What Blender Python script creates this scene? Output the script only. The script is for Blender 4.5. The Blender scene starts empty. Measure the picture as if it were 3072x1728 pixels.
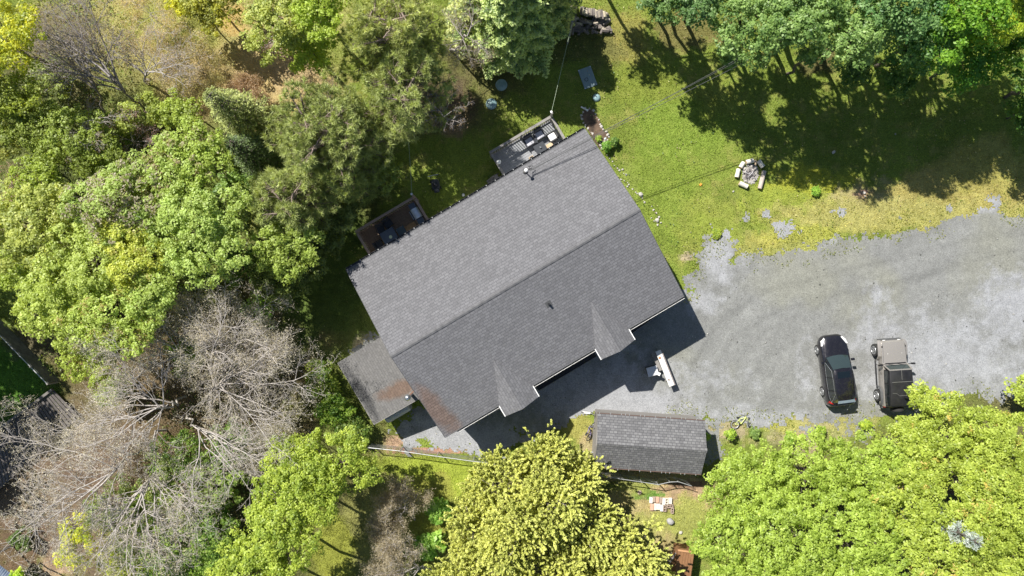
import bpy, math, random
import numpy as np
from mathutils import Vector, Matrix
R = math.radians
SC = bpy.context.scene
COL = SC.collection

# ------------------------------------------------ camera, sky, sun, exposure
CAM_H = 44.5          # drone height in metres
FPX = 2048.0          # focal length in photo pixels (24 mm on 36 mm)
cam_d = bpy.data.cameras.new('camera')
cam_d.lens = 24.0
cam_d.sensor_width = 36.0
cam_d.clip_end = 2000
cam = bpy.data.objects.new('camera', cam_d)
COL.objects.link(cam)
cam.location = (0, 0, CAM_H)
SC.camera = cam

SUN_EL, SUN_AZ = R(49.0), R(-43.5)      # azimuth from +y towards +x
world = bpy.data.worlds.new('World')
SC.world = world
world.use_nodes = True
wn = world.node_tree
sky = wn.nodes.new('ShaderNodeTexSky')
sky.sky_type = 'NISHITA'
sky.sun_disc = False
sky.sun_elevation = SUN_EL
sky.sun_rotation = SUN_AZ % (2 * math.pi)
sky.air_density = 1.0
sky.dust_density = 0.6
bg = wn.nodes['Background']
wn.links.new(sky.outputs[0], bg.inputs[0])
bg.inputs[1].default_value = 0.057
sun_d = bpy.data.lights.new('sun', 'SUN')
sun_d.energy = 4.6
sun_d.angle = R(0.5)
sun_d.color = (1.0, 0.955, 0.88)
sun = bpy.data.objects.new('sun', sun_d)
COL.objects.link(sun)
to_sun = Vector((math.sin(SUN_AZ) * math.cos(SUN_EL), math.cos(SUN_AZ) * math.cos(SUN_EL), math.sin(SUN_EL)))
sun.rotation_euler = to_sun.to_track_quat('Z', 'Y').to_euler()
sun.location = (0, 0, 60)
SC.view_settings.view_transform = 'Standard'
SC.view_settings.look = 'None'
SC.view_settings.gamma = 1
SC.view_settings.exposure = 0.75


def P(px, py, z=0.0):
    """ground plan position, in metres, of what the photo shows at a pixel when it stands z metres high"""
    k = (CAM_H - z) / FPX
    return Vector(((px - 1536) * k, (864 - py) * k, z))


# ------------------------------------------------ tags and mesh helpers
def tag(o, label=None, cat=None, group=None, kind=None):
    if label: o['label'] = label
    if cat: o['category'] = cat
    if group: o['group'] = group
    if kind: o['kind'] = kind
    return o


def empty(name, loc=(0, 0, 0), rz=0.0, label=None, cat=None, group=None):
    o = bpy.data.objects.new(name, None)
    o.empty_display_size = 0.3
    COL.objects.link(o)
    o.location = loc
    o.rotation_euler = (0, 0, rz)
    return tag(o, label, cat, group)


def copy_tree(o, parent=None):
    c = o.copy()
    COL.objects.link(c)
    c.parent = parent
    for ch in list(o.children):
        copy_tree(ch, c)
    return c


def mesh_np(name, v, f, mat, parent=None, col=None, smooth=False):
    """v (n,3) array, f (m,k) array of equal sized faces, col (m,3) colour per face"""
    v = np.asarray(v, dtype=np.float32)
    f = np.asarray(f, dtype=np.int32)
    m, k = f.shape
    me = bpy.data.meshes.new(name)
    me.vertices.add(len(v))
    me.vertices.foreach_set('co', v.ravel())
    me.loops.add(m * k)
    me.loops.foreach_set('vertex_index', f.ravel())
    me.polygons.add(m)
    me.polygons.foreach_set('loop_start', np.arange(0, m * k, k, dtype=np.int32))
    if smooth:
        me.polygons.foreach_set('use_smooth', np.ones(m, dtype=bool))
    me.update(calc_edges=True)
    if col is not None:
        a = me.attributes.new('tone', 'FLOAT_COLOR', 'FACE')
        c4 = np.ones((m, 4), dtype=np.float32)
        c4[:, :3] = col
        a.data.foreach_set('color', c4.ravel())
    me.materials.append(mat)
    o = bpy.data.objects.new(name, me)
    COL.objects.link(o)
    o.parent = parent
    return o


class MB:
    def __init__(s):
        s.v = []
        s.f = []

    def add(s, vs, fs, M=None):
        b = len(s.v)
        for p in vs:
            p = Vector(p)
            if M is not None: p = M @ p
            s.v.append(tuple(p))
        for f in fs:
            s.f.append(tuple(i + b for i in f))
        return s

    def box(s, c, d, rz=0.0, rx=0.0, ry=0.0, M=None, taper=1.0):
        hx, hy, hz = d[0] / 2, d[1] / 2, d[2] / 2
        vs = [(sx * hx * (taper if sz > 0 else 1), sy * hy * (taper if sz > 0 else 1), sz * hz) for sz in (-1, 1) for sy in (-1, 1) for sx in (-1, 1)]
        T = Matrix.Translation(c) @ Matrix.Rotation(rz, 4, 'Z') @ Matrix.Rotation(ry, 4, 'Y') @ Matrix.Rotation(rx, 4, 'X')
        if M is not None: T = M @ T
        fs = [(0, 2, 3, 1), (4, 5, 7, 6), (0, 1, 5, 4), (2, 6, 7, 3), (0, 4, 6, 2), (1, 3, 7, 5)]
        return s.add(vs, fs, T)

    def beam(s, a, b, w, h, up=(0, 0, 1)):
        a, b = Vector(a), Vector(b)
        d = (b - a)
        L = d.length
        d.normalize()
        u = Vector(up)
        if abs(d.dot(u)) > 0.98: u = Vector((1, 0, 0))
        x = d.cross(u).normalized()
        z = x.cross(d).normalized()
        vs = []
        for t in (0, L):
            for sx, sz in ((-1, -1), (1, -1), (1, 1), (-1, 1)):
                vs.append(a + d * t + x * (sx * w / 2) + z * (sz * h / 2))
        return s.add(vs, [(0, 1, 2, 3), (7, 6, 5, 4), (0, 4, 5, 1), (1, 5, 6, 2), (2, 6, 7, 3), (3, 7, 4, 0)])

    def tube(s, pts, r, n=8, cap=True, closed=False):
        pts = [Vector(p) for p in pts]
        if not hasattr(r, '__len__'): r = [r] * len(pts)
        b = len(s.v)
        m = len(pts)
        prev = None
        for i, p in enumerate(pts):
            if closed: t = pts[(i + 1) % m] - pts[i - 1]
            else: t = pts[min(i + 1, m - 1)] - pts[max(i - 1, 0)]
            t.normalize()
            if prev is None:
                u = Vector((0, 0, 1)) if abs(t.z) < .9 else Vector((1, 0, 0))
                x = t.cross(u).normalized()
            else:
                x = (prev - t * prev.dot(t)).normalized()
            prev = x
            y = t.cross(x)
            for k in range(n):
                a = 2 * math.pi * k / n
                s.v.append(tuple(p + x * (math.cos(a) * r[i]) + y * (math.sin(a) * r[i])))
        for i in range(m if closed else m - 1):
            j = (i + 1) % m
            for k in range(n):
                s.f.append((b + i * n + k, b + i * n + (k + 1) % n, b + j * n + (k + 1) % n, b + j * n + k))
        if cap and not closed:
            s.f.append(tuple(b + k for k in range(n))[::-1])
            s.f.append(tuple(b + (m - 1) * n + k for k in range(n)))
        return s

    def ring(s, c, rad, r, axis='X', n=24, m=6, sx=1.0):
        pts = []
        for k in range(n):
            a = 2 * math.pi * k / n
            q = (math.cos(a) * rad, math.sin(a) * rad)
            if axis == 'X': p = (0, q[0], q[1])
            elif axis == 'Y': p = (q[0], 0, q[1])
            else: p = (q[0], q[1], 0)
            pts.append(Vector(c) + Vector(p))
        return s.tube(pts, r, m, closed=True)

    def lathe(s, prof, c=(0, 0, 0), n=20, M=None, axis='Z'):
        b = len(s.v)
        A = Matrix.Identity(4)
        if axis == 'X': A = Matrix.Rotation(R(90), 4, 'Y')
        T = Matrix.Translation(c) @ A
        if M is not None: T = M @ T
        for (r, z) in prof:
            for k in range(n):
                a = 2 * math.pi * k / n
                s.v.append(tuple(T @ Vector((math.cos(a) * r, math.sin(a) * r, z))))
        for i in range(len(prof) - 1):
            for k in range(n):
                s.f.append((b + i * n + k, b + i * n + (k + 1) % n, b + (i + 1) * n + (k + 1) % n, b + (i + 1) * n + k))
        s.f.append(tuple(b + k for k in range(n))[::-1])
        s.f.append(tuple(b + (len(prof) - 1) * n + k for k in range(n)))
        return s

    def loft(s, secs, cap=True):
        b = len(s.v)
        n = len(secs[0])
        for sec in secs:
            for p in sec: s.v.append(tuple(p))
        for i in range(len(secs) - 1):
            for k in range(n):
                s.f.append((b + i * n + k, b + i * n + (k + 1) % n, b + (i + 1) * n + (k + 1) % n, b + (i + 1) * n + k))
        if cap:
            s.f.append(tuple(b + k for k in range(n))[::-1])
            s.f.append(tuple(b + (len(secs) - 1) * n + k for k in range(n)))
        return s

    def prism(s, poly, z0, z1):
        """poly: list of (x,y[,zoffset])"""
        n = len(poly)
        b = len(s.v)
        for z in (z0, z1):
            for p in poly: s.v.append((p[0], p[1], z))
        s.f.append(tuple(b + k for k in range(n))[::-1])
        s.f.append(tuple(b + n + k for k in range(n)))
        for k in range(n):
            s.f.append((b + k, b + (k + 1) % n, b + n + (k + 1) % n, b + n + k))
        return s

    def panel(s, quad, t):
        """a thick panel: quad of 3-4 top points, thickness t straight down"""
        n = len(quad)
        b = len(s.v)
        for p in quad: s.v.append(tuple(p))
        for p in quad: s.v.append((p[0], p[1], p[2] - t))
        s.f.append(tuple(b + k for k in range(n)))
        s.f.append(tuple(b + n + k for k in range(n))[::-1])
        for k in range(n):
            s.f.append((b + k, b + n + k, b + n + (k + 1) % n, b + (k + 1) % n))
        return s

    def build(s, name, mat, parent=None, smooth=False, bevel=0.0, angle=0.7):
        me = bpy.data.meshes.new(name)
        me.from_pydata(s.v, [], s.f)
        me.update()
        import bmesh
        bm = bmesh.new()
        bm.from_mesh(me)
        bmesh.ops.recalc_face_normals(bm, faces=bm.faces)
        if bevel > 0:
            bmesh.ops.bevel(bm, geom=list(bm.edges), offset=bevel, segments=1, affect='EDGES', clamp_overlap=True)
        bm.to_mesh(me)
        bm.free()
        if smooth:
            me.shade_smooth()
            me.set_sharp_from_angle(angle=angle)
        me.materials.append(mat)
        o = bpy.data.objects.new(name, me)
        COL.objects.link(o)
        o.parent = parent
        return o


# ------------------------------------------------ materials
def nm(name):
    m = bpy.data.materials.new(name)
    m.use_nodes = True
    nt = m.node_tree
    return m, nt, nt.nodes['Principled BSDF']


def ramp(nt, stops):
    r = nt.nodes.new('ShaderNodeValToRGB')
    e = r.color_ramp.elements
    while len(e) < len(stops): e.new(0.5)
    for i, (p, c) in enumerate(stops):
        e[i].position = p
        e[i].color = (c[0], c[1], c[2], 1)
    return r


def noise(nt, scale, detail=4, rough=0.6, vec=None, dist=0.0):
    n = nt.nodes.new('ShaderNodeTexNoise')
    n.inputs['Scale'].default_value = scale
    n.inputs['Detail'].default_value = detail
    n.inputs['Roughness'].default_value = rough
    n.inputs['Distortion'].default_value = dist
    if vec is not None: nt.links.new(vec, n.inputs['Vector'])
    return n


def bumpn(nt, src, strength, dist, bsdf):
    b = nt.nodes.new('ShaderNodeBump')
    b.inputs['Strength'].default_value = strength
    b.inputs['Distance'].default_value = dist
    nt.links.new(src, b.inputs['Height'])
    nt.links.new(b.outputs[0], bsdf.inputs['Normal'])
    return b


def mat_noise(name, c1, c2, scale=6.0, rough=0.7, bump=0.15, metal=0.0, detail=5, stretch=None, spec=None, coat=0.0):
    m, nt, b = nm(name)
    tc = nt.nodes.new('ShaderNodeTexCoord')
    vec = tc.outputs['Object']
    if stretch:
        mp = nt.nodes.new('ShaderNodeMapping')
        mp.inputs['Scale'].default_value = stretch
        nt.links.new(vec, mp.inputs['Vector'])
        vec = mp.outputs[0]
    n = noise(nt, scale, detail, 0.65, vec)
    r = ramp(nt, [(0.3, c1), (0.7, c2)])
    nt.links.new(n.outputs[0], r.inputs[0])
    nt.links.new(r.outputs[0], b.inputs['Base Color'])
    b.inputs['Roughness'].default_value = rough
    b.inputs['Metallic'].default_value = metal
    if spec is not None: b.inputs['Specular IOR Level'].default_value = spec
    if coat: b.inputs['Coat Weight'].default_value = coat; b.inputs['Coat Roughness'].default_value = 0.04
    if bump: bumpn(nt, n.outputs[0], bump, 0.02, b)
    return m


def mixc(nt, fac, a, b, mode='MIX'):
    mx = nt.nodes.new('ShaderNodeMix')
    mx.data_type = 'RGBA'
    mx.blend_type = mode
    for sock, val in ((mx.inputs[0], fac), (mx.inputs[6], a), (mx.inputs[7], b)):
        if isinstance(val, (int, float)): sock.default_value = val
        elif isinstance(val, tuple): sock.default_value = (val[0], val[1], val[2], 1)
        else: nt.links.new(val, sock)
    return mx.outputs[2]


def math_n(nt, op, a, b=None, clamp=False):
    n = nt.nodes.new('ShaderNodeMath')
    n.operation = op
    n.use_clamp = clamp
    for i, val in enumerate((a, b)):
        if val is None: continue
        if isinstance(val, (int, float)): n.inputs[i].default_value = val
        else: nt.links.new(val, n.inputs[i])
    return n.outputs[0]


def mat_shingle(name, light, dark, line, rot=0.0, tab=0.30, row=0.158, stain=None, linestr=0.5):
    """asphalt shingles laid in courses along local x"""
    m, nt, b = nm(name)
    tc = nt.nodes.new('ShaderNodeTexCoord')
    mp = nt.nodes.new('ShaderNodeMapping')
    mp.inputs['Rotation'].default_value = (0, 0, rot)
    nt.links.new(tc.outputs['Object'], mp.inputs['Vector'])
    br = nt.nodes.new('ShaderNodeTexBrick')
    nt.links.new(mp.outputs[0], br.inputs['Vector'])
    br.inputs['Color1'].default_value = (*light, 1)
    br.inputs['Color2'].default_value = (*dark, 1)
    br.inputs['Mortar'].default_value = (*line, 1)  # dark joints, also holding the shadow lines under the shingle butts
    br.inputs['Scale'].default_value = 1.0
    br.inputs['Mortar Size'].default_value = 0.016
    br.inputs['Mortar Smooth'].default_value = 0.4
    br.inputs['Bias'].default_value = -0.1
    br.inputs['Brick Width'].default_value = tab
    br.inputs['Row Height'].default_value = row
    br.offset_frequency = 2
    br.offset = 0.37
    n1 = noise(nt, 1.3, 4, 0.6, mp.outputs[0])
    n2 = noise(nt, 45.0, 3, 0.7, mp.outputs[0])
    n3 = noise(nt, 7.5, 4, 0.6, mp.outputs[0])
    c = mixc(nt, 0.12, br.outputs[0], n1.outputs[0], 'OVERLAY')
    c = mixc(nt, 0.55, c, n2.outputs[0], 'OVERLAY')
    c = mixc(nt, 0.30, c, n3.outputs[0], 'OVERLAY')
    if stain:
        for (sx, sy, rx, ry, a, colr, st) in stain:
            mp2 = nt.nodes.new('ShaderNodeMapping')
            mp2.vector_type = 'TEXTURE'
            mp2.inputs['Location'].default_value = (sx, sy, 0)
            mp2.inputs['Rotation'].default_value = (0, 0, a)
            mp2.inputs['Scale'].default_value = (rx, ry, 1000)
            nt.links.new(tc.outputs['Object'], mp2.inputs['Vector'])
            ln = nt.nodes.new('ShaderNodeVectorMath')
            ln.operation = 'LENGTH'
            nt.links.new(mp2.outputs[0], ln.inputs[0])
            ns = noise(nt, 1.1, 5, 0.65, tc.outputs['Object'])
            d = math_n(nt, 'ADD', ln.outputs['Value'], math_n(nt, 'MULTIPLY', math_n(nt, 'SUBTRACT', ns.outputs[0], 0.5), 1.6))
            fac = math_n(nt, 'MULTIPLY', math_n(nt, 'SUBTRACT', 1.25, d, clamp=True), st, clamp=True)
            fac = math_n(nt, 'MINIMUM', math_n(nt, 'MULTIPLY', fac, 1.6), st)
            c = mixc(nt, fac, c, mixc(nt, 1.0, c, colr, 'MULTIPLY'))
    nt.links.new(c, b.inputs['Base Color'])
    b.inputs['Roughness'].default_value = 0.92
    b.inputs['Specular IOR Level'].default_value = 0.25
    hgt = math_n(nt, 'ADD', math_n(nt, 'MULTIPLY', br.outputs['Fac'], -1.0), math_n(nt, 'MULTIPLY', n2.outputs[0], 0.5))
    bumpn(nt, hgt, linestr, 0.012, b)
    return m


def mat_tone(name, transl=0.0, gloss=0.03, rough=0.6, rnd=0.0):
    """colour comes from the per-face attribute 'tone' of the thing's own pigment"""
    m = bpy.data.materials.new(name)
    m.use_nodes = True
    nt = m.node_tree
    nt.nodes.remove(nt.nodes['Principled BSDF'])
    out = nt.nodes['Material Output']
    at = nt.nodes.new('ShaderNodeAttribute')
    at.attribute_name = 'tone'
    d = nt.nodes.new('ShaderNodeBsdfDiffuse')
    nt.links.new(at.outputs['Color'], d.inputs[0])
    sh = d.outputs[0]
    if transl > 0:
        t = nt.nodes.new('ShaderNodeBsdfTranslucent')
        tcol = mixc(nt, 1.0, at.outputs['Color'], (1.30, 1.12, 0.6), 'MULTIPLY')
        nt.links.new(tcol, t.inputs[0])
        mx = nt.nodes.new('ShaderNodeMixShader')
        mx.inputs[0].default_value = transl
        nt.links.new(sh, mx.inputs[1])
        nt.links.new(t.outputs[0], mx.inputs[2])
        sh = mx.outputs[0]
    if gloss > 0:
        g = nt.nodes.new('ShaderNodeBsdfGlossy')
        g.inputs['Roughness'].default_value = rough
        mx = nt.nodes.new('ShaderNodeMixShader')
        mx.inputs[0].default_value = gloss
        nt.links.new(sh, mx.inputs[1])
        nt.links.new(g.outputs[0], mx.inputs[2])
        sh = mx.outputs[0]
    nt.links.new(sh, out.inputs[0])
    return m


def mat_plain(name, c, rough=0.6, metal=0.0, spec=0.5, coat=0.0, emit=None):
    v = 0.12
    c1 = tuple(x * (1 - v) for x in c)
    c2 = tuple(min(1, x * (1 + v)) for x in c)
    return mat_noise(name, c1, c2, 9.0, rough, 0.03, metal, 3, spec=spec, coat=coat)


M = {}
M['leaf'] = mat_tone('leaf', 0.46, 0.03, 0.5)
M['silver_leaf'] = mat_tone('silver_leaf', 0.38, 0.035, 0.5)
M['needle'] = mat_tone('needle', 0.22, 0.03, 0.5)
M['grass'] = mat_tone('grass', 0.30, 0.02, 0.5)
M['bark'] = mat_noise('bark', (0.06, 0.05, 0.04), (0.16, 0.13, 0.11), 14, 0.9, 0.4)
M['pine_bark'] = mat_noise('pine_bark', (0.14, 0.10, 0.08), (0.33, 0.26, 0.22), 14, 0.9, 0.4)
M['dead_bark'] = mat_noise('dead_bark', (0.26, 0.232, 0.208), (0.60, 0.555, 0.515), 5, 0.85, 0.3)
M['grey_bark'] = mat_noise('grey_bark', (0.19, 0.165, 0.15), (0.42, 0.38, 0.36), 5, 0.85, 0.3)
SH_L, SH_D, SH_LINE_SHADE = (0.178, 0.178, 0.188), (0.138, 0.138, 0.146), (0.108, 0.108, 0.114)
rust = (1.0, 0.72, 0.57)
M['shingle_main'] = mat_shingle('shingle_main', SH_L, SH_D, SH_LINE_SHADE, 0, stain=[(-7.72, -4.15, 0.62, 1.9, R(10), rust, 0.9)])
M['shingle_dormer'] = mat_shingle('shingle_dormer', SH_L, SH_D, (0.115, 0.115, 0.12), R(90))
M['shingle_lean'] = mat_shingle('shingle_lean', (0.170, 0.166, 0.164), (0.140, 0.137, 0.135), (0.12, 0.118, 0.115), R(90), linestr=0.25,
    stain=[(-9.35, -2.0, 1.5, 0.5, R(-8), rust, 0.95), (-11.55, -1.3, 0.30, 2.0, R(0), (0.35, 0.36, 0.38), 0.8)])
M['shingle_shed'] = mat_shingle('shingle_shed', (0.195, 0.195, 0.200), (0.120, 0.120, 0.125), (0.075, 0.075, 0.08), 0, tab=0.25, row=0.15, linestr=0.3)
M['siding'] = mat_noise('siding', (0.50, 0.51, 0.52), (0.58, 0.59, 0.60), 3, 0.6, 0.05, stretch=(0.3, 0.3, 12))
M['white'] = mat_plain('white_paint', (0.80, 0.80, 0.78), 0.45)
M['offwhite'] = mat_noise('worn_white', (0.62, 0.60, 0.55), (0.80, 0.79, 0.76), 7, 0.6, 0.1)
M['grey_wood'] = mat_noise('grey_wood', (0.16, 0.155, 0.15), (0.34, 0.32, 0.30), 4, 0.85, 0.3, stretch=(1, 9, 9))
M['deck_grey'] = mat_noise('deck_grey', (0.20, 0.21, 0.23), (0.34, 0.35, 0.37), 3, 0.8, 0.2, stretch=(9, 1, 1))
M['brown_wood'] = mat_noise('brown_wood', (0.27, 0.19, 0.145), (0.52, 0.40, 0.33), 4, 0.8, 0.3, stretch=(1, 8, 8))
M['deck_brown'] = mat_noise('deck_brown', (0.17, 0.11, 0.075), (0.36, 0.25, 0.17), 3, 0.7, 0.2, stretch=(8, 1, 1))
M['tan_wood'] = mat_noise('tan_wood', (0.45, 0.33, 0.20), (0.66, 0.53, 0.36), 5, 0.8, 0.2, stretch=(1, 6, 6))
M['dark'] = mat_plain('dark_metal', (0.022, 0.023, 0.028), 0.4)
M['black'] = mat_plain('black_plastic', (0.015, 0.015, 0.017), 0.5)
M['charcoal'] = mat_plain('charcoal_fabric', (0.05, 0.055, 0.065), 0.9)
M['cushion'] = mat_plain('pale_cushion', (0.50, 0.50, 0.54), 0.9)
M['slate'] = mat_plain('slate_top', (0.075, 0.10, 0.14), 0.35)
M['steel'] = mat_plain('steel', (0.62, 0.64, 0.66), 0.3, 0.9)
M['lid'] = mat_plain('brushed_lid', (0.60, 0.66, 0.74), 0.4, 0.35)
M['galv'] = mat_noise('galvanised', (0.42, 0.43, 0.43), (0.62, 0.63, 0.63), 12, 0.45, 0.05, 0.6)
M['wire'] = mat_plain('wire_black', (0.03, 0.03, 0.032), 0.6)
M['glass'] = mat_plain('window_glass', (0.035, 0.05, 0.05), 0.08, 0.0, 0.8)
M['tyre'] = mat_plain('tyre_rubber', (0.025, 0.025, 0.025), 0.85)
M['rubber_grey'] = mat_plain('flare_grey', (0.075, 0.078, 0.08), 0.7)
M['alloy'] = mat_plain('alloy', (0.55, 0.56, 0.57), 0.35, 0.7)
M['concrete'] = mat_noise('concrete', (0.36, 0.35, 0.33), (0.55, 0.53, 0.50), 8, 0.9, 0.3)
M['stone'] = mat_noise('stone', (0.34, 0.32, 0.29), (0.66, 0.62, 0.58), 5, 0.9, 0.4)

# ------------------------------------------------ numpy value noise and plan masks
def _hash(ix, iy, seed):
    h = (ix.astype(np.int64) * 374761393 + iy.astype(np.int64) * 668265263 + seed * 974634777) & 0xffffffff
    h = ((h ^ (h >> 13)) * 1274126177) & 0xffffffff
    h = h ^ (h >> 16)
    return (h & 0xffffff) / float(0xffffff)


def vnoise(x, y, seed=0):
    ix, iy = np.floor(x), np.floor(y)
    fx, fy = x - ix, y - iy
    fx = fx * fx * (3 - 2 * fx)
    fy = fy * fy * (3 - 2 * fy)
    a, b = _hash(ix, iy, seed), _hash(ix + 1, iy, seed)
    c, d = _hash(ix, iy + 1, seed), _hash(ix + 1, iy + 1, seed)
    return (a * (1 - fx) + b * fx) * (1 - fy) + (c * (1 - fx) + d * fx) * fy


def fbm(x, y, scale, octv=4, seed=0, gain=0.55):
    s, a, t = 0, 1.0, 0
    for o in range(octv):
        s = s + a * vnoise(x * scale * 2 ** o + 17.3 * o, y * scale * 2 ** o - 9.1 * o, seed + o)
        t += a
        a *= gain
    return s / t


def pl(pts, z=0.0):
    k = (CAM_H - z) / FPX
    return np.array([((x - 1536) * k, (864 - y) * k) for x, y in pts])


def sdf_poly(X, Y, poly):
    """positive inside"""
    d2 = np.full(X.shape, 1e9)
    ins = np.zeros(X.shape, dtype=bool)
    n = len(poly)
    for i in range(n):
        ax, ay = poly[i]
        bx, by = poly[(i + 1) % n]
        ex, ey = bx - ax, by - ay
        t = np.clip(((X - ax) * ex + (Y - ay) * ey) / (ex * ex + ey * ey + 1e-9), 0, 1)
        dx, dy = X - (ax + t * ex), Y - (ay + t * ey)
        d2 = np.minimum(d2, dx * dx + dy * dy)
        if ay != by:
            cnd = ((ay > Y) != (by > Y)) & (X < (bx - ax) * (Y - ay) / (by - ay) + ax)
            ins ^= cnd
    d = np.sqrt(d2)
    return np.where(ins, d, -d)


DRIVE = pl([(3500, 560), (3072, 628), (2960, 640), (2800, 668), (2640, 690), (2500, 716), (2400, 735), (2300, 755), (2230, 775),
            (2190, 760), (2180, 720), (2130, 712), (2105, 760), (2090, 810), (2060, 858), (1960, 900), (1500, 1150), (1180, 1240),
            (1172, 1300), (1215, 1342), (1330, 1352), (1440, 1368), (1500, 1360), (1545, 1310), (1640, 1272), (1730, 1250), (1790, 1246), (2110, 1268),
            (2118, 1290), (2125, 1380), (2160, 1372), (2170, 1300), (2190, 1285), (2290, 1285), (2400, 1262), (2520, 1248), (2600, 1262), (2700, 1290), (2760, 1262),
            (2850, 1222), (3072, 1195), (3500, 1150)])
GRAVEL_SPOTS = [(2170, 735, 55), (2360, 690, 34), (2335, 680, 22), (2150, 780, 60), (2245, 655, 18), (2520, 640, 16), (2495, 637, 12), (2980, 600, 30),
                (2850, 625, 14), (2060, 838, 22), (2150, 1345, 42), (2420, 1290, 40), (2590, 1290, 45), (2300, 640, 14), (2700, 655, 12), (1180, 985, 45), (1090, 1050, 40),
                (1150, 1030, 40), (1105, 1055, 25)]


def drive_sdf(X, Y):
    s = sdf_poly(X, Y, DRIVE)
    n = fbm(X, Y, 0.7, 6, 5, 0.78) - 0.5
    s = s + n * 3.4 * np.clip(1.2 - np.abs(s) * 0.35, 0.1, 1) - .12
    for (px, py, r) in GRAVEL_SPOTS:
        p = P(px, py)
        r = r / 46.0
        d = r * 0.6 - np.hypot(X - p.x, Y - p.y) + (fbm(X, Y, 1.7, 6, 9, .8) - 0.5) * 3.2 * r
        s = np.maximum(s, d)
    return s


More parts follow.
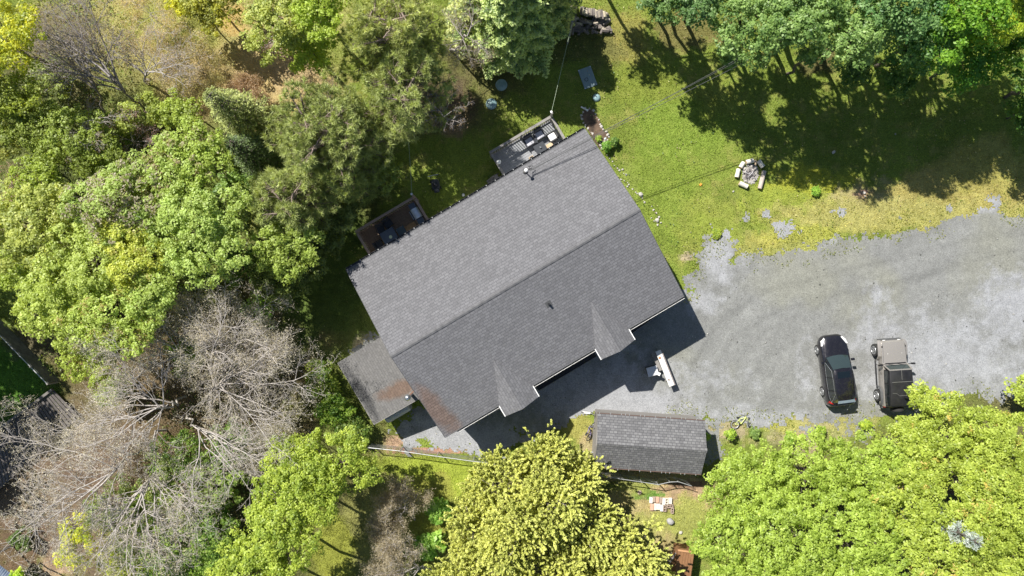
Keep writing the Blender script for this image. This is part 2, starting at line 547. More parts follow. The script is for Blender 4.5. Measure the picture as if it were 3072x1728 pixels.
# pigment of the soil and turf, patch by patch (photo pixel, radii, colour, weight)
LAWN = (0.190, 0.245, 0.046)
DRY = (0.40, 0.33, 0.17)
LITTER = (0.115, 0.085, 0.055)
SOIL = (0.30, 0.19, 0.13)
PATCH = [
    (2640, 1650, 560, 330, (0.14, 0.13, 0.06), 0.9), (3050, 1400, 300, 260, (0.14, 0.13, 0.06), 0.9), (1640, 1640, 330, 260, (0.12, 0.10, 0.05), 0.8),
    # x, y, rx, ry, colour, weight
    (560, 120, 420, 260, (0.36, 0.33, 0.13), 1.0), (760, 260, 240, 130, (0.42, 0.33, 0.15), 1.0), (720, 300, 60, 60, (0.26, 0.15, 0.09), 0.9), (880, 230, 90, 60, (0.42, 0.32, 0.17), 0.9),
    (520, 60, 160, 110, (0.28, 0.30, 0.08), 0.9), (700, 60, 60, 50, (0.45, 0.32, 0.12), 0.8), (180, 160, 150, 160, (0.20, 0.18, 0.09), 0.9),
    (250, 500, 420, 260, (0.10, 0.12, 0.04), 0.9), (420, 1000, 520, 420, (0.11, 0.12, 0.04), 0.9), (620, 1250, 520, 400, (0.16, 0.115, 0.07), 0.9), (150, 1500, 300, 250, (0.17, 0.12, 0.085), 0.95),
    (170, 1690, 60, 45, (0.42, 0.30, 0.20), 0.9), (60, 1640, 100, 100, (0.14, 0.09, 0.06), 0.9), (900, 1500, 260, 330, (0.13, 0.13, 0.05), 0.9), (1000, 1650, 80, 140, (0.26, 0.28, 0.05), 0.9), (1160, 1520, 120, 200, (0.27, 0.27, 0.09), 0.8),
    (1330, 1440, 130, 70, (0.30, 0.36, 0.055), 1.0), (1300, 1560, 90, 170, (0.31, 0.32, 0.07), 0.9), (1230, 1395, 150, 30, (0.30, 0.36, 0.055), 0.9),
    (1290, 1352, 150, 8, (0.42, 0.25, 0.18), 1.0), (1180, 1325, 50, 22, (0.45, 0.30, 0.21), 0.9), (1110, 1310, 60, 60, (0.20, 0.19, 0.08), 0.9), (1040, 1180, 110, 200, (0.20, 0.24, 0.06), 0.9),
    (1090, 1030, 40, 35, (0.42, 0.34, 0.25), 0.9), (1330, 330, 120, 80, (0.17, 0.17, 0.06), 0.8), (1370, 300, 60, 22, (0.28, 0.17, 0.11), 0.9), (1360, 380, 34, 40, (0.30, 0.20, 0.13), 0.7), (1280, 300, 150, 120, LITTER, 0.8),
    (1440, 200, 150, 120, LITTER, 0.6), (1490, 330, 60, 50, (0.19, 0.22, 0.05), 0.5), (1880, 110, 80, 90, (0.30, 0.26, 0.08), 0.7), (1760, 130, 140, 70, (0.14, 0.14, 0.05), 0.7), (2080, 90, 130, 60, (0.17, 0.13, 0.06), 0.7),
    (1940, 260, 120, 70, (0.21, 0.25, 0.045), 0.7), (2150, 300, 90, 70, (0.25, 0.27, 0.06), 0.7), (2060, 400, 160, 110, (0.20, 0.29, 0.045), 0.6), (2000, 600, 170, 120, (0.20, 0.27, 0.045), 0.7), (2440, 560, 150, 60, (0.34, 0.36, 0.05), 1.0),
    (2350, 620, 160, 60, (0.28, 0.33, 0.06), 0.9), (2620, 600, 120, 60, (0.38, 0.33, 0.16), 0.9), (2590, 585, 30, 20, (0.42, 0.27, 0.19), 1.0), (2900, 560, 260, 90, (0.34, 0.30, 0.10), 1.0), (2700, 645, 460, 55, (0.37, 0.35, 0.12), 0.9), (2300, 740, 200, 60, (0.35, 0.35, 0.11), 0.8), (2110, 700, 90, 110, (0.28, 0.31, 0.07), 0.7), (2960, 500, 140, 90, (0.33, 0.31, 0.09), 0.9),
    (2450, 180, 60, 50, (0.12, 0.085, 0.05), 0.7), (2060, 770, 20, 18, (0.42, 0.35, 0.24), 0.9), (2300, 720, 60, 26, (0.40, 0.38, 0.10), 0.8), (2420, 700, 120, 25, (0.36, 0.37, 0.08), 0.8), (2150, 690, 100, 60, (0.24, 0.30, 0.05), 0.6),
    (1740, 1290, 60, 50, (0.36, 0.34, 0.10), 0.9), (1765, 1330, 25, 50, (0.42, 0.33, 0.21), 0.7), (1570, 1290, 110, 60, (0.18, 0.22, 0.05), 0.8), (1700, 1390, 60, 50, (0.33, 0.33, 0.12), 0.8), (1900, 1430, 220, 22, (0.33, 0.28, 0.16), 0.9),
    (1980, 1540, 150, 110, (0.40, 0.34, 0.16), 1.0), (2060, 1490, 90, 60, (0.42, 0.30, 0.19), 0.9), (1950, 1485, 50, 16, (0.13, 0.24, 0.05), 1.0), (2060, 1455, 70, 14, (0.20, 0.13, 0.09), 0.9), (2070, 1560, 90, 75, (0.31, 0.34, 0.09), 0.9), (1940, 1580, 60, 50, (0.33, 0.35, 0.10), 0.8), (1900, 1460, 60, 30, (0.30, 0.34, 0.09), 0.7),
    (2180, 1290, 80, 40, (0.42, 0.34, 0.24), 0.7), (2400, 1300, 130, 50, (0.40, 0.36, 0.20), 0.8), (2360, 1280, 60, 20, (0.36, 0.36, 0.09), 0.7), (2560, 1260, 80, 40, (0.36, 0.34, 0.14), 0.8), (2420, 1330, 40, 40, (0.42, 0.32, 0.24), 0.7),
    (1050, 560, 160, 120, (0.10, 0.12, 0.04), 0.8), (950, 850, 170, 260, (0.10, 0.15, 0.035), 0.9),
    (40, 1140, 120, 130, (0.09, 0.19, 0.03), 1.0), (120, 1010, 90, 70, (0.14, 0.12, 0.075), 0.9), (30, 900, 90, 60, (0.22, 0.28, 0.06), 0.8), (40, 620, 100, 120, (0.30, 0.26, 0.14), 0.6), (1240, 690, 100, 40, (0.17, 0.12, 0.07), 0.5), (1540, 545, 50, 25, (0.19, 0.13, 0.08), 0.8),
    (1800, 620, 1, 1, LAWN, 0.0), (1945, 700, 60, 110, (0.21, 0.27, 0.05), 0.7), (1880, 560, 40, 60, (0.24, 0.29, 0.07), 0.6),
]


def ground_tone(X, Y):
    c = np.empty(X.shape + (3,))
    c[...] = LAWN
    n1 = fbm(X, Y, 0.35, 4, 21)[..., None]
    n2 = fbm(X, Y, 1.9, 4, 33)[..., None]
    c = c * (0.72 + 0.56 * n1)
    yel = np.array((0.33, 0.31, 0.10))
    w = np.clip((n2 - 0.52) * 3.2, 0, 1) * 0.6
    c = c * (1 - w) + yel * w
    for i, (px, py, rx, ry, colr, wt) in enumerate(PATCH):
        p = P(px, py)
        rx, ry = rx / 46.0, ry / 46.0
        d = np.hypot((X - p.x) / rx, (Y - p.y) / ry)
        d = d + (fbm(X, Y, 2.2 / max(0.6, min(rx, ry)), 4, 50 + i) - 0.5) * 1.3
        w = (np.clip((1.15 - d) * 2.2, 0, 1) * wt)[..., None]
        c = c * (1 - w) + np.array(colr) * (0.75 + 0.5 * n2) * w
    return c


# ------------------------------------------------ the ground
def mat_ground():
    m, nt, b = nm('turf')
    at = nt.nodes.new('ShaderNodeAttribute')
    at.attribute_name = 'tone'
    tc = nt.nodes.new('ShaderNodeTexCoord')
    n1 = noise(nt, 3.0, 6, 0.7, tc.outputs['Object'])
    n2 = noise(nt, 14.0, 5, 0.75, tc.outputs['Object'])
    c = mixc(nt, 0.45, at.outputs['Color'], n1.outputs[0], 'OVERLAY')
    c = mixc(nt, 0.9, c, n2.outputs[0], 'OVERLAY')
    nt.links.new(c, b.inputs['Base Color'])
    b.inputs['Roughness'].default_value = 0.95
    b.inputs['Specular IOR Level'].default_value = 0.1
    bumpn(nt, n2.outputs[0], 0.9, 0.08, b)
    return m


def mat_gravel():
    m, nt, b = nm('gravel')
    at = nt.nodes.new('ShaderNodeAttribute')
    at.attribute_name = 'tone'
    tc = nt.nodes.new('ShaderNodeTexCoord')
    n1 = noise(nt, 2.2, 6, 0.7, tc.outputs['Object'])
    n2 = noise(nt, 26.0, 4, 0.8, tc.outputs['Object'])
    vo = nt.nodes.new('ShaderNodeTexVoronoi')
    vo.inputs['Scale'].default_value = 24.0
    nt.links.new(tc.outputs['Object'], vo.inputs['Vector'])
    c = mixc(nt, 0.3, at.outputs['Color'], n1.outputs[0], 'OVERLAY')
    c = mixc(nt, 0.38, c, n2.outputs[0], 'OVERLAY')
    sep = nt.nodes.new('ShaderNodeSeparateColor')
    nt.links.new(vo.outputs['Color'], sep.inputs[0])
    c = mixc(nt, 0.22, c, sep.outputs[0], 'OVERLAY')
    nt.links.new(c, b.inputs['Base Color'])
    b.inputs['Roughness'].default_value = 0.9
    b.inputs['Specular IOR Level'].default_value = 0.2
    bumpn(nt, n2.outputs[0], 0.5, 0.04, b)
    return m


def grid(x0, x1, y0, y1, step):
    xs = np.arange(x0, x1 + step * .5, step)
    ys = np.arange(y0, y1 + step * .5, step)
    X, Y = np.meshgrid(xs, ys)
    nx, ny = len(xs), len(ys)
    i = np.arange((nx - 1) * (ny - 1))
    r, c = i // (nx - 1), i % (nx - 1)
    a = r * nx + c
    F = np.stack([a, a + 1, a + nx + 1, a + nx], 1)
    return X, Y, F


# one sheet: a fine middle, coarse far ring welded to it, reaching the horizon
X, Y, Fg = grid(-42, 42, -26, 26, 0.2)
V = np.stack([X.ravel(), Y.ravel(), (fbm(X, Y, 0.5, 3, 3).ravel() - 0.5) * 0.03 - 0.015], 1)
V[:, 2] = np.minimum(V[:, 2], -0.004)
n0 = len(V)
ring_i = [0, X.shape[1] - 1, n0 - 1, n0 - X.shape[1]]
far = np.array([(-600, -600, -.02), (600, -600, -.02), (600, 600, -.02), (-600, 600, -.02)])
V = np.vstack([V, far])
for k in range(4):
    Fg = np.vstack([Fg, [[ring_i[k], n0 + k, n0 + (k + 1) % 4, ring_i[(k + 1) % 4]]]])
cen = V[Fg].mean(axis=1)
tone = ground_tone(cen[:, 0], cen[:, 1])
tone[-4:] = (0.08, 0.11, 0.03)
g = mesh_np('ground', V, Fg, mat_ground(), col=tone)
g['kind'] = 'structure'

X, Y, Fd = grid(-12, 41, -14, 9, 0.1)
cx, cy = X.ravel()[Fd].mean(1), Y.ravel()[Fd].mean(1)
keep = drive_sdf(cx, cy) > 0
Fd, cx, cy = Fd[keep], cx[keep], cy[keep]
used, inv = np.unique(Fd.ravel(), return_inverse=True)
Fd = inv.reshape(-1, 4)
Vd = np.stack([X.ravel()[used], Y.ravel()[used], np.full(len(used), 0.006)], 1)
# packed dark wheel lanes against loose pale stone
n1 = fbm(cx, cy, 0.22, 4, 77)
n2 = fbm(cx, cy, 1.3, 5, 78, 0.7)
arc = np.hypot(cx - 40, cy + 22)           # the lane swings round towards the house front
lane = fbm(arc * 1.0, cx * 0.06, 1.1, 4, 79)
pale_z = np.zeros(len(cx))
for (px, py, rx, ry, wt) in [(2800, 1080, 260, 130, 1.0), (3040, 930, 120, 120, 1.0), (2150, 770, 80, 90, 1.0), (2100, 900, 60, 50, .8), (1850, 1210, 260, 90, 1.2), (1400, 1330, 220, 80, 1.2), (2300, 1250, 260, 40, .8),
                             (2620, 1040, 60, 160, .5), (2150, 1180, 110, 80, .3), (2420, 1130, 30, 100, .4), (3000, 1150, 160, 60, .6), (2620, 890, 60, 30, .5), (2300, 680, 200, 60, 1.3), (2500, 640, 60, 30, 1.3), (2900, 610, 140, 30, 1.3), (1700, 1150, 300, 100, 1)]:
    p = P(px, py)
    pale_z = np.maximum(pale_z, wt * np.clip(1.35 - np.hypot((cx - p.x) / (rx / 46), (cy - p.y) / (ry / 46)), 0, 1))
w = np.clip((pale_z * 1.0 + (n2 - 0.5) * 2.4 * (pale_z > 0.02) * np.clip(1.5 - pale_z, .3, 1)), 0, 1)
pale = np.array((0.300, 0.307, 0.320))
packed = np.array((0.215, 0.219, 0.211))
green = np.array((0.238, 0.240, 0.200))
base = packed * (0.82 + 0.36 * lane)[:, None]
gw = np.clip((n1 - 0.5) * 3, 0, 0.7)[:, None]
base = base * (1 - gw) + green * gw
tone = base * (1 - w[:, None]) + pale * w[:, None]
# wheel ruts
def path_d(pts, x, y):
    q = pl(pts)
    d = np.full(len(x), 1e9)
    for (ax_, ay_), (bx_, by_) in zip(q[:-1], q[1:]):
        ex, ey = bx_ - ax_, by_ - ay_
        t = np.clip(((x - ax_) * ex + (y - ay_) * ey) / (ex * ex + ey * ey), 0, 1)
        d = np.minimum(d, np.hypot(x - ax_ - t * ex, y - ay_ - t * ey))
    return d
wob = (fbm(cx, cy, .25, 2, 90) - .5) * .35
for pts, st in (([(3300, 650), (3040, 722), (2860, 765), (2686, 812), (2500, 852), (2324, 900), (2180, 985), (2110, 1100)], .20), ([(3300, 790), (3040, 812), (2800, 860), (2620, 910), (2440, 960), (2280, 1040), (2200, 1150)], .12), ([(3300, 860), (2900, 880), (2700, 930), (2560, 1000), (2520, 1100)], .12)):
    d_ = path_d(pts, cx, cy) + wob
    rut = np.exp(-((np.abs(d_) - .75) / .20) ** 2)
    tone = tone * (1 - .62 * st * rut * (.3 + 1.2 * n2))[:, None]
tone = tone * (0.86 + 0.28 * n2)[:, None]
dr = mesh_np('gravel_driveway', Vd, Fd, mat_gravel(), col=tone)
dr['kind'] = 'structure'

# ------------------------------------------------ the house
HC, HA = Vector((0.18, 0.288, 0)), R(30.6)
HL, HD = 16.45 / 2, 11.53 / 2      # half length, half depth at the eaves
EZ, RZ = 4.03, 5.62                # eave and ridge height
HM = Matrix.Translation(HC) @ Matrix.Rotation(HA, 4, 'Z')


def hw(u, v, z=0.0):
    return HM @ Vector((u, v, z))


house = empty('house', HC, HA, 'long grey shingled two family house in the middle with two porch gables', 'house')


def slope_z(v):
    return EZ + (HD - abs(v)) * (RZ - EZ) / HD


for s, nmx in ((1, 'roof'), (-1, 'roof')):
    mb = MB()
    q = [(-HL, s * HD, EZ), (HL, s * HD, EZ), (HL, s * 0.0, RZ), (-HL, 0, RZ)]
    if s < 0: q = q[::-1]
    mb.panel(q, 0.14)
    o = mb.build('roof_slope', M['shingle_main'], house)
    o['label'] = 'paler back slope of the shingle roof' if s > 0 else 'front slope of the shingle roof, rust stained at one end'
mb = MB()
npc = 55
for i in range(npc):
    x0 = -HL + i * 2 * HL / npc
    x1 = x0 + 2 * HL / npc + 0.03
    lift = 0.018 + 0.010 * (i % 2)
    for s in (1, -1):
        q = [(x0, 0, RZ + lift), (x1, 0, RZ + lift), (x1, s * 0.11, RZ - 0.030 + lift), (x0, s * 0.11, RZ - 0.030 + lift)]
        mb.panel(q if s < 0 else q[::-1], 0.015)
mb.build('ridge_cap', mat_noise('ridge_shingle', (0.085, 0.085, 0.09), (0.16, 0.16, 0.165), 3, 0.9, 0.3), house)
# walls, gable triangles included
mb = MB()
wl, wd = HL - 0.28, HD - 0.42
mb.loft([[(x, -wd, 0), (x, wd, 0), (x, wd, slope_z(wd) - 0.16), (x, 0, RZ - 0.17), (x, -wd, slope_z(wd) - 0.16)] for x in (-wl, wl)])
mb.build('wall', M['siding'], house)
mb = MB()
for s in (1, -1):
    mb.box((0, s * (HD + 0.012), EZ - 0.06), (2 * HL + 0.02, 0.03, 0.17))
mb.build('fascia', M['rubber_grey'], house)
for s in (1, -1):
    for e in (1, -1):
        MB().beam((e * (HL + 0.013), s * HD, EZ - 0.080), (e * (HL + 0.013), 0, RZ - 0.080), 0.024, 0.15).build('rake_board', M['rubber_grey'], house)
# back gutter with its hangers, front gutter
for s in (1, -1):
    mb = MB()
    if s > 0:
        segs = [(-HL + .02, HL - .02)]
    else:
        segs = [(-HL + .9, -4.55), (-2.15, 2.05), (4.45, HL - 0.03)]
    for a, b in segs:
        mb = MB()
        mb.box(((a + b) / 2, s * (HD + 0.075), EZ - 0.09), (b - a, 0.08, 0.02))
        mb.box(((a + b) / 2, s * (HD + 0.115), EZ - 0.045), (b - a, 0.014, 0.10))
        n = int((b - a) / 0.62)
        for i in range(n + 1):
            x = a + 0.1 + i * 0.62
            if x < b: mb.box((x, s * (HD + 0.075), EZ + 0.012), (0.03, 0.10, 0.016))
        gut = mb.build('gutter', M['rubber_grey'] if s < 0 else M['dark'], house)
        if s < 0: MB().box(((a + b) / 2, s * (HD + 0.118), EZ + 0.012), (b - a, 0.024, 0.012)).build('gutter_lip', M['offwhite'], gut)
for i in range(27):
    MB().box((-HL + 0.4 + i * 0.62, HD + 0.08, EZ + 0.022), (0.035, 0.05, 0.02)).build('gutter_clip', M['galv'], house)
for uc in (3.25, -3.35):
    hwd, zt, zf = 1.15, EZ + 0.70, EZ + 0.01
    apex = (uc, -3.2, zt + 0.005)
    vf = -6.50
    for s in (1, -1):
        mb = MB()
        # valley line from main eave up to the apex; the part beyond the main eave runs free
        pts = [apex, (uc, vf - 0.04, zt), (uc + s * hwd, vf, zf), (uc + s * hwd, -HD - 0.02, zf + 0.004)]
        if s > 0: pts = pts[::-1]
        mb.panel([(a, b, c + 0.035) for a, b, c in pts], 0.05)
        mb.build('porch_roof', M['shingle_dormer'], house)
    mb = MB()
    for s in (1, -1):
        mb.beam((uc + s * (hwd + .015), vf, zf - 0.03), (uc + s * (hwd + .015), -HD - 0.02, zf - 0.03), 0.05, 0.16)
        mb.beam((uc, vf - 0.0, zt - 0.05), (uc + s * hwd, vf + 0.02, zf - 0.05), 0.03, 0.14)
    mb.build('porch_trim', M['white'], house)
    mb = MB()
    mb.panel([(uc - hwd + .1, vf + .16, zf - 0.0), (uc + hwd - .1, vf + .16, zf), (uc, vf + .16, zt - 0.06)], 0.001)
    mb.v = []
    mb.f = []
    mb.loft([[(uc - hwd + .12, y, zf - .12), (uc + hwd - .12, y, zf - .12), (uc, y, zt - .07)] for y in (vf + .12, vf + .18)])
    mb.build('gable', M['siding'], house)
    for s in (1, -1):
        MB().box((uc + s * 0.98, vf + 0.14, zf / 2 - .03), (0.13, 0.13, zf - 0.10)).build('porch_post', M['white'], house)
# doors and windows, front and back
for uc in (3.25, -3.35):
    d = MB().box((uc + 0.3, -wd - 0.02, 1.45), (0.95, 0.06, 2.1)).build('door', mat_plain('door_paint', (0.09, 0.10, 0.12), 0.4), house)
    MB().box((uc + 0.65, -wd - 0.07, 1.4), (0.05, 0.05, 0.12)).build('handle', M['steel'], d)
for (x, yy, w, h) in [(6.5, -1, 1.5, 1.2), (1.0, -1, 1.6, 1.2), (-1.4, -1, 1.6, 1.2), (-6.4, -1, 1.5, 1.2), (1.2, 1, 1.4, 1.0), (-1.2, 1, 1.4, 1.0), (5.2, 1, 1.9, 2.0), (-4.8, 1, 1.9, 2.0)]:
    zc = 2.3 if h < 1.5 else 2.05
    f = MB()
    for sx in (-1, 1): f.box((x + sx * (w / 2 + .04), yy * (wd + .03), zc), (0.08, 0.08, h + .16))
    for sz in (-1, 1): f.box((x, yy * (wd + .03), zc + sz * (h / 2 + .04)), (w, 0.08, 0.08))
    f.box((x, yy * (wd + .03), zc), (0.05, 0.06, h))
    fo = f.build('window', M['white'], house)
    MB().box((x, yy * (wd + .012), zc), (w, 0.03, h)).build('pane', M['glass'], fo)

# roof plumbing vent with its flashing
vent_l = house.matrix_world.inverted() if False else None
vu, vv = 1.05, -2.02
vz = slope_z(vv)
mb = MB().tube([(vu, vv, vz - 0.1), (vu, vv, vz + 0.30)], 0.065, 10)
o = mb.build('vent_pipe', M['black'], house, smooth=True)
MB().box((vu, vv, vz + 0.012), (0.36, 0.34, 0.02), rx=math.atan2(RZ - EZ, HD)).build('vent_flashing', M['rubber_grey'], house)

# side wing with a single pitch roof and rust stain
A = [hw(0, 0)]
def to_h(px, py, z):
    w_ = P(px, py, z)
    q = HM.inverted() @ w_
    return q.x, q.y
lw = (-11.05, -7.62 - 0.3, -4.93, -1.17)
ux0, uy0 = to_h(1013.7, 1086.7, 2.25)
ux1, uy1 = to_h(1120, 1273, 2.25)
ux2, uy2 = to_h(1252, 1201, 3.0)
ux3, uy3 = to_h(1133.6, 1016, 3.0)
print('leanto', ux0, uy0, ux1, uy1, ux2, uy2, ux3, uy3)
xo, xi = (ux0 + ux1) / 2, -HL + 0.30
yt, yb = (uy0 + uy3) / 2, (uy1 + uy2) / 2
LZ0, LZ1 = 2.25, 3.05
mb = MB().panel([(xo, yb, LZ0), (xi, yb, LZ1), (xi, yt, LZ1), (xo, yt, LZ0)], 0.12)
mb.build('side_wing_roof', M['shingle_lean'], house)
mb = MB().loft([[(xo + .25, y, 0), (xi - .03, y, 0), (xi - .03, y, LZ1 - .16), (xo + .25, y, LZ0 - .08)] for y in (yb + .22, yt - .22)])
mb.build('side_wing_wall', M['siding'], house)
mb = MB()
mb.beam((xo - .012, yb, LZ0 - .065), (xo - .012, yt, LZ0 - .065), 0.024, 0.13)
mb.beam((xo, yb - .012, LZ0 - .065), (xi, yb - .012, LZ1 - .065), 0.024, 0.13)
mb.build('side_wing_fascia', M['grey_wood'], house)
# stove pipe with its cap beside the gable
cu, cv = to_h(1229, 1186, 3.4)
cz = LZ0 + (cu - xo) / (xi - xo) * (LZ1 - LZ0)
chim = MB().tube([(cu, cv, cz - .1), (cu, cv, cz + 1.35)], 0.11, 14).build('chimney_pipe', M['galv'], house, smooth=True)
MB().lathe([(0.12, 0), (0.20, 0.02), (0.20, 0.10), (0.14, 0.20), (0.04, 0.25)], (cu, cv, cz + 1.33), 20).build('chimney_cap', M['steel'], chim, smooth=True)
MB().beam((cu + .05, cv + .03, cz + 0.9), (-HL + .05, cv + .2, cz + 0.95), 0.05, 0.05).build('chimney_brace', mat_plain('rusty_strap', (0.22, 0.10, 0.06), 0.8), chim)

# pale rounded oil tank under the wing's front eave
tu0, tv0 = to_h(1160, 1262, 1.2)
tu1, tv1 = to_h(1228, 1222, 1.2)
t = empty('oil_tank', hw((tu0 + tu1) / 2, (tv0 + tv1) / 2 + 0.12, 0), HA, 'pale grey rounded oil tank beside the side wing, poking out from under its eave', 'oil tank')
tl = (tu1 - tu0) / 2 + .02
secs = []
for x in (-tl, -tl + .06, -tl + .16, tl - .16, tl - .06, tl):
    k = 1.0 if abs(x) < tl - .1 else (0.93 if abs(x) < tl - .01 else 0.78)
    sec = []
    for i in range(20):
        a = 2 * math.pi * i / 20
        sec.append((x, math.cos(a) * 0.33 * k, 0.85 + (0.28 if math.sin(a) > 0 else -0.28) * 1 + math.sin(a) * 0.33 * k))
    secs.append(sec)
MB().loft(secs).build('tank_body', mat_plain('tank_paint', (0.50, 0.51, 0.52), 0.5), t, smooth=True)
for sx in (-1, 1):
    for sy in (-1, 1):
        MB().box((sx * (tl - .25), sy * .2, .18), (.05, .05, .36)).build('leg', M['dark'], t)
MB().tube([(0.3, 0, 1.4), (0.3, 0, 1.62)], .04, 8).build('filler_pipe', M['galv'], t)

# low dark timber stoops under the porch gables
WF = -to_h(1700, 1122, .3)[1] - HD
WR0 = -to_h(1902, 999, .3)[1] - HD
WR1 = -to_h(2001, 928, .3)[1] - HD
print('walk', WF, WR0, WR1)
for i, (a, b, w0, w1, lab) in enumerate([(-2.2, 2.15, WF, WF, 'dark narrow timber walk along the front wall between the porch gables'),
                                 (4.35, 7.0, WR0, WR1, 'dark tapering plank bed along the front wall by the far corner')]):
    e = empty('front_walk', hw((a + b) / 2, -HD, 0), HA, lab, 'walkway')
    L = b - a
    y1 = 0.45
    mb = MB().prism([(-L / 2, y1), (-L / 2, -w0), (L / 2, -w1), (L / 2, y1)], 0.02, 0.26)
    mb.build('deck_board', mat_noise('near_black_board', (0.018, 0.018, 0.020), (0.045, 0.045, 0.05), 3, 0.8, 0.2, stretch=(1, 12, 1)), e)  # near-black colour over the whole strip
    MB().beam((-L / 2, -w0 - .025, .15), (L / 2, -w1 - .025, .15), 0.04, 0.30).build('edge_board', M['grey_wood'], e)
# white downpipe foot and porch lamp specks seen past the eave
e = empty('downpipe', hw(-6.72, -wd - .1, 0), HA, 'white downpipe with a kicked out foot at the front eave near the rusty corner', 'downpipe')
MB().tube([(0, 0, EZ - .15), (0, .05, EZ - .5), (0, .05, .2), (0, -.25, .08)], .045, 8).build('pipe', M['white'], e)
MB().box((0, -.4, .05), (.16, .35, .05)).build('splash_block', M['white'], e)

# ------------------------------------------------ the two back decks
def make_deck(u0, u1, v1, wood, floor, label, post_ends):
    cx_ = (u0 + u1) / 2
    v0 = wd + 0.02
    e = empty('back_deck', hw(cx_, (v0 + v1) / 2, 0), HA, label, 'deck')
    hx, hy = (u1 - u0) / 2, (v1 - v0) / 2
    FZ, TZ = 0.95, 1.98
    mb = MB()
    n = int(2 * hy / 0.145)
    for i in range(n):
        y = -hy + (i + .5) * 2 * hy / n
        mb.box((0, y, FZ - .02), (2 * hx, 2 * hy / n - 0.012, 0.04))
    mb.build('deck_board', floor, e)
    mb = MB()
    for y in (-hy + .1, 0, hy - .05): mb.box((0, y, FZ - .14), (2 * hx, .05, .2))
    for x in (-hx + .03, hx - .03): mb.box((x, 0, FZ - .145), (.05, 2 * hy, .19))
    mb.build('joist', wood, e)
    # posts
    for x, y in ((-hx, hy), (hx, hy), (0, hy), (-hx, -hy + .2), (hx, -hy + .2)):
        t = TZ + (0.85 if (x, y) == (post_ends, hy) else 0.06)
        MB().box((x, y, t / 2), (0.11, 0.11, t)).build('post', wood, e)
        if (x, y) == (post_ends, hy):
            pass
    # rails
    mb = MB()
    mb.box((0, hy + .0, TZ), (2 * hx + .16, .16, .045))
    mb.box((-hx, -.04, TZ + .003), (.16, 2 * hy - .2, .045))
    mb.box((hx, -.04, TZ + .003), (.16, 2 * hy - .2, .045))
    for z in (TZ - .10, FZ + .12):
        mb.box((0, hy, z), (2 * hx, .04, .08))
        mb.box((-hx, 0, z), (.04, 2 * hy, .08))
        mb.box((hx, 0, z), (.04, 2 * hy, .08))
    mb.build('rail', wood, e)
    mb = MB()
    m_ = int(2 * hx / .15)
    for i in range(1, m_):
        mb.box((-hx + i * 2 * hx / m_, hy - .035, (TZ + FZ) / 2), (.038, .038, TZ - FZ - .05))
    k_ = int(2 * hy / .15)
    for i in range(1, k_):
        for s in (-1, 1): mb.box((s * (hx - .035), -hy + i * 2 * hy / k_, (TZ + FZ) / 2), (.038, .038, TZ - FZ - .05))
    mb.build('baluster', wood, e)
    return e, hx, hy


dk1, d1x, d1y = make_deck(-6.86, -2.66, 7.82, M['brown_wood'], M['deck_brown'], 'brown weathered wood deck half shaded by the trees', (-2.66 + 6.86) / 2)
dk2, d2x, d2y = make_deck(2.86, 7.24, 7.80, M['grey_wood'], M['deck_grey'], 'grey wood deck near the far corner with armchairs on it', (7.24 - 2.86) / 2)
FZ = 0.95
# stairs from the grey deck
e = empty('deck_step', hw(2.45, 6.25, 0), HA, 'small grey wooden steps at the side of the grey deck', 'steps')
for i in range(3): MB().box((-.25 * i, 0, .62 - .25 * i), (.28, .8, .05)).build('tread', M['grey_wood'], e)
MB().box((-.2, -.4, .3), (.8, .05, .5), ry=R(-45)).box((-.2, .4, .3), (.8, .05, .5), ry=R(-45)).build('stringer', M['grey_wood'], e)


def armchair(u, v, rz, label, fab, cush, w=.66, grp=None):
    e = empty('armchair', hw(u, v, FZ), HA + rz, label, 'armchair', grp)
    MB().box((0, 0.02, .24), (w - .14, .58, .14)).build('seat', fab, e, bevel=.02)
    MB().box((0, -0.02, .37), (w - .16, .46, .12)).build('seat_cushion', cush, e, bevel=.03)
    MB().box((0, .30, .55), (w - .14, .14, .52), rx=R(-10)).build('backrest', fab, e, bevel=.03)
    for s in (-1, 1): MB().box((s * (w / 2 - .035), 0.0, .42), (.07, .62, .07)).box((s * (w / 2 - .035), .0, .22), (.05, .56, .34)).build('armrest', fab, e, bevel=.01)
    for sx in (-1, 1):
        for sy in (-1, 1): MB().box((sx * (w / 2 - .06), sy * .25, .09), (.05, .05, .18)).build('leg', M['black'], e)
    return e


def table(name, u, v, w, d, h, mat, leg, label, cat='table', rz=0.0):
    e = empty(name, hw(u, v, FZ), HA + rz, label, cat)
    MB().box((0, 0, h - .018), (w, d, .036)).build('tabletop', mat, e, bevel=.008)
    for sx in (-1, 1):
        for sy in (-1, 1): MB().box((sx * (w / 2 - .05), sy * (d / 2 - .05), (h - .036) / 2), (.04, .04, h - .036)).build('leg', leg, e)
    return e


armchair(5.36, 7.26, 0, 'dark armchair with pale cushion, nearer the middle of the grey deck rail', M['charcoal'], M['cushion'])
armchair(6.12, 7.30, 0, 'dark armchair with pale cushion, nearer the tall corner post of the grey deck', M['charcoal'], M['cushion'])
table('side_table', 5.745, 7.16, .10, .5, .5, M['charcoal'], M['black'], 'narrow dark side table between the two pale cushioned armchairs')
e = armchair(6.78, 6.78, R(-90), 'dark armchair with a bright white seat cushion at the end of the grey deck', M['black'], M['white'], .6)
e = table('patio_table', 5.70, 6.50, .72, .60, .72, M['charcoal'], M['black'], 'small dark square patio table by the eave on the grey deck')
o = MB().lathe([(.05, 0), (.06, .08), (.03, .1)], tuple(hw(5.72, 6.52, FZ + .72)), 12).build('candle_holder', M['steel'], None)
tag(o, 'tiny pale candle holder in the middle of the dark square patio table', 'candle holder')
e = empty('plank_bench', hw(6.33, 6.42, FZ), HA, 'low tan wooden bench between the patio table and the white cushioned chair', 'bench')
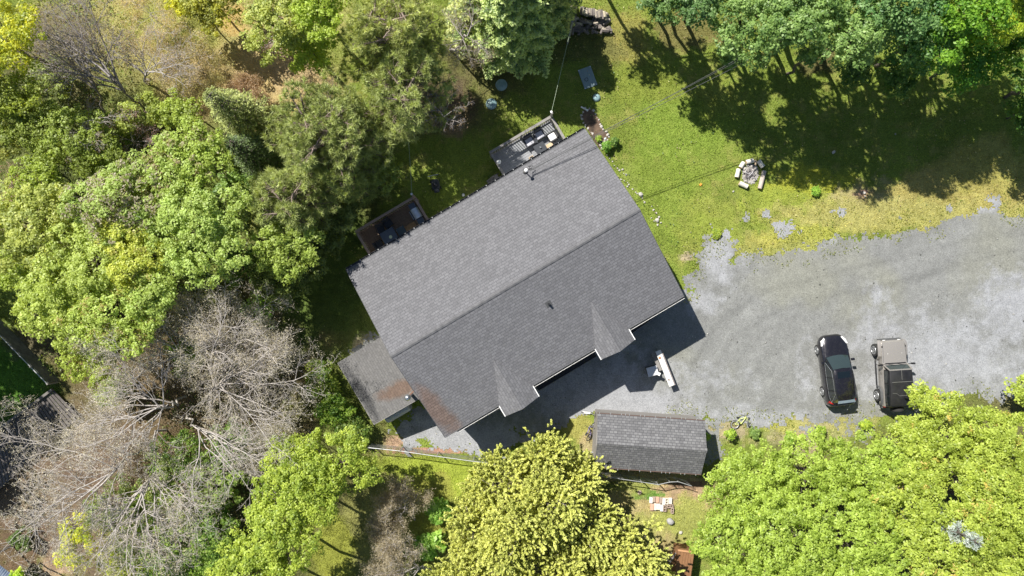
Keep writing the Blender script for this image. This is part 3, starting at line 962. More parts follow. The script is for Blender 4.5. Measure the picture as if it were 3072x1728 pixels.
MB().box((0, 0, .40), (.42, .22, .04)).build('seat', M['tan_wood'], e)
for s in (-1, 1): MB().box((s * .17, 0, .19), (.04, .2, .38)).build('leg', M['tan_wood'], e)
o = MB().lathe([(.02, 0), (.11, .02), (.14, .10), (.10, .16), (.03, .18)], tuple(hw(2.98, 7.0, FZ + 1.06)), 16).build('lantern_globe', M['white'], None, smooth=True)
tag(o, 'round white globe lantern resting on the side rail of the grey deck', 'lantern')
e = empty('planter_box', hw(4.95, 6.2, FZ), HA, 'low wooden planter box beside the patio table on the grey deck', 'planter')
MB().box((0, 0, .2), (.28, .42, .40)).build('box', M['tan_wood'], e)
MB().box((0, 0, .405), (.22, .36, .02)).build('soil', M['black'], e)

# brown deck
e = table('patio_table', -5.28, 6.52, .95, .95, .72, M['slate'], M['black'], 'large square slate topped patio table on the brown deck')
o = MB().lathe([(.05, 0), (.10, .012), (.105, .02)], tuple(hw(-5.22, 6.48, FZ + .72)), 18).build('plate', mat_plain('pale_green_plate', (.62, .72, .50), .4), None)
tag(o, 'small round pale green plate on the slate topped table', 'plate')
e = table('side_table', -4.48, 6.52, .55, .5, .5, mat_plain('smoked_glass_top', (.045, .075, .07), .12), M['steel'], 'small dark glass topped table beside the slate patio table')


def chair(u, v, rz, label):
    e = empty('patio_chair', hw(u, v, FZ), HA + rz, label, 'chair', 'black chairs around the slate table')
    MB().box((0, 0, .43), (.48, .46, .05)).build('seat', M['charcoal'], e, bevel=.01)
    MB().box((0, .25, .68), (.48, .05, .46), rx=R(-10)).build('backrest', M['charcoal'], e, bevel=.01)
    for sx in (-1, 1):
        MB().box((sx * .25, 0, .62), (.04, .46, .03)).build('armrest', M['black'], e)
        for sy in (-1, 1): MB().box((sx * .21, sy * .2, .2), (.035, .035, .40)).build('leg', M['black'], e)


chair(-4.95, 7.32, R(8), 'black patio chair between the slate table and the outer rail')
chair(-6.12, 6.45, R(88), 'black patio chair at the side of the slate table away from the grill')
chair(-5.55, 7.25, R(-14), 'black patio chair turned slightly by the outer rail of the brown deck')
# gas grill
e = empty('gas_grill', hw(-3.08, 6.92, FZ), HA + R(90), 'gas grill with a shiny pale lid on the brown deck', 'grill')
MB().box((0, 0, .42), (.66, .48, .64)).build('cabinet', M['black'], e, bevel=.01)
secs = []
for x in (-.33, .33):
    secs.append([(x, .26 * math.cos(a), .76 + .22 * math.sin(a)) for a in [math.pi * k / 10 for k in range(11)]])
MB().loft(secs).build('lid', M['lid'], e, smooth=True)
MB().box((0, .27, .80), (.66, .20, .03)).build('control_panel', M['dark'], e)
MB().tube([(-.28, .33, .88), (.28, .33, .88)], .014, 8).build('handle', M['steel'], e)
for s in (-1, 1):
    MB().box((s * .53, 0, .74), (.36, .42, .035)).build('side_shelf', M['slate'], e)
    for t in (-1, 1): MB().lathe([(.06, -.02), (.06, .02)], (s * .27, t * .2, .06), 12, axis='X').build('wheel', M['tyre'], e)
e = empty('door_mat', hw(-3.95, 6.35, FZ), HA + R(4), 'worn tan mat lying on the brown deck beside the grill', 'mat')
mb = MB()
mb.prism([(-.45, -.32), (.47, -.30), (.44, .30), (.1, .35), (-.43, .29)], 0.002, .02)
mb.build('mat_top', mat_noise('coir', (.36, .20, .09), (.62, .42, .24), 6, .95, .3), e)

# clothes lines with pulleys and posts
def line(name, a, b, sag, r, mat, label, cat, n=24, twist=None):
    a, b = Vector(a), Vector(b)
    pts = []
    for i in range(n + 1):
        t = i / n
        p = a.lerp(b, t)
        p.z -= sag * 4 * t * (1 - t)
        pts.append(p)
    o = MB().tube(pts, r, 5).build(name, mat, None)
    return tag(o, label, cat)


cord = mat_plain('pale_cord', (.42, .50, .36), .8)
a = hw(7.24, 7.86, 2.75)
line('clothes_line', a, P(1716, 70, 3.3), .12, .011, cord, 'thin pale clothes line from the grey deck post towards the firewood', 'clothes line')
MB_ = MB().tube([P(1716, 70, 3.3) * 1.0 - Vector((0, 0, 3.3)), P(1716, 70, 3.3) + Vector((0, 0, 0.25))], .08, 8).build('clothes_line_post', M['grey_wood'], None)
tag(MB_, 'grey wooden post at the firewood end of the clothes line', 'post')
a2 = hw(-2.66, 7.88, 2.75)
line('clothes_line', a2, P(1216, 300, 4.2), .15, .011, cord, 'thin pale clothes line running from the brown deck post into the pines', 'clothes line')
for p_, lab in ((hw(7.24, 7.88, 2.70), 'white pulley wheel on the tall post of the grey deck'), (hw(-2.66, 7.90, 2.70), 'white pulley wheel on the tall post of the brown deck')):
    o = MB().lathe([(.07, -.02), (.04, 0), (.07, .02)], tuple(p_ + Vector((0, 0, .13))), 14).build('pulley', M['white'], None)
    tag(o, lab, 'pulley')

# service mast on the back eave, the pole in the trees, three cables
mu, mv = 3.88, 5.30
e = empty('service_mast', hw(mu, mv, slope_z(mv)), HA, 'short power service mast standing on the back roof slope', 'service mast')
MB().tube([(0, 0, -.1), (0, 0, .72)], .032, 10).build('mast_pipe', M['galv'], e, smooth=True)
MB().lathe([(.04, 0), (.10, .05), (.11, .12), (.05, .17)], (0, 0, .70), 14).build('weatherhead', M['white'], e, smooth=True)
MB().lathe([(.17, 0), (.06, .05)], (0, 0, .0), 14).build('roof_boot', M['black'], e)
mb = MB()
for k in range(3):
    a = 0.6 + k * 1.0
    mb.tube([(0.02, 0, .72), (.12 + .1 * k, .08 - .05 * k, .60), (.22 + .12 * k, -.02 - .05 * k, .40 - .06 * k), (.30 + .1 * k, .10, .36), (.26, .16, .55)], .013, 5)
mb.build('drip_loop', M['wire'], e)
POLE = P(2760, -110, 8.8)
e = empty('utility_pole', (POLE.x, POLE.y, 0), 0.5, 'wooden utility pole beyond the top edge behind the upper right trees', 'utility pole')
MB().tube([(0, 0, 0), (0, 0, 9.0)], [.15, .11], 10).build('pole', M['grey_bark'], e, smooth=True)
MB().box((0, 0, 8.3), (1.2, .1, .12)).build('crossarm', M['grey_wood'], e)
top = hw(mu, mv, slope_z(mv) + .62)
ends = [Vector((POLE.x, POLE.y, 8.4)), Vector((POLE.x + .1, POLE.y - .3, 8.1)), Vector((POLE.x - .1, POLE.y + .25, 8.6))]
labs = ['upper thin service cable crossing the lawn to the roof', 'middle service cable crossing the lawn to the roof', 'lower service cable crossing the lawn to the roof']
for k, (q, lab) in enumerate(zip(ends, labs)):
    line('service_cable', top + Vector((0.1 * k, 0.02, -.10 * k)), q, .42 + .06 * k, .014 if k else .010, M['rubber_grey'], lab, 'cable', 40)

# ------------------------------------------------ shed
sA = P(1790, 1240, 2.3); sB = P(2112, 1262, 2.3); sC = P(2107, 1425, 2.3); sD = P(1783, 1399, 2.3)
sc = (sA + sB + sC + sD) / 4
sang = math.atan2(sB.y - sA.y, sB.x - sA.x)
SL, SD_ = (sB - sA).length / 2, ((sA - sD).length + (sB - sC).length) / 4
SE, SR = 2.3, 3.15
sc.z = 0
shed = empty('shed', sc, sang, 'small shed with a blotchy grey shingle roof beside the gravel', 'shed')
for s in (1, -1):
    q = [(-SL, s * SD_, SE), (SL, s * SD_, SE), (SL, 0, SR), (-SL, 0, SR)]
    MB().panel(q if s > 0 else q[::-1], .06).build('roof_slope', M['shingle_shed'], shed)
mb = MB()
for i in range(24):
    x0 = -SL + i * 2 * SL / 24
    for s in (1, -1):
        q = [(x0, 0, SR + .012 + .006 * (i % 2)), (x0 + 2 * SL / 24 + .02, 0, SR + .012 + .006 * (i % 2)), (x0 + 2 * SL / 24 + .02, s * .15, SR - .055), (x0, s * .15, SR - .055)]
        mb.panel(q if s < 0 else q[::-1], .012)
mb.build('ridge_cap', M['shingle_shed'], shed)
MB().loft([[(x, -SD_ + .35, 0), (x, SD_ - .12, 0), (x, SD_ - .12, SE), (x, 0, SR - .1), (x, -SD_ + .35, SE)] for x in (-SL + .12, SL - .12)]).build('wall', mat_noise('shed_siding', (.20, .19, .18), (.32, .30, .28), 3, .8, .1, stretch=(1, 1, 12)), shed)
wl_ = MB()
for s in (1, -1):
    wl_.box((0, s * (SD_ + .02), SE - .03), (2 * SL, .04, .10))
wl_.build('fascia', mat_plain('brown_fascia', (.13, .085, .07), .7), shed)
rs = random.Random(5)
mb = MB()
for s in (1, -1):
    x = -SL + .12
    while x < SL - .1:
        MB().box((x, s * (SD_ + .05), SE + .018), (.032, .10, .02)).build('eave_clip', M['galv'], shed)
        x += .68 if rs.random() < .75 else .25
d = MB().box((-SL + .10, .1, 1.0), (.05, 1.0, 1.9)).build('door', M['grey_wood'], shed)
MB().box((-SL + .06, .45, 1.0), (.05, .04, .14)).build('handle', M['dark'], d)

# ------------------------------------------------ chain link fences
def fence(pts, label, hgt=1.2, lean=0.0):
    P0 = [P(x, y, hgt) for x, y in pts]
    P0 = [Vector((p.x, p.y, 0)) for p in P0]
    c = P0[0]
    e = empty('chain_link_fence', c, 0, label, 'fence')
    Q = [p - c for p in P0]
    MB().tube([q + Vector((0, 0, hgt)) for q in Q], .026, 8).build('top_rail', M['galv'], e, smooth=True)
    mb = MB()
    for a, b in zip(Q[:-1], Q[1:]):
        L = (b - a).length
        d = (b - a) / L
        n = int(L / .11)
        for i in range(n):
            for s in (1, -1):
                x0 = i * L / n
                x1 = x0 + s * hgt * .95
                t = 1.0
                z0, z1 = .05, hgt
                if x1 < 0: t = x0 / (x0 - x1)
                if x1 > L: t = (L - x0) / (x1 - x0)
                p, q = a + d * x0 + Vector((0, 0, z0)), a + d * (x0 + (x1 - x0) * t) + Vector((0, 0, z0 + (z1 - z0) * t))
                mb.tube([p, q], .0035, 3, cap=False)
    mb.build('wire_mesh', M['galv'], e)
    acc = 0
    for a, b in zip(Q[:-1], Q[1:]):
        L = (b - a).length
        n = max(1, round(L / 2.6))
        for i in range(n):
            p = a.lerp(b, i / n)
            MB().tube([p, p + Vector((0, 0, hgt + .05))], .032, 8).build('post', M['galv'], e, smooth=True)
    return e


fence([(1105, 1343), (1200, 1353), (1310, 1369), (1420, 1384), (1560, 1402), (1680, 1414), (1772, 1424)], 'chain link fence with a pale top rail behind the rusty house corner')
fence([(1790, 1426), (1870, 1438), (1925, 1446), (1975, 1454), (2010, 1446), (2035, 1445), (2075, 1458)], 'chain link fence with a bent top rail running behind the shed')

# ------------------------------------------------ neighbour's corner at the left
e = empty('board_fence', P(0, 1000, .9) * 1, 0, 'low dark board fence with a pale cap beside the shaded lawn', 'fence')
e.location.z = 0
a, b = P(-60, 945, 1.2), P(142, 1152, 1.2)
o_ = Vector(e.location)
a, b = a - o_, b - o_
a.z = b.z = 0
MB().beam(a + Vector((0, 0, 1.2)), b + Vector((0, 0, 1.2)), .05, .05).build('cap_rail', M['galv'], e)
mb = MB()
for i in range(46):
    p = a.lerp(b, (i + .5) / 46)
    mb.beam(p + Vector((.04, .04, .05)), p + Vector((.04, .04, 1.15)), .13, .02, up=(b - a).normalized().cross(Vector((0, 0, 1))))
mb.build('board', mat_noise('dark_board', (.07, .08, .075), (.16, .17, .16), 4, .85, .2), e)
for i in range(5):
    p = a.lerp(b, i / 4)
    MB().box(tuple(p + Vector((0, 0, .62))), (.1, .1, 1.24), rz=R(45)).build('post', M['grey_wood'], e)
# wooden walkway of planks and its retaining beam
wk = empty('plank_walkway', P(60, 1290, .3), 0, 'dark grey plank walkway beside the shaded lawn at the left edge', 'walkway')
wk.location.z = 0
o_ = Vector(wk.location)
A_, B_, C_, D_ = P(-80, 1345, .3) - o_, P(160, 1168, .3) - o_, P(240, 1250, .3) - o_, P(-60, 1520, .3) - o_
mb = MB()
n = 34
for i in range(n):
    t0, t1 = i / n + .002, (i + 1) / n - .004
    q = [A_.lerp(B_, t0), A_.lerp(B_, t1), D_.lerp(C_, t1), D_.lerp(C_, t0)]
    mb.panel([(p.x, p.y, .30) for p in q][::-1], .04)
mb.build('plank', mat_noise('old_plank', (.085, .075, .07), (.15, .135, .125), 2, .9, .2), wk)
mb = MB().beam(Vector((A_.x, A_.y, .36)), Vector((B_.x, B_.y, .36)), .16, .22)
mb.build('edge_beam', mat_noise('old_beam', (.12, .11, .10), (.20, .185, .17), 3, .9, .2), wk)
mb = MB()
for t in (.1, .5, .9):
    for s in (A_.lerp(B_, t) * .9 + D_.lerp(C_, t) * .1, A_.lerp(B_, t) * .15 + D_.lerp(C_, t) * .85):
        mb.box((s.x, s.y, .12), (.12, .12, .24))
mb.build('bearer', M['grey_wood'], wk)
# corner of a corrugated roof
cr = empty('corrugated_shelter', P(-20, 1760, 2.2), R(-38), 'corner of a low shelter with a shiny corrugated metal roof', 'shelter')
cr.location.z = 0
xs = np.linspace(-1.6, 1.6, 130)
mb = MB()
vs, fs = [], []
for i, x in enumerate(xs):
    z = 2.2 + .03 * math.sin(x * 2 * math.pi / .14)
    vs += [(x, -1.9, z - .2), (x, 1.35, z + .05)]
    if i: fs.append((2 * i - 2, 2 * i, 2 * i + 1, 2 * i - 1))
mb.add(vs, fs)
mb.build('roof', mat_noise('zinc', (.30, .36, .44), (.62, .66, .72), 2, .3, .03, .7), cr, smooth=True)
for sx in (-1, 1):
    for sy in (-1.7, 1.1): MB().box((sx * 1.4, sy, 1.04), (.1, .1, 2.08)).build('post', M['grey_wood'], cr)

# ------------------------------------------------ lawn furniture and loose things
def slab(px, py, w, d, rz, label):
    p = P(px, py, .08)
    e = empty('board_cover', (p.x, p.y, 0), rz, label, 'board cover')
    m = mat_noise('teal_board', (.17, .24, .26), (.27, .36, .38), 2.5, .7, .1, stretch=(8, 1, 1))
    mb = MB()
    for i in range(6): mb.box((-w / 2 + (i + .5) * w / 6, 0, .07), (w / 6 - .008, d, .04))
    mb.build('board', m, e)
    MB().box((0, -d / 2 + .06, .03), (w, .08, .05)).box((0, d / 2 - .06, .03), (w, .08, .05)).build('batten', m, e)
    MB().ring((-.12, -.1, .10), .11, .014, 'Z', 20).build('ring', M['black'], e)
    for sx in (-1, 1):
        for sy in (-1, 1): MB().box((sx * (w / 2 - .05), sy * (d / 2 - .05), .095), (.06, .06, .012)).build('corner_plate', M['steel'], e)


slab(1763, 232.5, .88, 1.32, R(20), 'pale teal board cover lying on the shaded lawn')
lidm = mat_noise('teal_plastic', (.16, .27, .29), (.36, .50, .52), 2.5, .35, .05, coat=.3)
for (px, py, r, lab) in [(1504, 254, 17, 'round teal plastic lid, middle one of three in a row by the spruce'), (1474, 311, 16, 'round teal plastic lid farthest from the spruce, streaked with sun'),
                         (1532, 198, 18, 'round teal plastic lid half hidden under the spruce branches'), (1790, 292, 11, 'small round pale lid in the lawn near the teal board')]:
    p = P(px, py, .1)
    r /= 46
    e = empty('round_lid', (p.x, p.y, 0), 0, lab, 'lid')
    MB().lathe([(r, 0), (r, .05), (r * .93, .10), (r * .6, .15), (r * .2, .17), (.01, .172)], (0, 0, 0), 28).build('dome', lidm, e, smooth=True)
    MB().ring((0, 0, .03), r * 1.0, .018, 'Z', 28).build('rim', lidm, e)

# push mower
p = P(1306, 552, .3)
e = empty('push_mower', (p.x, p.y, 0), R(12), 'dark push lawn mower parked on the shaded grass', 'lawn mower')
MB().prism([(-.24, -.32), (.24, -.32), (.27, -.05), (.25, .22), (.12, .34), (-.12, .34), (-.25, .22), (-.27, -.05)], .10, .24).build('cutting_deck', M['rubber_grey'], e, bevel=.02)
MB().lathe([(.16, 0), (.16, .14), (.11, .19), (.03, .2)], (0, -.02, .24), 16).build('engine', M['dark'], e, smooth=True)
for sx in (-1, 1):
    for sy in (-.28, .24): MB().lathe([(.10, -.025), (.10, .025)], (sx * .29, sy, .10), 14, axis='X').build('wheel', M['tyre'], e)
MB().tube([(-.2, .25, .22), (-.22, .45, .62), (-.22, .50, .70)], .014, 6).tube([(.2, .25, .22), (.22, .45, .62), (.22, .50, .70)], .014, 6).build('handle_tube', M['dark'], e)
MB().tube([(-.34, .50, .71), (.34, .50, .71)], .024, 8).build('grip', M['steel'], e)
MB().box((0, -.42, .22), (.34, .26, .22), rx=R(12)).build('grass_bag', M['charcoal'], e, bevel=.03)
o = MB().lathe([(.02, 0), (.085, .03), (.10, .09), (.06, .16), (.01, .18)], tuple(P(1390, 585, .1) * 1), 14).build('ball', M['white'], None, smooth=True)
o.location.z = -.08
tag(o, 'white ball on the grass close to the back eave', 'ball')

# picnic bench set in front of the house
p0, p1 = P(1974, 1052, .78), P(2016, 1158, .78)
pc = (p0 + p1) / 2
pa = math.atan2(p1.y - p0.y, p1.x - p0.x)
e = empty('plank_table', (pc.x, pc.y, 0), pa, 'long narrow table with a white painted plank top standing on the gravel', 'table')
L = (p1 - p0).length
MB().box((0, 0, .76), (L, .36, .04)).build('tabletop', M['offwhite'], e, bevel=.01)
MB().box((0, .215, .735), (L + .02, .05, .09)).build('side_rail', mat_noise('faded_plum', (.20, .17, .17), (.30, .26, .25), 5, .8, .1), e)
for sx in (-1, 1): MB().beam((sx * (L / 2 - .3), -.15, 0), (sx * (L / 2 - .35), .1, .74), .07, .05).beam((sx * (L / 2 - .3), .2, 0), (sx * (L / 2 - .35), -.1, .74), .07, .05).build('trestle', M['grey_wood'], e)
o = MB().lathe([(.05, 0), (.06, .05), (.02, .07)], (0, 0, 0), 8).build('leather_glove', mat_plain('brown_leather', (.16, .07, .04), .8), None)
o.location = e.matrix_world @ Vector((0, 0, 0))
q = P(2006, 1139, .8)
o.location = (q.x, q.y, .781)
o.scale = (1.1, .6, 1)
tag(o, 'small dark red lump lying on the sunlit end of the white table', 'rag')
q = P(1979, 1073, .8)
o = MB().lathe([(.07, 0), (.08, .03), (.03, .05)], (0, 0, 0), 8).build('rusty_tin', mat_plain('rust_tin', (.45, .20, .08), .8), None)
o.location = (q.x, q.y, .781)
tag(o, 'flat rusty tin on the white table near the shadow edge', 'tin')
p0, p1 = P(1958, 1056, .45), P(1982, 1112, .45)
pb = (p0 + p1) / 2
e = empty('low_bench', (pb.x, pb.y, 0), math.atan2(p1.y - p0.y, p1.x - p0.x), 'low dark grey plank bench half hidden behind the white table', 'bench')
MB().box((0, 0, .43), ((p1 - p0).length, .22, .04)).build('seat', M['grey_wood'], e)
for s in (-1, 1): MB().box((s * .5, 0, .2), (.06, .2, .41)).build('leg', M['grey_wood'], e)
q = P(1958, 1114, .75)
e = empty('cube_cover', (q.x, q.y, 0), R(15), 'square grey lidded storage box in the shade next to the white table', 'storage box')
MB().box((0, 0, .34), (.60, .54, .66)).build('body', M['rubber_grey'], e, bevel=.02)
MB().box((0, 0, .70), (.70, .60, .06)).build('lid', mat_plain('grey_lid', (.60, .60, .62), .6), e, bevel=.015)
q = P(1977, 1122, .74)
o = MB().box((0, 0, 0), (.16, .20, .05)).build('folded_paper', M['white'], None)
o.location = (q.x, q.y, .757)
o.rotation_euler = (0, 0, R(-25))
tag(o, 'white folded cloth at the corner of the grey storage box', 'cloth')
q = P(2004, 1101, .05)
o = MB().box((0, 0, .04), (.13, .2, .08)).build('pale_scrap', M['tan_wood'], None)
o.location = (q.x, q.y, .006)
o.rotation_euler = (0, 0, .4)
tag(o, 'pale wood offcut on the gravel beside the white table', 'wood offcut')

# ------------------------------------------------ rocks
def rock(px, py, r, seed, name='rock', z=0.0, squash=.6, mat=None, label=None, cat='rock', group=None, me=None):
    rr = random.Random(seed)
    if me is None:
        import bmesh
        bm = bmesh.new()
        bmesh.ops.create_icosphere(bm, subdivisions=2, radius=1.0)
        pl_ = [(Vector((rr.gauss(0, 1), rr.gauss(0, 1), rr.gauss(0, .7))).normalized(), rr.uniform(.62, .9)) for _ in range(9)]
        for v in bm.verts:
            for nn, dd in pl_:
                d = v.co.dot(nn)
                if d > dd: v.co -= nn * (d - dd)
            v.co.z *= squash
        me = bpy.data.meshes.new(name)
        bm.to_mesh(me)
        bm.free()
        me.materials.append(mat or M['stone'])
    o = bpy.data.objects.new(name, me)
    COL.objects.link(o)
    p = P(px, py, 0)
    o.location = (p.x, p.y, z + r * squash * .45)
    o.scale = (r, r * rr.uniform(.65, 1), r)
    o.rotation_euler = (0, 0, rr.uniform(0, 6.28))
    if label: tag(o, label, cat, group)
    return o


pale_stone = mat_noise('pale_stone', (.34, .32, .28), (.60, .57, .53), 5, .9, .3)
rock_meshes = [rock(0, 0, .1, 100 + i, 'edging_stone', mat=pale_stone) for i in range(6)]
rm = [o.data for o in rock_meshes]
for o in rock_meshes: bpy.data.objects.remove(o)
rr = random.Random(8)
edge = [(1757, 322), (1768, 328), (1778, 333), (1786, 343), (1792, 352), (1797, 362), (1801, 372), (1805, 382), (1811, 388), (1818, 396), (1823, 404), (1826, 412), (1820, 420), (1812, 424), (1804, 424), (1798, 430), (1803, 436),
        (1748, 336), (1745, 348), (1746, 358), (1750, 368), (1757, 378), (1765, 386), (1772, 396), (1778, 403), (1810, 442), (1806, 448)]
for i, (x, y) in enumerate(edge):
    rock(x + rr.uniform(-2, 2), y + rr.uniform(-2, 2), rr.uniform(.07, .14), 300 + i, 'edging_stone', me=rm[i % 6], label='pale stone in the ring around the bare soil bed', cat='stone', group='stones edging the soil bed')
row = [(1822, 468), (1830, 476), (1838, 484), (1846, 500), (1852, 506), (1858, 510), (1862, 516), (1868, 508), (1872, 518), (1876, 526), (1866, 536), (1870, 542), (1880, 548), (1886, 554), (1884, 562), (1898, 570), (1906, 576), (1912, 582),
       (1918, 580), (1924, 588), (1930, 596), (1936, 604), (1956, 618), (1962, 630), (1968, 642), (1974, 650), (1968, 664), (1962, 660), (1980, 666), (1972, 672), (1955, 652)]
for i, (x, y) in enumerate(row):
    rock(x + rr.uniform(-3, 3), y + rr.uniform(-3, 3), rr.uniform(.045, .10), 400 + i, 'border_stone', me=rm[i % 6], label='small pale stone in the loose row along the gable end', cat='stone', group='stones along the gable end')
rock(1922, 584, .19, 501, mat=pale_stone, label='largest pale rock in the row along the gable end')
rock(1971, 661, .16, 502, mat=pale_stone, label='pale rock at the lower end of the gable stone row')
rock(2010, 1563, .27, 503, squash=.8, label='grey boulder on the dry grass below the concrete blocks', mat=mat_noise('grey_rock', (.25, .25, .25), (.46, .45, .44), 6, .9, .4))
rock(2042, 1597, .15, 504, mat=pale_stone, label='small white rock at the edge of the tree shade below the boulder')
rock(1918, 1477, .16, 505, label='brownish rock left of the concrete blocks', mat=mat_noise('brown_rock', (.28, .21, .17), (.48, .38, .32), 6, .9, .4))
rock(2200, 574, .08, 506, mat=pale_stone, label='tiny white stone in the grass below the fire ring')
rock(2500, 457, .15, 507, mat=pale_stone, label='pale flat stone at the lower edge of the tree shade')
rock(2592, 578, .13, 508, mat=pale_stone, label='pink white stone on the bare patch by the drive')
rock(2686, 402, .07, 509, mat=pale_stone, label='small white stone deep in the tree shade')
rock(1815, 417, .12, 510, mat=mat_noise('blue_stone', (.40, .48, .50), (.58, .66, .68), 5, .7, .2), label='pale bluish stone at the lower corner of the soil bed')
rock(2595, 590, .08, 511, mat=pale_stone, label='smaller stone on the bare patch by the drive')
q = P(2101, 554)
o = MB().box((0, 0, .04), (.16, .12, .06)).build('plastic_toy', mat_plain('orange_plastic', (.75, .33, .05), .5), None)
o.location = (q.x, q.y, .0)
o.rotation_euler = (0, 0, .8)
tag(o, 'small orange plastic toy on the sunny lawn', 'toy')

# soil bed behind the gable corner
bed = pl([(1752, 330), (1775, 330), (1798, 362), (1808, 388), (1824, 405), (1822, 420), (1800, 428), (1803, 448), (1785, 425), (1762, 385), (1745, 352)])
Xb, Yb, Fb = grid(3.5, 7.5, 8.5, 12.5, .08)
cxb, cyb = Xb.ravel()[Fb].mean(1), Yb.ravel()[Fb].mean(1)
kb = sdf_poly(cxb, cyb, [tuple(p) for p in bed]) + (fbm(cxb, cyb, 3, 3, 4) - .5) * .12 > 0
Fb = Fb[kb]
us, iv = np.unique(Fb.ravel(), return_inverse=True)
Zb = .03 + .05 * fbm(Xb.ravel()[us], Yb.ravel()[us], 2.5, 4, 8)
o = mesh_np('soil_bed', np.stack([Xb.ravel()[us], Yb.ravel()[us], Zb], 1), iv.reshape(-1, 4), mat_noise('garden_soil', (.035, .024, .018), (.21, .14, .095), 1.6, .95, .5, detail=8))
o['kind'] = 'structure'
q = hw(5.9 + 2.35, 6.05)
q = P(1752, 325, .1)
e = empty('downpipe', (q.x, q.y, 0), HA + R(30), 'white downpipe end at the top of the bare soil bed', 'downpipe')
MB().tube([(0, -.22, .1), (0, .22, .07)], .055, 8).build('pipe', M['white'], e)
MB().box((0, -.26, .06), (.14, .1, .12)).build('elbow', M['white'], e)

# ------------------------------------------------ fire ring
def log(px0, py0, px1, py1, r, label, name='log', mat=None, group=None, z=None, cat='log', r1=None):
    z = r if z is None else z
    a, b = P(px0, py0, z), P(px1, py1, z)
    c = (a + b) / 2
    o = empty(name, (c.x, c.y, 0), math.atan2(b.y - a.y, b.x - a.x), label, cat, group)
    L = (b - a).length
    n = 12
    rr = random.Random(px0 * 7 + py0)
    secs = []
    for k in range(7):
        x = -L / 2 + L * k / 6
        kk = 1 + rr.uniform(-.05, .05)
        secs.append([(x, math.cos(2 * math.pi * i / n) * r * kk, z + math.sin(2 * math.pi * i / n) * r * kk) for i in range(n)])
    MB().loft(secs, cap=False).build('bark', mat or M['birch'], o, smooth=True)
    for s in (-1, 1):
        MB().lathe([(r * .97, -.004), (r * .97, .004)], (s * (L / 2), 0, z), 12, axis='X').build('cut_end', M['tan_wood'], o)
    return o


M['birch'] = mat_noise('pale_log', (.55, .50, .40), (.85, .82, .74), 5, .85, .3, stretch=(.5, 2, 2))
M['brown_log'] = mat_noise('brown_log', (.34, .28, .24), (.58, .52, .46), 5, .85, .3, stretch=(.5, 2, 2))
log(2210, 532, 2216, 507, .145, 'pale short log on the left side of the fire ring')
log(2221, 503, 2231, 487, .145, 'pale slanting log at the upper left of the fire ring')
log(2238, 487, 2260, 481, .15, 'pale log lying crosswise at the top of the fire ring')
log(2275, 482, 2289, 501, .155, 'pale thick log at the upper right of the fire ring')
log(2293, 513, 2279, 566, .145, 'long brown log at the right side of the fire ring', mat=M['brown_log'])
log(2218, 549, 2242, 560, .155, 'pale log lying alone just below the fire ring')
log(2266, 480, 2267, 496, .07, 'thin upright yellow brown log between two thick pale logs', mat=M['tan_wood'])
ash = mat_noise('ash_grey', (.28, .27, .28), (.62, .60, .60), 9, .95, .3)
char = mat_noise('char', (.05, .045, .05), (.36, .33, .33), 6, .9, .3)
log(2254, 516, 2270, 500, .085, 'thick ash grey charred log lying across the fire heap', mat=mat_noise('charred', (.34, .31, .28), (.60, .55, .50), 6, .9, .3), name='charred_log', cat='log')
rr = random.Random(4)
pr = None
for i in range(26):
    a = rr.uniform(0, math.pi)
    x, y = 2245 + rr.gauss(0, 8), 520 + rr.gauss(0, 9)
    L = rr.uniform(.2, .5)
    o = MB().tube([(-L / 2, 0, 0), (0, rr.uniform(-.03, .03), .02), (L / 2, 0, 0)], [.022, .028, .018], 6).build('charred_stick', rr.choice([ash, char, char]), None)
    q = P(x, y)
    o.location = (q.x, q.y, .07 + rr.uniform(0, .12))
    o.rotation_euler = (rr.uniform(-.2, .2), rr.uniform(-.25, .25), a)
    tag(o, 'thin charred stick in the heap inside the fire ring', 'stick', 'charred sticks in the fire ring')
rr = random.Random(14)
for i, (x, y, r) in enumerate([(2233, 506, .13), (2243, 497, .12), (2262, 539, .15), (2231, 521, .1), (2259, 522, .09), (2272, 518, .09), (2255, 499, .09), (2238, 541, .12), (2228, 535, .08), (2250, 545, .08), (2236, 514, .08)]):
    rock(x, y, r, 600 + i, 'fire_stone', me=rm[i % 6], label='small stone among the ashes of the fire ring', cat='stone', group='stones in the fire ring')
ax, ay = P(2248, 522).x, P(2248, 522).y
Xa, Ya, Fa = grid(ax - 1.6, ax + 1.6, ay - 1.6, ay + 1.6, .07)
ca, cb = Xa.ravel()[Fa].mean(1), Ya.ravel()[Fa].mean(1)
ka = (.62 - np.hypot(ca - ax, (cb - ay) * .9) + (fbm(ca, cb, 2.4, 4, 12) - .5) * .5) > 0
Fa = Fa[ka]
us, iv = np.unique(Fa.ravel(), return_inverse=True)
o = mesh_np('ash_patch', np.stack([Xa.ravel()[us], Ya.ravel()[us], .012 + .03 * fbm(Xa.ravel()[us], Ya.ravel()[us], 3, 3, 2)], 1), iv.reshape(-1, 4), mat_noise('ash_bed', (.17, .155, .15), (.44, .42, .38), 4, .95, .4, detail=8))
o['kind'] = 'structure'

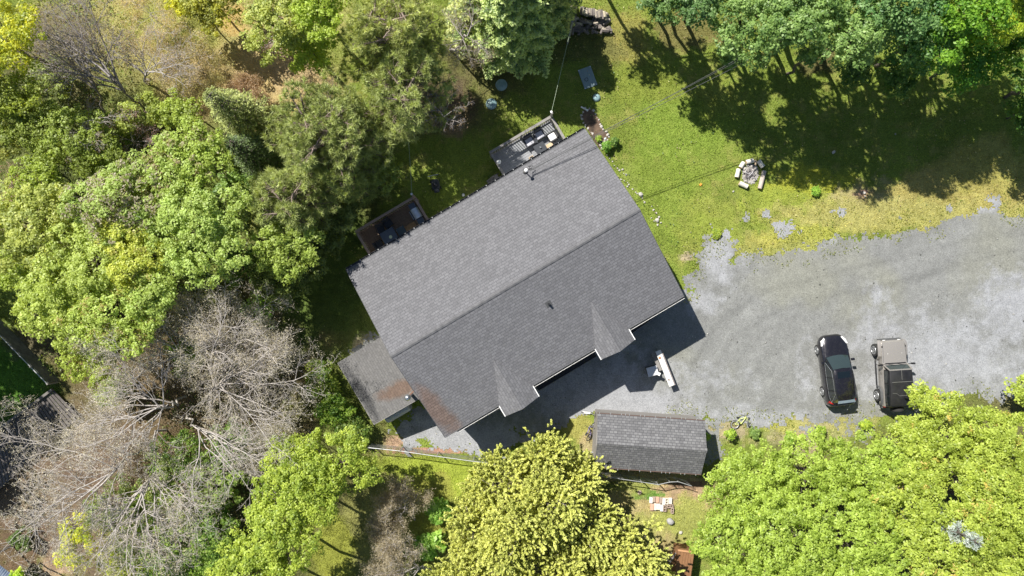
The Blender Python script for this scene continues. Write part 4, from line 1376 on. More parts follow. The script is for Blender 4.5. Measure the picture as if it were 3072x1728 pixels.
# ------------------------------------------------ firewood heap, each split log its own
wm = [mat_noise('split_wood_a', (.26, .22, .17), (.52, .46, .37), 5, .9, .3, stretch=(.4, 3, 3)), mat_noise('split_wood_b', (.12, .10, .09), (.25, .22, .20), 5, .9, .3, stretch=(.4, 3, 3)),
      mat_noise('split_wood_c', (.42, .36, .25), (.70, .62, .46), 5, .9, .3, stretch=(.4, 3, 3))]
lm = []
rr = random.Random(21)
for i in range(9):
    L = rr.uniform(.36, .46)
    r = rr.uniform(.07, .10)
    an = sorted(rr.uniform(0, 2 * math.pi) for _ in range(3))
    sec = [(r * math.cos(a), r * math.sin(a)) for a in (0.2, 1.2, 2.2, 3.6 + rr.uniform(-.3, .3), 5.0)]
    o = MB().loft([[(x, a * k, b * k) for a, b in sec] for x, k in ((-L / 2, 1), (0, 1.04), (L / 2, .97))]).build('firewood_log', wm[i % 3], None)
    lm.append(o.data)
    bpy.data.objects.remove(o)


def wood(px, py, z, rz, tilt, k):
    o = bpy.data.objects.new('firewood_log', lm[k % 9])
    COL.objects.link(o)
    q = P(px, py, z)
    o.location = (q.x, q.y, z)
    o.rotation_euler = (rr.uniform(0, 6.28), tilt, rz)
    tag(o, 'split firewood log in the long shaded heap near the top of the lawn', 'firewood', 'firewood heap at the top of the lawn')


for layer in range(5):
    for i in range(16 - layer):
        wood(1744 + i * 5.4 + layer * 2.5 + rr.uniform(-1, 1), 33 + i * 1.15 + rr.uniform(-4, 4), .08 + layer * .15, R(90 + rr.uniform(-12, 12)), rr.uniform(-.05, .05), rr.randrange(9))
for i in range(64):
    wood(rr.uniform(1708, 1832), rr.uniform(54, 96) + 0, rr.uniform(.08, .34), rr.uniform(0, 3.14), rr.uniform(-.3, .3), rr.choice([0, 1, 1, 4, 7]))
for i in range(12):
    wood(rr.uniform(1700, 1730), rr.uniform(20, 66), rr.uniform(.08, .3), R(90 + rr.uniform(-25, 25)), rr.uniform(-.2, .2), rr.randrange(9))
q = P(1694, 42, .6)
e = empty('sheet_stack', (q.x, q.y, 0), R(3), 'narrow stack of dark blue metal sheets at the left end of the firewood', 'metal sheets')
for i in range(4): MB().box((-.2 + i * .13, 0, .45 + .04 * (i % 2)), (.10, 1.15, .03), ry=.2).build('sheet', M['slate'], e)
MB().box((0, .35, .2), (.5, .1, .4)).box((0, -.35, .2), (.5, .1, .4)).build('support', M['grey_wood'], e)
q = P(1705, 46, .6)
o = MB().box((0, 0, .3), (.22, .55, .5)).build('red_jug', mat_plain('faded_red', (.40, .13, .11), .6), None, bevel=.04)
o.location = (q.x, q.y, 0)
tag(o, 'faded red plastic can beside the blue metal sheets', 'can')

# ------------------------------------------------ concrete blocks and pavers
bx = mat_noise('paver_brown', (.32, .24, .19), (.48, .38, .31), 8, .9, .3)
bw = mat_noise('paver_white', (.70, .68, .64), (.86, .84, .80), 8, .85, .2)
br_ = mat_noise('paver_red', (.52, .30, .21), (.70, .45, .34), 8, .9, .3)
bc = mat_noise('paver_cream', (.60, .54, .46), (.80, .75, .66), 8, .9, .3)


def paver(px, py, w, d, mat, label, h=.19, rz=-2):
    q = P(px, py, h)
    o = MB().box((0, 0, h / 2), (w, d, h)).build('paver', mat, None, bevel=.008)
    o.location = (q.x, q.y, 0)
    o.rotation_euler = (0, 0, R(rz))
    tag(o, label, 'paver')


def hollow(px, py, w, d, label, rz=-2, h=.19, mat=None):
    q = P(px, py, h)
    e = empty('concrete_block', (q.x, q.y, 0), R(rz), label, 'concrete block')
    mb = MB()
    mb.box((-w / 2 + .018, 0, h / 2), (.036, d, h)).box((w / 2 - .018, 0, h / 2), (.036, d, h))
    for y in (-d / 2 + .018, 0, d / 2 - .018): mb.box((0, y, h / 2 - .001), (w - .072, .036, h - .004))
    mb.build('shell', mat or bx, e)


paver(1953.5, 1501.5, .19, .36, bw, 'white paver at the left end of the upper row of blocks')
paver(1962.5, 1499, .17, .34, bx, 'brown grey paver second from the left in the upper row of blocks')
paver(1972.5, 1500, .19, .36, br_, 'reddish brown paver third from the left in the upper row of blocks')
paver(1982.5, 1502, .17, .38, bx, 'narrow brown paver just left of the white one in the upper row')
paver(1991.7, 1505, .17, .40, bw, 'long white paver in the middle of the upper row of blocks')
hollow(2001, 1504.5, .19, .38, 'hollow pale block beside the white paver in the upper row', mat=bc)
paver(2011.5, 1503.5, .21, .38, bc, 'tan paver at the right end of the upper row of blocks')
paver(1956.5, 1522, .21, .40, br_, 'orange red paver at the left end of the lower row of blocks')
paver(1966, 1521, .14, .42, bc, 'slim pinkish paver beside the orange red one')
paver(1975.5, 1521, .26, .38, bc, 'broad cream paver in the lower row of blocks')
paver(1985.5, 1525, .17, .40, bw, 'bright white paver in the lower row of blocks', rz=-4)
hollow(1995, 1526, .19, .40, 'hollow brown block right of the bright white paver')
hollow(2011, 1519.5, .19, .40, 'hollow brown block lying crosswise at the right of the heap', rz=96)
hollow(2017.5, 1533, .17, .36, 'hollow brown block hanging below the crosswise one', rz=-4)

# orange playhouse corner under the trees at the bottom
q = P(2052, 1700, 1.4)
e = empty('playhouse', (q.x, q.y, 0), R(-8), 'orange brown wooden playhouse half hidden under the trees at the bottom', 'playhouse')
ow = mat_noise('orange_stain', (.17, .085, .035), (.30, .15, .07), 4, .8, .2, stretch=(6, 1, 1))
MB().box((0, 0, .7), (.9, 1.9, 1.4)).build('wall', ow, e)
mb = MB()
for i in range(6): mb.box((-.42 + i * .168, 0, 1.43), (.155, 2.1, .05))
mb.build('roof', ow, e)
MB().box((0, 1.02, 1.50), (1.1, .1, .12)).build('roof_trim', mat_noise('orange_light', (.42, .22, .10), (.58, .33, .17), 4, .8, .2), e)
for s in (0, .28): MB().beam((-.62 - s, .75, 1.35), (-.85 - s, -1.1, .05), .05, .08).build('ladder_rail', M['grey_wood'], e)
for i in range(6):
    t = .1 + i * .15
    a_ = Vector((-.62, .75, 1.35)).lerp(Vector((-.85, -1.1, .05)), t)
    MB().box(tuple(a_ + Vector((-.14, 0, 0))), (.26, .05, .03)).build('rung', M['grey_wood'], e)

# ------------------------------------------------ vehicles
def sym(half):
    """mirror a half section [(x>=0, z)...] listed bottom to top into a closed loop"""
    return half + [(-x, z) for x, z in half[::-1] if x > 1e-6]


def car_paint(name, c, flake=.05):
    m, nt, b = nm(name)
    b.inputs['Base Color'].default_value = (*c, 1)
    b.inputs['Roughness'].default_value = .28
    b.inputs['Metallic'].default_value = .35
    b.inputs['Coat Weight'].default_value = 1
    b.inputs['Coat Roughness'].default_value = .05
    tc = nt.nodes.new('ShaderNodeTexCoord')
    n = noise(nt, 5, 5, .7, tc.outputs['Object'])
    n2 = noise(nt, 55, 2, .5, tc.outputs['Object'])
    dust = ramp(nt, [(.45, (0, 0, 0)), (.75, (1, 1, 1))])
    nt.links.new(n.outputs[0], dust.inputs[0])
    sp = ramp(nt, [(.70, (0, 0, 0)), (.76, (1, 1, 1))])
    nt.links.new(n2.outputs[0], sp.inputs[0])
    f = math_n(nt, 'ADD', math_n(nt, 'MULTIPLY', dust.outputs[0], .035), math_n(nt, 'MULTIPLY', sp.outputs[0], .12))
    cc = mixc(nt, f, (c[0], c[1], c[2]), (.32, .29, .24))
    nt.links.new(cc, b.inputs['Base Color'])
    rr_ = math_n(nt, 'ADD', math_n(nt, 'MULTIPLY', dust.outputs[0], .10), .24)
    nt.links.new(rr_, b.inputs['Roughness'])
    return m


def glass_mat(name, c, rough=.04):
    m, nt, b = nm(name)
    b.inputs['Base Color'].default_value = (*c, 1)
    b.inputs['Roughness'].default_value = rough
    b.inputs['Specular IOR Level'].default_value = .9
    b.inputs['Coat Weight'].default_value = .6
    b.inputs['Coat Roughness'].default_value = .02
    return m


def wheel(e, x, y, r, w, rimm):
    o = MB()
    prof = [(r * .66, -w / 2), (r * .93, -w / 2), (r, -w / 2 + .03), (r, w / 2 - .03), (r * .93, w / 2), (r * .66, w / 2)]
    wv = MB().lathe(prof, (x, y, r), 28, axis='X').build('wheel', M['tyre'], e, smooth=True)
    s = 1 if x > 0 else -1
    mb = MB()
    mb.ring((x + s * w * .48, y, r), r * .64, .02, 'X', 28, 6)
    mb.lathe([(.05, 0), (.045, .03)], (x + s * w * .42, y, r), 10, axis='X')
    for k in range(7):
        a = 2 * math.pi * k / 7
        mb.beam((x + s * w * .46, y, r), (x + s * w * .46, y + math.cos(a) * r * .63, r + math.sin(a) * r * .63), .05, .03, up=(1, 0, 0))
    mb.build('rim', rimm, wv)
    MB().lathe([(r * .62, 0), (r * .62, .01)], (x + s * w * .3, y, r), 20, axis='X').build('brake_disc', M['dark'], wv)


# dark estate car
q = P(2511, 1111, .8)
suv = empty('suv', (q.x, q.y, 0), R(7.4), 'black sport utility car with a sunroof parked on the gravel', 'car')
pt = car_paint('black_paint', (.016, .015, .020))
st = [  # y, half width, belt z, bottom z
    (2.28, .40, .60, .34), (2.24, .56, .68, .28), (2.12, .72, .76, .24), (1.92, .83, .83, .22), (1.60, .895, .90, .21), (1.2, .91, .965, .21), (.85, .91, 1.01, .21),
    (.3, .905, 1.03, .21), (-.6, .91, 1.05, .21), (-1.4, .915, 1.07, .21), (-1.85, .90, 1.08, .22), (-2.1, .85, 1.08, .26), (-2.22, .76, 1.02, .30), (-2.27, .60, .90, .36)]
secs = []
for y, w, zb, z0 in st:
    half = [(w * .90, z0), (w * .99, z0 + .12), (w, (z0 + zb) / 2), (w * .985, zb - .16), (w * .93, zb - .05), (w * .84, zb), (w * .45, zb + .03), (0, zb + .04)]
    lo = [(0, z0)] + half
    loop = lo + [(-x, z) for x, z in half[:-1][::-1]]
    secs.append([(x, y, z) for x, z in loop])
MB().loft(secs).build('body', pt, suv, smooth=True, angle=.9)
# bonnet skin, proud of the body, with creases
hb = []
for y, w, z in [(2.18, .46, .745), (2.05, .58, .805), (1.75, .66, .885), (1.3, .71, .965), (.95, .735, 1.03)]:
    hb.append([(-w, y, z - .02), (-w * .92, y, z + .01), (-w * .5, y, z + .035), (0, y, z + .03), (w * .5, y, z + .035), (w * .92, y, z + .01), (w, y, z - .02), (0, y, z - .05)])
MB().loft(hb).build('bonnet', pt, suv, smooth=True, angle=.8)
# cabin glass hull
cab = [((0.98, .70, 1.03), (.55, .685, 1.28), (.12, .62, 1.52)), ]
def cabsec(y0, w0, z0, y1, w1, z1): return [(-w0, y0, z0), (w0, y0, z0), (w1, y1, z1), (-w1, y1, z1)]
gl = glass_mat('car_glass', (.012, .016, .017))
mb = MB()
bot = [(-.80, .55), (-.70, .92), (-.4, 1.02), (0, 1.05), (.4, 1.02), (.70, .92), (.80, .55), (.83, -.5), (.80, -1.6), (.70, -2.05), (0, -2.16), (-.70, -2.05), (-.80, -1.6), (-.83, -.5)]
topp = [(-.60, -.02), (-.56, .10), (-.34, .16), (0, .18), (.34, .16), (.56, .10), (.60, -.02), (.62, -.6), (.58, -1.4), (.52, -1.72), (0, -1.78), (-.52, -1.72), (-.58, -1.4), (-.62, -.6)]
mb.loft([[(x, y, 1.02) for x, y in bot], [(x * .12 + x2 * .88, y * .12 + y2 * .88, 1.50) for (x, y), (x2, y2) in zip(bot, topp)], [(x, y, 1.585) for x, y in topp]])
mb.build('side_window', gl, suv, smooth=True, angle=.5)
ws = glass_mat('windscreen_glass', (.028, .042, .040), .06)
mb = MB()
rows = []
for t in (0.03, .5, .97):
    row = []
    for i in range(7):
        a = -1 + i / 3
        y = (1.03 - .10 * a * a) * (1 - t) + (.20 - .07 * a * a) * t
        x = a * (.70 * (1 - t) + .56 * t)
        z = 1.045 * (1 - t) + 1.575 * t + .03 * math.sin(math.pi * t)
        row.append((x, y + .012, z))
    rows.append(row)
vs = [p for r_ in rows for p in r_]
fs = [(r_ * 7 + i, r_ * 7 + i + 1, r_ * 7 + i + 8, r_ * 7 + i + 7) for r_ in range(2) for i in range(6)]
MB().add(vs, fs).build('windscreen', ws, suv, smooth=True)
mb = MB().add([(-.5, .30 + .42, 1.272 - .05), (.5, .30 + .42, 1.222), (.5, .34, 1.30), (-.5, .34, 1.30)], [])
# dashboard shade and pillars
MB().tube([(-.75, .93, 1.02), (-.68, .52, 1.31), (-.58, .07, 1.58)], .028, 6).tube([(.75, .93, 1.02), (.68, .52, 1.31), (.58, .07, 1.58)], .028, 6).build('front_pillar', pt, suv, smooth=True)
rf = []
for y, w, z in [(.22, .50, 1.585), (.10, .58, 1.60), (-.3, .615, 1.625), (-.9, .62, 1.63), (-1.4, .60, 1.615), (-1.70, .55, 1.585), (-1.80, .48, 1.565)]:
    rf.append([(-w, y, z - .045), (-w * .93, y, z), (-w * .5, y, z + .02), (0, y, z + .025), (w * .5, y, z + .02), (w * .93, y, z), (w, y, z - .045), (0, y, z - .06)])
roof = MB().loft(rf).build('roof', pt, suv, smooth=True, angle=.8)
MB().box((0, -.18, 1.652), (.78, .40, .012), rx=R(-1.5)).build('sunroof', glass_mat('sunroof_glass', (.006, .010, .012)), suv, bevel=.004)
sil = mat_plain('chrome_trim', (.70, .71, .72), .25, .8)
for s in (-1, 1):
    MB().tube([(s * .60, .05, 1.61), (s * .635, -.5, 1.645), (s * .625, -1.2, 1.64), (s * .56, -1.68, 1.60)], .022, 8).build('roof_rail', M['dark'], suv, smooth=True)
    MB().tube([(s * .82, .62, 1.035), (s * .845, -.5, 1.045), (s * .825, -1.5, 1.06), (s * .73, -1.95, 1.09)], .011, 6).tube([(s * .80, .62, 1.04), (s * .665, .12, 1.50), (s * .665, -.6, 1.565), (s * .64, -1.4, 1.53), (s * .73, -1.95, 1.10)], .010, 6).build('window_trim', sil, suv, smooth=True)
    for y in (-.30, -1.15):
        MB().beam((s * .835, y, 1.04), (s * .66, y - .02, 1.54), .07, .02, up=(0, 1, 0)).build('door_pillar', M['black'], suv)
    m_ = MB().loft([[(s * x, .62 + dy, z) for x, z in ((.86, 1.02), (.86, 1.12), (1.06, 1.15), (1.08, 1.03))] for dy in (-.06, .09)]).build('side_mirror', pt, suv, bevel=.01)
    mb = MB().loft([[(s * .55, 2.165, .70), (s * .80, 1.95, .70), (s * .80, 1.95, .80), (s * .55, 2.165, .79)], [(s * .52, 2.09, .80), (s * .76, 1.66, .905), (s * .86, 1.66, .89), (s * .62, 2.14, .785)]])
    hl = mat_plain('headlamp', (.66, .66, .65), .3, .0) if s < 0 else hl
    mb.build('headlight', hl, suv)
    MB().loft([[(s * .58, -2.20, .80), (s * .84, -2.08, .80), (s * .80, -2.0, 1.09), (s * .60, -2.10, 1.10)], [(s * .60, -2.24, .80), (s * .885, -2.02, .80), (s * .865, -1.82, 1.085), (s * .64, -2.06, 1.13)]]).build('tail_light', mat_plain('tail_red', (.42, .02, .015), .15) if s < 0 else bpy.data.materials['tail_red'], suv)
    for y in (1.38, -1.32):
        wheel(suv, s * .82, y, .345, .225, M['alloy'])
MB().loft([[(-.52, -1.80, 1.575), (.52, -1.80, 1.575), (.52, -1.80, 1.60), (-.52, -1.80, 1.60)], [(-.56, -1.97, 1.555), (.56, -1.97, 1.555), (.56, -1.97, 1.585), (-.56, -1.97, 1.585)]]).build('rear_spoiler', mat_plain('spoiler_gloss', (.30, .38, .45), .2, .5), suv)
MB().box((0, -2.19, .62), (.52, .02, .12)).build('number_plate', M['white'], suv)
MB().box((0, 2.25, .55), (.8, .03, .14)).build('grille', M['black'], suv)
MB().tube([(-.55, 1.02, 1.045), (.05, .98, 1.06)], .012, 5).tube([(.0, 1.03, 1.045), (.55, .95, 1.06)], .012, 5).build('wiper', M['black'], suv)

# beige off-roader
q = P(2681, 1120, .9)
jp = empty('offroader', (q.x, q.y, 0), R(3.6), 'boxy beige off road car with a black top parked under the tree edge', 'car')
bp = car_paint('beige_paint', (.37, .345, .315))
# tub
secs = []
for y, w, zt in [(.62, .76, 1.14), (.55, .80, 1.15), (-1.8, .82, 1.15), (-2.0, .82, 1.15), (-2.06, .79, 1.13)]:
    secs.append([(-w * .97, y, .46), (w * .97, y, .46), (w, y, .80), (w * .985, y, zt - .04), (w * .95, y, zt), (-w * .95, y, zt), (-w * .985, y, zt - .04), (-w, y, .80)])
MB().loft(secs).build('body', bp, jp, smooth=True, angle=.5)
secs = []
for y, w, z in [(2.10, .66, 1.00), (2.04, .72, 1.06), (1.7, .745, 1.12), (1.1, .765, 1.15), (.66, .785, 1.165)]:
    secs.append([(-w, y, .62), (w, y, .62), (w, y, z - .05), (w * .95, y, z - .01), (w * .5, y, z + .02), (0, y, z + .025), (-w * .5, y, z + .02), (-w * .95, y, z - .01), (-w, y, z - .05)])
MB().loft(secs).build('bonnet', bp, jp, smooth=True, angle=.6)
MB().loft([[(x, 2.10, z) for x, z in ((-.60, .55), (.60, .55), (.64, 1.02), (-.64, 1.02))], [(x, 2.13, z) for x, z in ((-.58, .57), (.58, .57), (.62, 1.0), (-.62, 1.0))]]).build('grille', bp, jp)
MB().box((0, .64, 1.185), (1.30, .16, .02)).build('cowl', M['black'], jp, bevel=.005)
for s in (-1, 1):
    # flat front wing and flares
    secs = []
    for y, z, x1 in [(2.16, .78, .80), (2.10, .92, .90), (1.95, 1.0, .93), (1.5, 1.02, .935), (1.15, .98, .93), (.95, .80, .92), (.85, .60, .90)]:
        secs.append([(s * .70, y, z), (s * (x1 - .12), y, z), (s * x1, y, z - .035), (s * x1, y, z - .10), (s * (x1 - .14), y, z - .05), (s * .70, y, z - .05)])
    MB().loft(secs).build('front_wing', bp if True else None, jp, smooth=True, angle=.5)
    secs = []
    for y, z in [(-.78, .60), (-.90, .82), (-1.10, .97), (-1.5, 1.0), (-1.8, .95), (-2.02, .78), (-2.08, .62)]:
        secs.append([(s * .81, y, z + .01), (s * .93, y, z - .02), (s * .94, y, z - .08), (s * .81, y, z - .06)])
    MB().loft(secs).build('wheel_flare', M['rubber_grey'], jp, smooth=True, angle=.5)
    MB().tube([(s * .90, .85, .46), (s * .90, -.75, .46)], .045, 8).build('side_step', M['black'], jp)
    for y in (1.50, -1.42):
        wheel(jp, s * .80, y, .40, .25, M['alloy'])
    MB().beam((s * .78, .60, 1.15), (s * 1.0, .62, 1.28), .04, .04).box((s * 1.04, .62, 1.32), (.18, .10, .20)).build('side_mirror', M['black'], jp)
    MB().lathe([(.09, 0), (.09, .02), (.05, .04)], (s * .48, 2.13, .86), 16, M=None, axis='Z').v
    hb_ = MB().lathe([(.09, -.02), (.09, .02)], (0, 0, 0), 16, axis='X')
    o = hb_.build('headlight', hl, jp)
    o.location = (s * .48, 2.14, .86)
    o.rotation_euler = (0, 0, R(90))
    MB().box((s * .72, -2.08, .95), (.12, .05, .20)).build('tail_light', bpy.data.materials['tail_red'], jp)
    MB().box((s * .835, .05, .95), (.02, .16, .03)).build('door_handle', M['black'], jp)
    MB().beam((s * .70, 1.9, 1.10), (s * .745, .75, 1.163), .012, .012).build('bonnet_seam', M['black'], jp)
    MB().box((s * .74, 1.75, 1.08), (.05, .10, .05)).build('bonnet_latch', M['black'], jp)
    MB().lathe([(.018, 0), (.018, .02)], (s * .45, 1.3, 1.165), 8).build('washer_nozzle', M['white'], jp)
# windscreen frame
y0, y1, z0, z1, w0, w1 = .60, .34, 1.18, 1.74, .76, .70
mb = MB()
for s in (-1, 1): mb.beam((s * w0, y0, z0), (s * w1, y1, z1), .07, .06, up=(0, 1, 0))
mb.beam((-w1 - .03, y1, z1), (w1 + .03, y1, z1), .08, .07)
mb.beam((-w0 - .03, y0, z0), (w0 + .03, y0, z0), .08, .05)
mb.build('windscreen_frame', bp, jp, bevel=.008)
MB().panel([(-w0 + .03, y0 - .02, z0 + .03), (-w1 + .03, y1 - .01, z1 - .03), (w1 - .03, y1 - .01, z1 - .03), (w0 - .03, y0 - .02, z0 + .03)][::-1], .01).build('windscreen', ws, jp)
MB().tube([(-.55, .66, 1.20), (-.02, .56, 1.28)], .012, 5).tube([(.05, .66, 1.20), (.58, .56, 1.28)], .012, 5).build('wiper', M['black'], jp)
# soft top
blk = mat_noise('soft_top', (.010, .010, .012), (.030, .030, .032), 2.5, .42, .1, detail=6)
secs = []
for y, wt, wb, z in [(.31, .69, .76, 1.76), (.1, .71, .78, 1.79), (-1.3, .72, .79, 1.80), (-1.85, .70, .79, 1.76), (-1.98, .66, .78, 1.68), (-2.06, .64, .77, 1.50)]:
    secs.append([(-wb, y, 1.16), (-wb * .99, y, 1.22), (-wt - .03, y, z - .14), (-wt, y, z - .04), (-wt * .85, y, z), (0, y, z + .02), (wt * .85, y, z), (wt, y, z - .04), (wt + .03, y, z - .14), (wb * .99, y, 1.22), (wb, y, 1.16)])
MB().loft(secs).build('hard_top', blk, jp, smooth=True, angle=.7)
seam = mat_plain('seam_pale', (.22, .22, .20), .6)
mb = MB().box((0, -.42, 1.822), (1.28, .018, .008)).box((0, .02, 1.816), (.014, .62, .008))
mb.tube([(-.64, -1.10, 1.80), (-.40, -1.12, 1.822), (-.22, -1.28, 1.825), (.22, -1.28, 1.825), (.40, -1.12, 1.822), (.64, -1.10, 1.80)], .008, 4)
mb.build('top_seam', seam, jp)
for s in (-1, 1):
    for (a, b) in ((.28, -.52), (-.60, -1.25), (-1.32, -1.9)):
        w_ = MB().loft([[(s * .787, y, 1.22), (s * .798, y, 1.22), (s * .758, y, 1.62), (s * .748, y, 1.62)] for y in (a, b)])
        w_.build('side_window', gl, jp)
MB().box((0, 2.15, .55), (1.45, .14, .16)).build('front_bumper', M['rubber_grey'], jp, bevel=.02)
MB().box((0, -2.16, .60), (1.55, .14, .18)).build('rear_bumper', M['rubber_grey'], jp, bevel=.02)
sw = MB().lathe([(.20, -.11), (.37, -.11), (.39, -.07), (.39, .07), (.37, .11), (.20, .11)], (0, 0, 0), 28, axis='X').build('spare_wheel', M['tyre'], jp, smooth=True)
sw.location = (0.0, -2.26, 1.02)
sw.rotation_euler = (0, 0, R(90))
MB().lathe([(.22, -.12), (.22, -.10)], (0, 0, 0), 20, axis='X').build('rim', M['alloy'], sw)


# ------------------------------------------------ bicycles
def bike(px, py, z, rz, tilt, frame_m, rim_m, label, wr=.29, steer=0.0, wb=.92, seat_m=None):
    """a bicycle standing along its local x, leaned by tilt about that axis"""
    q = P(px, py, z)
    root = empty('bicycle', (q.x, q.y, 0), rz, label, 'bicycle')
    root.rotation_euler = Matrix.Rotation(rz, 3, 'Z').to_4x4().to_3x3().to_euler() if tilt == 0 else (Matrix.Rotation(rz, 3, 'Z') @ Matrix.Rotation(tilt, 3, 'X')).to_euler()
    root.location.z = .03 + abs(math.sin(tilt)) * 0 + (.05 if abs(tilt) > 1.2 else 0)

    def whl(parent, cx_, ang=0.0):
        T = Matrix.Translation((cx_, 0, wr)) @ Matrix.Rotation(ang, 4, 'Z')
        w_ = MB()
        w_.ring((0, 0, 0), wr - .02, .024, 'Y', 28, 8)
        w_.v = [tuple(T @ Vector(p)) for p in w_.v]
        wo = w_.build('wheel', M['tyre'], parent, smooth=True)
        m1 = MB().ring((0, 0, 0), wr - .055, .015, 'Y', 28, 6)
        m1.v = [tuple(T @ Vector(p)) for p in m1.v]
        m1.build('rim', rim_m, wo, smooth=True)
        m2 = MB()
        for k in range(14):
            a = 2 * math.pi * k / 14
            m2.tube([(0, 0, 0), (math.cos(a) * (wr - .06), 0, math.sin(a) * (wr - .06))], .004, 3, cap=False)
        m2.tube([(0, -.05, 0), (0, .05, 0)], .022, 8)
        m2.v = [tuple(T @ Vector(p)) for p in m2.v]
        m2.build('spokes', M['steel'], wo)
    whl(root, -wb / 2)
    whl(root, wb / 2, steer)
    rb, bb, st_, hd = (-wb / 2, 0, wr), (-.08, 0, wr - .02), (-.17, 0, .62), (wb / 2 - .17, 0, .68)
    mb = MB()
    for a, b, r in ((bb, st_, .020), (bb, hd, .024), (st_, hd, .020)): mb.tube([a, b], r, 8)
    for s in (-.05, .05):
        mb.tube([(rb[0], s, rb[2]), (bb[0], s * .5, bb[2])], .012, 6).tube([(rb[0], s, rb[2]), (st_[0], s * .4, st_[2] - .04)], .010, 6)
    mb.build('frame', frame_m, root, smooth=True)
    mb = MB()
    c_, s_ = math.cos(steer), math.sin(steer)
    for s in (-.055, .055):
        mb.tube([(hd[0] + .02 - s * s_, s * c_, hd[2] - .05), (wb / 2 - s * s_, s * c_, wr)], .014, 6)
    mb.tube([(hd[0], 0, hd[2] - .06), (hd[0] - .03, 0, hd[2] + .10)], .018, 6)
    mb.build('fork', frame_m, root, smooth=True)
    hx = hd[0] - .03
    MB().tube([(hx - .26 * s_ * -1 - .05, -.26 * c_, hd[2] + .16), (hx, 0, hd[2] + .10), (hx - .26 * s_ - .05, .26 * c_, hd[2] + .16)], .014, 6).build('handlebar', M['black'], root, smooth=True)
    MB().tube([st_, (-.20, 0, .72)], .013, 6).build('seat_post', M['steel'], root)
    MB().loft([[(x, -w, .73 + dz), (x, w, .73 + dz), (x, w * .8, .77 + dz), (x, -w * .8, .77 + dz)] for x, w, dz in ((-.32, .07, .01), (-.22, .065, 0), (-.08, .02, 0))]).build('saddle', seat_m or M['black'], root, bevel=.008)
    MB().lathe([(.075, -.006), (.075, .006)], (0, 0, 0), 20, axis='X').v
    cr = MB().ring((bb[0], .04, bb[2]), .07, .010, 'Y', 18, 5)
    cr.beam((bb[0], .06, bb[2]), (bb[0] + .12, .06, bb[2] - .06), .02, .015).beam((bb[0], -.06, bb[2]), (bb[0] - .12, -.06, bb[2] + .06), .02, .015)
    cr.box((bb[0] + .12, .10, bb[2] - .06), (.09, .07, .02)).box((bb[0] - .12, -.10, bb[2] + .06), (.09, .07, .02))
    cr.build('crank', M['dark'], root)
    return root


lime = mat_plain('lime_paint', (.66, .74, .22), .4)
violet = mat_plain('violet_paint', (.20, .16, .52), .4)
pale = mat_plain('pale_rim', (.66, .66, .70), .4, .2)
# lying on the gravel, wheels towards the top, saddle and bars down in the weeds
bike(2229, 1284, .15, R(9), R(-82), lime, pale, 'small lime green bicycle lying on its side in the weeds by the gravel', wr=.30, steer=R(50), wb=.95)
b2 = bike(1786, 1297, .3, R(70), R(-38), violet, pale, 'small violet bicycle leaning against the end of the shed', wr=.25, steer=R(-20), wb=.86)
b2.location.x -= .12

# things sticking out by the shed corner
q = P(1770, 1243, .6)
e = empty('kick_scooter', (q.x, q.y, 0), R(-6), 'pale kick scooter standing by the top left corner of the shed', 'scooter')
MB().box((-.18, 0, .12), (.52, .13, .03)).build('footboard', M['offwhite'], e)
MB().tube([(.12, 0, .12), (.30, 0, .85)], .022, 8).build('steering_tube', M['steel'], e)
MB().tube([(.30, -.2, .85), (.30, .2, .85)], .018, 8).build('handlebar', M['black'], e)
for x in (-.42, .16): MB().lathe([(.09, -.02), (.09, .02)], (0, 0, 0), 14, M=Matrix.Translation((x, 0, .09)) @ Matrix.Rotation(R(90), 4, 'X')).build('wheel', M['tyre'], e)
q = P(1762, 1355, .4)
e = empty('metal_pole', (q.x, q.y, 0), R(4), 'thin grey metal pole resting against the lower left side of the shed', 'pole')
MB().tube([(-.55, 0, .08), (.5, 0, .75)], .028, 8).lathe([(.05, 0), (.05, .08)], (.5, 0, .73), 10).build('tube', M['galv'], e)
q = P(1664, 1362, 1.2)
e = empty('wooden_crate', (q.x, q.y, 0), R(10), 'small weathered wooden crate between the yellow trees and the fence', 'crate')
for i in range(4): MB().box((-.21 + i * .14, 0, .62), (.11, .42, .03)).build('slat', M['offwhite'], e)
MB().box((0, 0, .3), (.52, .40, .6)).build('box', M['grey_wood'], e)
q = P(2545, 1222, .5)
e = empty('tow_hitch_rack', (q.x, q.y, 0), R(40), 'thin forked grey stake standing in the weeds behind the black car', 'stake')
MB().tube([(0, 0, 0), (0, 0, .8)], .02, 6).tube([(0, 0, .55), (-.25, .08, .85)], .016, 6).tube([(0, 0, .55), (.1, .2, .9)], .016, 6).build('stake', M['galv'], e)

# ------------------------------------------------ vegetation
def unit(a):
    return a / (np.linalg.norm(a, axis=1, keepdims=True) + 1e-9)


def diamonds(C, N, S, asp, rng):
    """leaf blades: one diamond quad each"""
    n = len(C)
    r = unit(rng.normal(size=(n, 3)))
    T = unit(np.cross(N, r))
    B = np.cross(N, T)
    S = np.asarray(S).reshape(-1, 1)
    V = np.stack([C - T * S, C - B * S * asp, C + T * S, C + B * S * asp], 1).reshape(-1, 3)
    F = np.arange(n * 4).reshape(n, 4)
    return V, F


def spikes(C, D, L, W, rng):
    """needle blades from C along D"""
    n = len(C)
    r = unit(rng.normal(size=(n, 3)))
    T = unit(np.cross(D, r)) * np.asarray(W).reshape(-1, 1)
    L = np.asarray(L).reshape(-1, 1)
    V = np.stack([C - T, C + T, C + D * L], 1).reshape(-1, 3)
    return V, np.arange(n * 3).reshape(n, 3)


